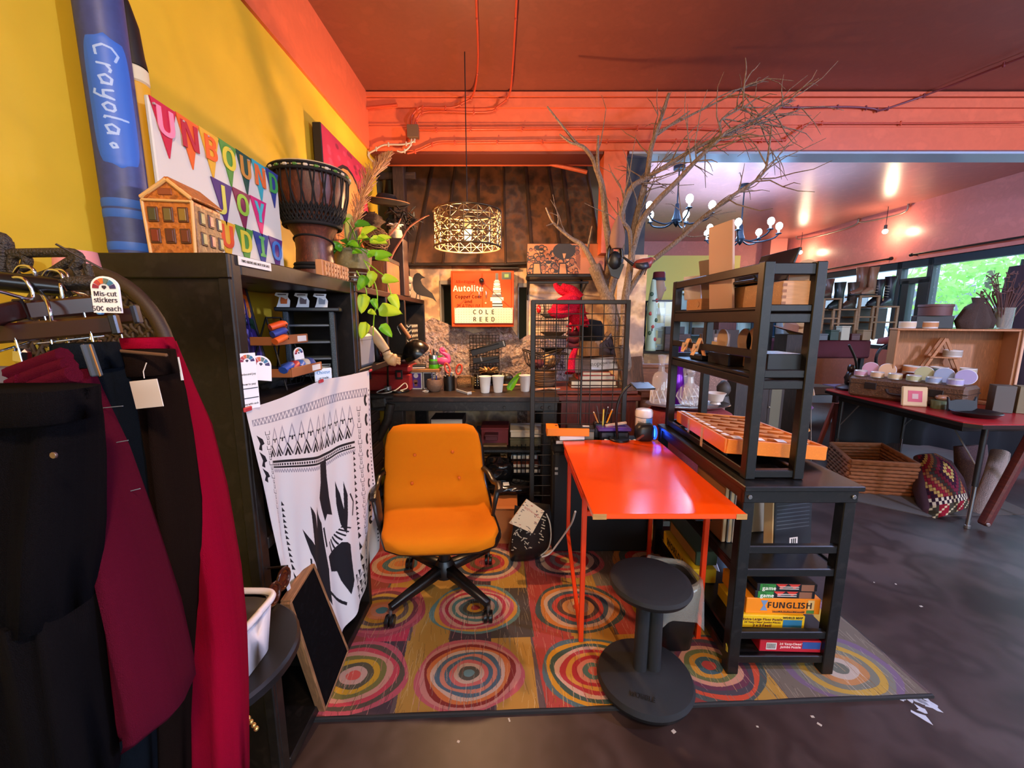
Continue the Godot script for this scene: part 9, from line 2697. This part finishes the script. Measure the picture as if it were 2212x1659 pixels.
	BL(gd,"lid",c("#8a5a3a",0.4),v3(0.015,0.08,0),v3(0.045,0.022,0.03),0.4,4.0,12)
	var bl := thing("black_glass_dish","black glass dish with a cat-eared rim on the table corner","dish",v3(3.153,0.752,-2.709))
	LA(bl,"dish",c("#14110f",0.3,0.0),[[0,0],[0.1,0],[0.13,0.03],[0.125,0.034],[0.09,0.012],[0,0.01]],Vector3.ZERO,32)
	PR(bl,"back_rim",c("#14110f",0.6),[v2(-0.1,0),v2(0.1,0),v2(0.1,0.1),v2(0.085,0.07),v2(0.03,0.08),v2(-0.04,0.08),v2(-0.085,0.07),v2(-0.1,0.1)],0.012,xf(v3(0,0.015,-0.08),v3(-10,0,0)))
	for i in 2:
		slab("gift_box",["tall grey-brown box at the far right of the red table","narrow cream-striped box beside the tall grey box"][i],"box",c(["#4a4036","#6a5a3a"][i],0.5),v3(3.47 + 0.12 * i,y,-2.84 + 0.04 * i),0.1,0.19,0.1,v3(0,-30,0))
	var an := thing("carved_figure","dark carved seated figure with a raised staff at the left end of the red table","figurine",v3(3.149,0.752,-3.746))
	LA(an,"base",c("#2f1a14",0.3),[[0,0],[0.1,0],[0.11,0.02],[0.06,0.05],[0,0.05]],Vector3.ZERO,20)
	BL(an,"body",c("#2a1a14",0.3),v3(0.0,0.1,0),v3(0.05,0.08,0.05),0.4,4.0)
	BL(an,"head",c("#2a1a14",0.3),v3(-0.01,0.2,0),v3(0.03,0.04,0.03),0.2,4.0,12)
	TU(an,"staff",c("#1a1614",0.3),smooth([v3(0.04,0.05,0),v3(0.03,0.25,0),v3(-0.06,0.42,0)],4),0.01)
	var ow := thing("carved_owl","dark carved wooden bird figure leaning beside the suitcase","figurine",v3(3.183,0.752,-3.6))
	FT(ow,"bird",nz("owl",["#2a1c18","#4a2e28"],0.1,0.6,v3(8,8,8),0.5),[[v3(-0.03,0,0),v3(0.0,0,0),0.05],[v3(-0.045,0.08,0),v3(0.035,0.08,0),0.07],[v3(-0.01,0.18,0),v3(0.07,0.18,0),0.06],[v3(0.03,0.24,0),v3(0.075,0.24,0),0.03]],14,1.0)
	# on top of the plywood box
	var tp := bx.transform
	var bb := thing("black_box","flat black box on the plywood display box","box",tp * v3(-0.1,0.577,-0.02),-32)
	B(bb,"box",c("#15161a",0.4),v3(-0.12,0,0.07),v3(0.1,0.1,-0.08))
	var hb := thing("round_box","round brown hat box with a lid on the flat black box","box",tp * v3(-0.1,0.678,-0.02))
	LA(hb,"box",c("#5f3a34",0.6),[[0,0],[0.1,0],[0.102,0.07],[0.108,0.072],[0.106,0.09],[0,0.095]],Vector3.ZERO,28)
	var sb := thing("burlap_bag","gathered brown cloth pouch bag on the plywood display box","bag",tp * v3(0.13,0.577,0.0))
	FT(sb,"bag",nz("burlap",["#3a2a22","#5a4236","#4a342a"],0.06,0.9,v3(6,6,6),0.5),[[v3(-0.12,0,0),v3(0.12,0,0),0.12],[v3(-0.14,0.06,0),v3(0.13,0.06,0),0.14],[v3(-0.07,0.17,0),v3(0.06,0.17,0),0.1],[v3(-0.03,0.2,0),v3(0.03,0.2,0),0.05],[v3(-0.05,0.24,0),v3(0.06,0.23,0),0.06]],20,0.9,0.3)
	var db := thing("dried_bouquet","glass jar of dried brown flowers at the right end of the plywood box","dried plant",tp * v3(0.29,0.577,-0.04))
	LA(db,"jar",glass("#b5b8a8",0.35),[[0,0],[0.05,0],[0.055,0.16],[0.05,0.16]],Vector3.ZERO,18)
	var rg := RandomNumberGenerator.new()
	rg.seed = 14
	var st := []
	for i in 34:
		var d := v3(rg.randf_range(-0.15,0.15),rg.randf_range(0.25,0.42),rg.randf_range(-0.1,0.1))
		st.append([v3(d.x * 0.15,0.01,d.z * 0.15),d * v3(0.5,0.6,0.5),d])
		for k in 3:
			st.append([d,d + v3(rg.randf_range(-0.03,0.03),rg.randf_range(-0.01,0.04),rg.randf_range(-0.02,0.02))])
	WIRE(db,"stems",c("#5a3a34",0.9),st,0.004,4)
func floor_goods() -> void:
	var wk := nz("basketweave",["#8a4218","#b8662c","#a05422"],0.1,0.6,v3(8,8,8),0.5)
	var k := [v3(2.738,0.27,-3.154),v3(3.204,0.27,-3.069),v3(3.387,0.27,-3.598),v3(2.943,0.27,-3.626)]
	var b := thing("wicker_basket","rectangular brown wicker basket on the floor under the red table","basket")
	for i in 4:
		var p: Vector3 = k[i]
		var q: Vector3 = k[(i + 1) % 4]
		var n := 12
		var out := (q - p).cross(Vector3.UP).normalized()
		for r in 9:
			var l := []
			for s in n + 1:
				l.append(p.lerp(q,float(s) / n) + v3(0,-0.012 - r * 0.03,0) + out * 0.006 * (1 if (s + r) % 2 else -1))
			TU(b,"weave_strand",wk,l,0.0155,6)
		TU(b,"rim",wk,[p,q],0.016,8)
	SH(b,"bottom",wk,1,1,func(u,v): return k[3].lerp(k[2],u).lerp(k[0].lerp(k[1],u),v) + v3(0,-0.25,0))
	rebase(b,k[0] * v3(1,0,1))
	var im := img(192,192,"#4a1520")
	var cl := ["#7a2028","#a88a48","#2a1a24","#6a2430","#3a3a34","#8a5a34"]
	for i in 24:
		for j in 24:
			if j > 15 and j < 18:
				im.fill_rect(Rect2i(i * 8,j * 8,8,8),Color("#c2b090" if (i + j) % 2 else "#2a1a24"))
			elif j >= 18:
				im.fill_rect(Rect2i(i * 8,j * 8,8,8),Color("#7a1a24" if (i / 4) % 2 else "#3a3428") if (i + j) % 5 else Color("#b5a27a"))
			else:
				im.fill_rect(Rect2i(i * 8,j * 8,7,7),Color(cl[(absi(i - 12) + absi(j - 8)) / 2 % 6]))
	var kp := thing("kilim_cushion","woven red kilim cushion propped on the floor beside the wicker basket","cushion")
	var R := [[v3(3.343,0.28,-3.25),v3(3.568,0.275,-3.3),0.06],[v3(3.266,0.217,-3.15),v3(3.635,0.211,-3.25),0.15],[v3(3.149,0.122,-3),v3(3.624,0.098,-3.15),0.2],[v3(3.051,0.023,-2.85),v3(3.535,0.027,-3),0.16],[v3(2.971,-0.035,-2.75),v3(3.464,0.025,-2.9),0.05]]
	FT(kp,"cushion",c("#3a1a20",0.95),R,20,0.7)
	SH(kp,"woven_face",print_mat(im,0.95,0.1),10,12,func(u,v):
		var f: float = v * 3.999
		var i := int(f)
		var a: Vector3 = R[i][0].lerp(R[i + 1][0],f - i)
		var d: Vector3 = R[i][1].lerp(R[i + 1][1],f - i)
		return a.lerp(d,0.02 + 0.96 * u) + v3(-0.05,0.06,0.12) * sqrt(max(0.0,sin(PI * u))) * (0.45 + 0.9 * sin(PI * (0.1 + 0.8 * v))))
	rebase(kp,v3(2.991,0,-2.662))
	var wp := thing("bolster","long cream quilted bolster leaning behind the table leg","cushion")
	FT(wp,"bolster",nz("quilt",["#8a7264","#a88c7a","#97806f"],0.05,0.9,v3(5,5,5),0.6),[[v3(3.787,0.369,-3.1),v3(3.816,0.392,-3),0.08],[v3(3.66,0.198,-3),v3(3.686,0.22,-2.9),0.14],[v3(3.494,0.036,-2.9),v3(3.535,0.065,-2.8),0.14],[v3(3.384,-0.051,-2.85),v3(3.413,-0.025,-2.75),0.08]],18,0.8)
	rebase(wp,v3(3.279,0,-2.702))
	var dp := thing("patterned_cushion","dark plum patterned cushion standing behind the cream bolster","cushion")
	FT(dp,"cushion",nz("plum",["#2a1a20","#4a2a30","#3a2226","#8a6a4a"],0.08,0.9,v3(5,5,5)),[[v3(3.777,0.327,-3.35),v3(3.981,0.364,-3.3),0.08],[v3(3.781,0.036,-3.3),v3(3.938,0.078,-3.2),0.2],[v3(3.722,-0.208,-3.2),v3(3.737,-0.178,-3.1),0.1]],18,0.6)
	rebase(dp,v3(3.345,0,-2.822))
	var mat := thing("woven_mat","fringed beige woven mat under the cushions","mat",v3(3.1,0,-2.8))
	PR(mat,"mat",nz("mat",["#463c34","#5a4e44"],0.1,0.95,v3(6,6,6)),[v2(-0.62,0.35),v2(-0.12,-0.06),v2(0.7,-0.02),v2(0.8,0.6),v2(-0.4,0.8)],0.006,xf(v3(0,0.003,0),v3(-90,0,0)))
	var rl := thing("easel_leg","slanting dark red wooden easel at the right frame edge","easel")
	BAR(rl,"leg",wood("redleg","#4a1612","#5f1f18",1),v3(3.18,0,-2.567) + v3(0,0.03,0),v3(3.373,0.692,-2.55),0.045,0.06,0.01)
	CY(rl,"foot_screw",c("#9a8a80",0.3,0.7),v3(3.18,0,-2.567) + v3(-0.01,0.05,0.03),0.012,0.01,v3(90,0,0))
	rebase(rl,v3(3.18,0,-2.567))
	var sw := thing("sawhorse","red wooden sawhorse leg under the left end of the folding table","sawhorse",v3(3.302,0,-4.061))
	for q in [[-0.16,0.0],[0.14,0.0],[0.0,0.0]]:
		BAR(sw,"leg",c("#8a3a28",0.6),v3(q[0],0.01,q[1]),v3(q[0] * 0.12,0.56,0),0.035,0.03)
	var dc := thing("black_drape","black cloth hung down behind the red folding table","cloth",v3(3.62,0,-3.75))
	SH(dc,"drape",c("#0e0c10",0.95),30,6,func(u,v): return v3(-0.55 + u * 1.9,0.72 - v * 0.55 + 0.08 * sin(u * 5.0) * v,0.25 * u + 0.03 * sin(u * 40.0)))
	# paper flower garland on the tall shelf
	var g := thing("paper_garland","hanging string of folded paper birds in orange, white and purple by the tall shelf","garland",v3(1.207,1.622,-1.7))
	TU(g,"string",c("#8a8078"),[Vector3.ZERO,v3(1.304,0.782,-1.7) - g.position],0.0012,4)
	var ys := [v3(1.222,1.494,-1.7),v3(1.24,1.4,-1.7),v3(1.256,1.267,-1.7),v3(1.253,1.218,-1.7),v3(1.252,1.165,-1.7),v3(1.264,1.094,-1.7),v3(1.263,1.03,-1.7),v3(1.262,0.932,-1.7),v3(1.226,1.585,-1.7)]
	var co := ["#5a4a78","#c98a4a","#e0541a","#c9bcb4","#5a5a9a","#b59a88","#6a4a8a","#c98a40","#c9a890"]
	for i in 9:
		PR(g,"paper_bird",c(co[i],0.7),[v2(-0.02,0),v2(0.0,0.022),v2(0.03,0.004),v2(0.008,-0.006),v2(0.004,-0.024)],0.004,xf(ys[i] - g.position,v3(0,25 * i,14 * (i % 3))))
# ---------- street end of the shop ----------
func boot(t: Node3D,m: Material,h: float,lace: bool) -> void:
	FT(t,"shaft",m,[[v3(-0.06,0.07,0),v3(0.06,0.07,0),0.1],[v3(-0.06,h * 0.6,0),v3(0.055,h * 0.6,0),0.1],[v3(-0.075,h,0),v3(0.075,h * 0.97,0),0.12]],14,0.9)
	FT(t,"foot",m,[[v3(-0.065,0.02,0),v3(0.19,0.02,0),0.1],[v3(-0.065,0.06,0),v3(0.17,0.05,0),0.1],[v3(-0.062,0.11,0),v3(0.07,0.11,0),0.09]],16,0.8)
	FT(t,"sole",c("#15110f"),[[v3(-0.07,0,0),v3(0.195,0,0),0.1],[v3(-0.07,0.02,0),v3(0.195,0.02,0),0.105]],16,0.8)
	if lace:
		for k in 5:
			BAR(t,"lace",c("#b5a890"),v3(0.058,0.12 + k * 0.035,-0.03),v3(0.058,0.13 + k * 0.035,0.03),0.006,0.006)
func boot_shop() -> void:
	edge_coat()
	var z := 5.4
	var h := 1.129
	var x0 := 3.568
	var x1 := 4.759
	var t := thing("cloth_table","table covered with a dark red cloth below the boot shelves","table",v3((x0 + x1) / 2,0,-z - 0.3))
	var hw := (x1 - x0) / 2
	B(t,"cloth",nz("redcloth",["#4a141e","#5f1a26"],0.05,0.9,v3(4,4,4)),v3(-hw,h - 0.24,0.3),v3(hw,h,-0.35),0.02)
	for x in [-hw + 0.03,hw - 0.08]:
		B(t,"leg",c("#1a1412"),v3(x,0,0.25),v3(x + 0.05,h - 0.2,0.2))
	B(t,"lower_shelf",c("#2a1e18"),v3(-hw,0.3,0.28),v3(hw,0.33,-0.3))
	var rg := RandomNumberGenerator.new()
	rg.seed = 77
	var cn := [["#1f2a3a","navy"],["#8a8a8c","grey"],["#3a1a1c","maroon"],["#a89a84","cream"],["#2a4a5a","teal"],["#5a3a28","brown"],["#6a4a6a","mauve"],["#1a1a1e","black"]]
	for i in 8:
		slab("folded_garment","%s folded garment in the shelf under the red cloth table" % cn[i][1],"clothing",c(cn[i][0],0.9),v3(t.position.x - hw + 0.15 + (i % 4) * hw * 0.5,0.332 + 0.11 * (i / 4),-z + 0.1),0.26,0.1,0.25,v3(0,rg.randf_range(-10,10),0))
	var ws := wood("bootshelf","#7a5232","#96683f",0)
	var r := thing("boot_rack","stepped wooden rack of slatted shelves holding boots by the street windows","rack",v3(4.741,h,-z - 0.25))
	var lv := [v3(4.372,1.679,-5.5),v3(4.451,1.54,-5.5),v3(4.796,1.715,-5.5),v3(4.999,1.577,-5.5)]
	var sx := [4.137,4.279,4.613,4.799]
	var ex := [4.384,4.613,4.885,5.157]
	B(r,"back_board",wood("cab","","",0),v3(sx[0] - r.position.x - 0.3,0,-0.14),v3(ex[3] - r.position.x + 0.1,lv[3].y - h - 0.02,-0.16))
	for i in 4:
		var yy: float = lv[i].y - h
		for s in 6:
			B(r,"slat",ws,v3(sx[i] - r.position.x,yy - 0.02,0.14 - s * 0.045),v3(ex[i] - r.position.x,yy,0.105 - s * 0.045))
		for x in [sx[i],ex[i] - 0.03]:
			B(r,"upright",ws,v3(x - r.position.x,0,0.14),v3(x - r.position.x + 0.03,yy - 0.02,0.11))
		B(r,"lower_board",ws,v3(sx[i] - r.position.x,yy * 0.5,0.14),v3(ex[i] - r.position.x,yy * 0.5 + 0.02,-0.12))
	var bt := [[0,0.1,"#4a2a1e",0.26,false,"brown ankle boot at the left end of the rack"],[1,0.12,"#17201c",0.36,false,"black tall boot left on the lower rack step"],[1,0.3,"#3a2a1e",0.36,false,"dark brown slouched boot right on the lower rack step"],[2,0.06,"#6a3f2a",0.38,false,"reddish brown cowboy boot on the highest rack step"],[2,0.2,"#8a5f44",0.38,false,"tan cowboy boot on the highest rack step"],[3,0.12,"#15161a",0.36,true,"black lace-up boot on the right rack step"],[3,0.27,"#1c1d22",0.4,true,"taller black lace-up boot at the right end of the rack"]]
	for q in bt:
		var b := thing("boot",q[5],"boot",v3(sx[q[0]] + q[1],lv[q[0]].y,-z - 0.2),200,"boots on the wooden rack")
		boot(b,c(q[2],0.4),q[3],q[4])
	var it := [["black","#17171a"],["brown","#4a3224"],["amber","#b5782a"],["grey","#5f6066"],["dark green","#243428"],["cream","#b5a890"],["maroon","#4f1f22"],["tan","#8a6644"]]
	for i in 8:
		var q := thing("trinket_box","small %s box among the goods on the red cloth table" % it[i][0],"box",v3(lerpf(x0 + 0.1,x1 - 0.1,i / 7.0),h + 0.001,-z - 0.03))
		B(q,"box",c(it[i][1],0.5),v3(-0.055,0,0.05),v3(0.055,0.07 + 0.05 * (i % 3),-0.05))
		B(q,"lid",c(it[i][1],0.4),v3(-0.06,0.07 + 0.05 * (i % 3),0.055),v3(0.06,0.085 + 0.05 * (i % 3),-0.055))
	var dr := thing("dress_rail","short dark rail holding the white dresses beside the tall shelf","clothes rack",v3(3.281,1.882,-4.9))
	for k in 3:
		var ds := thing("dress",["white dress nearest the tall shelf post on the dress rail","middle white dress on the dress rail","white dress nearest the street windows on the dress rail"][k],"dress",dr.position)
		TU(ds,"hook",c("#8a8a8e",0.3,0.8),[v3(-0.02 + k * 0.07,-0.005,0.03 * k),v3(-0.02 + k * 0.07,0.04,0)],0.003,5)
		FT(ds,"dress",c("#c4ccd0",0.9),[[v3(-0.08 + k * 0.07,0,0.03 * k),v3(0.04 + k * 0.07,0,0.03 * k),0.04],[v3(-0.14 + k * 0.08,-0.12,0),v3(0.05 + k * 0.08,-0.12,0),0.1],[v3(-0.13 + k * 0.08,-0.75,0),v3(0.1 + k * 0.09,-0.75,0),0.14]],20,0.9,0.4)
	TU(dr,"rail",c("#2a2a2e"),[v3(-0.2,0.03,0),v3(0.3,0.03,0)],0.012)
	B(dr,"rail_post",c("#2a2a2e"),v3(-0.22,-dr.position.y,-0.02),v3(-0.18,0.05,0.02))
	for i in 2:
		var ht := thing("straw_hat",["tan felt hat on a stack beside the white dresses","pale straw hat hung sideways by the white dresses"][i],"hat",[v3(3.111,1.273,-4.6),v3(3.226,1.365,-4.6)][i])
		ht.rotation_degrees = v3(10 + 60 * i,0,-12 + 40 * i)
		LA(ht,"brim",c(["#8a5a44","#c29a6a"][i],0.9),[[0,0],[0.13,0],[0.17,0.015],[0.13,0.012],[0.075,0.01]],Vector3.ZERO,28)
		LA(ht,"crown",c(["#8a5a44","#c29a6a"][i],0.9),[[0.078,0.005],[0.07,0.08],[0.04,0.1],[0,0.09]],Vector3.ZERO,24)
	var hs := thing("hat_stand","dark stand under the felt and straw hats","stand",v3(ht_pos().x,0,ht_pos().z))
	B(hs,"stand",wood("cab","","",1),v3(-0.14,0,0.1),v3(0.2,1.237,-0.12))
	var br := thing("barrel_stool","dark banded barrel with a rattan top by the boot rack","barrel",v3(3.981,0.413,-4.3) * v3(1,0,1))
	LA(br,"barrel",wood("barrel","#2a1c14","#4a3222",1),[[0,0],[0.2,0],[0.24,0.35],[0.22,0.78],[0.2,0.8],[0,0.8]],Vector3.ZERO,28)
	for y in [0.3,0.55,0.7]:
		LA(br,"hoop",c("#8a6a4a",0.5),[[0.238,0],[0.242,0.005],[0.24,0.06],[0.235,0.065]],v3(0,y,0),28)
	var ms := thing("spoked_seat","dusky red padded seat on black wheel-like frame above the barrel","seat",br.position + v3(0.07,0.802,0))
	FT(ms,"cushion",c("#7a3a3a",0.8),[[v3(-0.2,0.34,0),v3(0.14,0.40,0),0.14],[v3(-0.19,0.39,0),v3(0.14,0.45,0),0.16]],18,0.8)
	var ring := []
	for k in 25:
		ring.append(v3(-0.03 + cos(TAU * k / 24) * 0.17,0.19 + sin(TAU * k / 24) * 0.17,0))
	TU(ms,"ring_frame",c("#15141a",0.4),ring,0.014)
	for k in 3:
		BAR(ms,"spoke",c("#a8a4a4",0.3,0.6),v3(-0.08 + 0.05 * k,0.03,0),v3(-0.08 + 0.05 * k,0.36,0),0.01,0.01)
func edge_coat() -> void:
	var t := thing("coat","dark plum coat hanging at the right frame edge behind the dried bouquet","coat")
	FT(t,"coat",c("#2a1a22",0.95),[[v3(4.293,1.85,-3.6),v3(4.428,1.869,-3.6),0.1],[v3(4.302,1.598,-3.6),v3(4.582,1.598,-3.6),0.2],[v3(4.377,1.118,-3.6),v3(4.7,1.118,-3.6),0.22],[v3(4.464,0.53,-3.6),v3(4.841,0.53,-3.6),0.25]],20,0.8,0.3)
	TU(t,"stand",c("#15110f"),[v3(4.369,1.908,-3.6),v3(4.369,1.908,-3.6) * v3(1,0,1)],0.015)
	rebase(t,v3(4.369,1.908,-3.6) * v3(1,0,1))
func ht_pos() -> Vector3:
	return v3(3.163,1.273,-4.6)
# ---------- far shelves ----------
func far_shop() -> void:
	var cols := [["dark blue","#24405a"],["pale yellow","#c9c07a"],["white","#c9d0d0"],["teal","#3a7078"],["brown","#5a4030"],["green","#4a7a5a"],["grey","#6a6f78"],["orange","#b56a34"]]
	var k := 0
	for q in [[v3(3.775,0.087,-7.2),1.5,"tall glazed display cabinet far behind the branches","left"],[v3(4.184,0.196,-6.6),0.9,"narrow glazed display cabinet behind the tall shelf","narrow"]]:
		var o: Vector3 = q[0] * v3(1,0,1)
		var w: float = q[1]
		var t := thing("display_cabinet",q[2],"cabinet",o)
		var m := c("#2a3438",0.4)
		for x in [-w / 2,-0.02,w / 2 - 0.04]:
			B(t,"frame_post",m,v3(x,0,0.2),v3(x + 0.04,1.9,0.16))
		B(t,"back",c("#b8c4b4",0.7),v3(-w / 2,0,-0.2),v3(w / 2,1.9,-0.22))
		for i in 5:
			B(t,"shelf",c("#6f7f84",0.3),v3(-w / 2,0.4 + i * 0.36,0.18),v3(w / 2,0.42 + i * 0.36,-0.2))
		for i in 12:
			var s := i / 4
			var cc: Array = cols[(i * 3 + k) % 8]
			slab("shop_box","%s carton on the %s shelf of the %s far cabinet" % [cc[0],["waist-height","middle","upper"][s],q[3]],"box",c(cc[1],0.6),o + v3(-w / 2 + w * (0.14 + 0.24 * (i % 4)),0.78 + 0.36 * s + 0.001,0.05),w * 0.13,0.12 + 0.05 * ((i * 7) % 4),0.16)
		k += 1
	var pp := thing("potted_grass","reddish planter of dark spiky grass far behind the tall shelf","plant",v3(2.672,1.273,-5.2))
	B(pp,"planter",wood("planter","#4a1f1a","#5f2a22",1),v3(-0.11,0,0.1),v3(0.11,0.2,-0.1))
	var rg := RandomNumberGenerator.new()
	rg.seed = 3
	var bl := []
	for i in 40:
		var b := v3(rg.randf_range(-0.09,0.09),0.19,rg.randf_range(-0.08,0.08))
		bl.append([b,b + v3(rg.randf_range(-0.04,0.04),0.1,0),b + v3(rg.randf_range(-0.1,0.1),0.18,0)])
	WIRE(pp,"grass_blades",c("#2a3a2a",0.7),bl,0.004,4)
	B(pp,"pedestal",c("#4a3a32"),v3(-0.14,-pp.position.y,0.12),v3(0.14,0,-0.12))
	var pf := thing("framed_picture","wooden framed picture standing behind the middle shelf","picture",v3(1.678,1.114,-3.4))
	B(pf,"frame",wood("pframe","#5a4030","#70523c",0),v3(-0.12,0,0.01),v3(0.13,0.17,-0.01))
	B(pf,"mount",c("#c29a78"),v3(-0.085,0.03,0.011),v3(0.095,0.14,0.012),0.0)
	B(pf,"picture",c("#8a6a62"),v3(-0.05,0.05,0.0125),v3(0.06,0.115,0.0135),0.0)
	B(pf,"stand",c("#3a2c26"),v3(-0.1,-pf.position.y,-0.02),v3(0.1,0,-0.1))
	var sa := thing("saw_blade","pale serrated wooden blade standing upright behind the rear shelf post","tool",v3(1.577,1.309,-3.3))
	PR(sa,"blade",c("#a88a70",0.6),[v2(-0.02,0),v2(0.035,0),v2(0.03,0.12),v2(0.005,0.27),v2(-0.012,0.26),v2(-0.006,0.22),v2(-0.016,0.2),v2(-0.01,0.16),v2(-0.02,0.13),v2(-0.014,0.09),v2(-0.024,0.06)],0.01)
	B(sa,"stand",c("#3a2c26"),v3(-0.03,-sa.position.y,-0.03),v3(0.04,0.01,0.03))
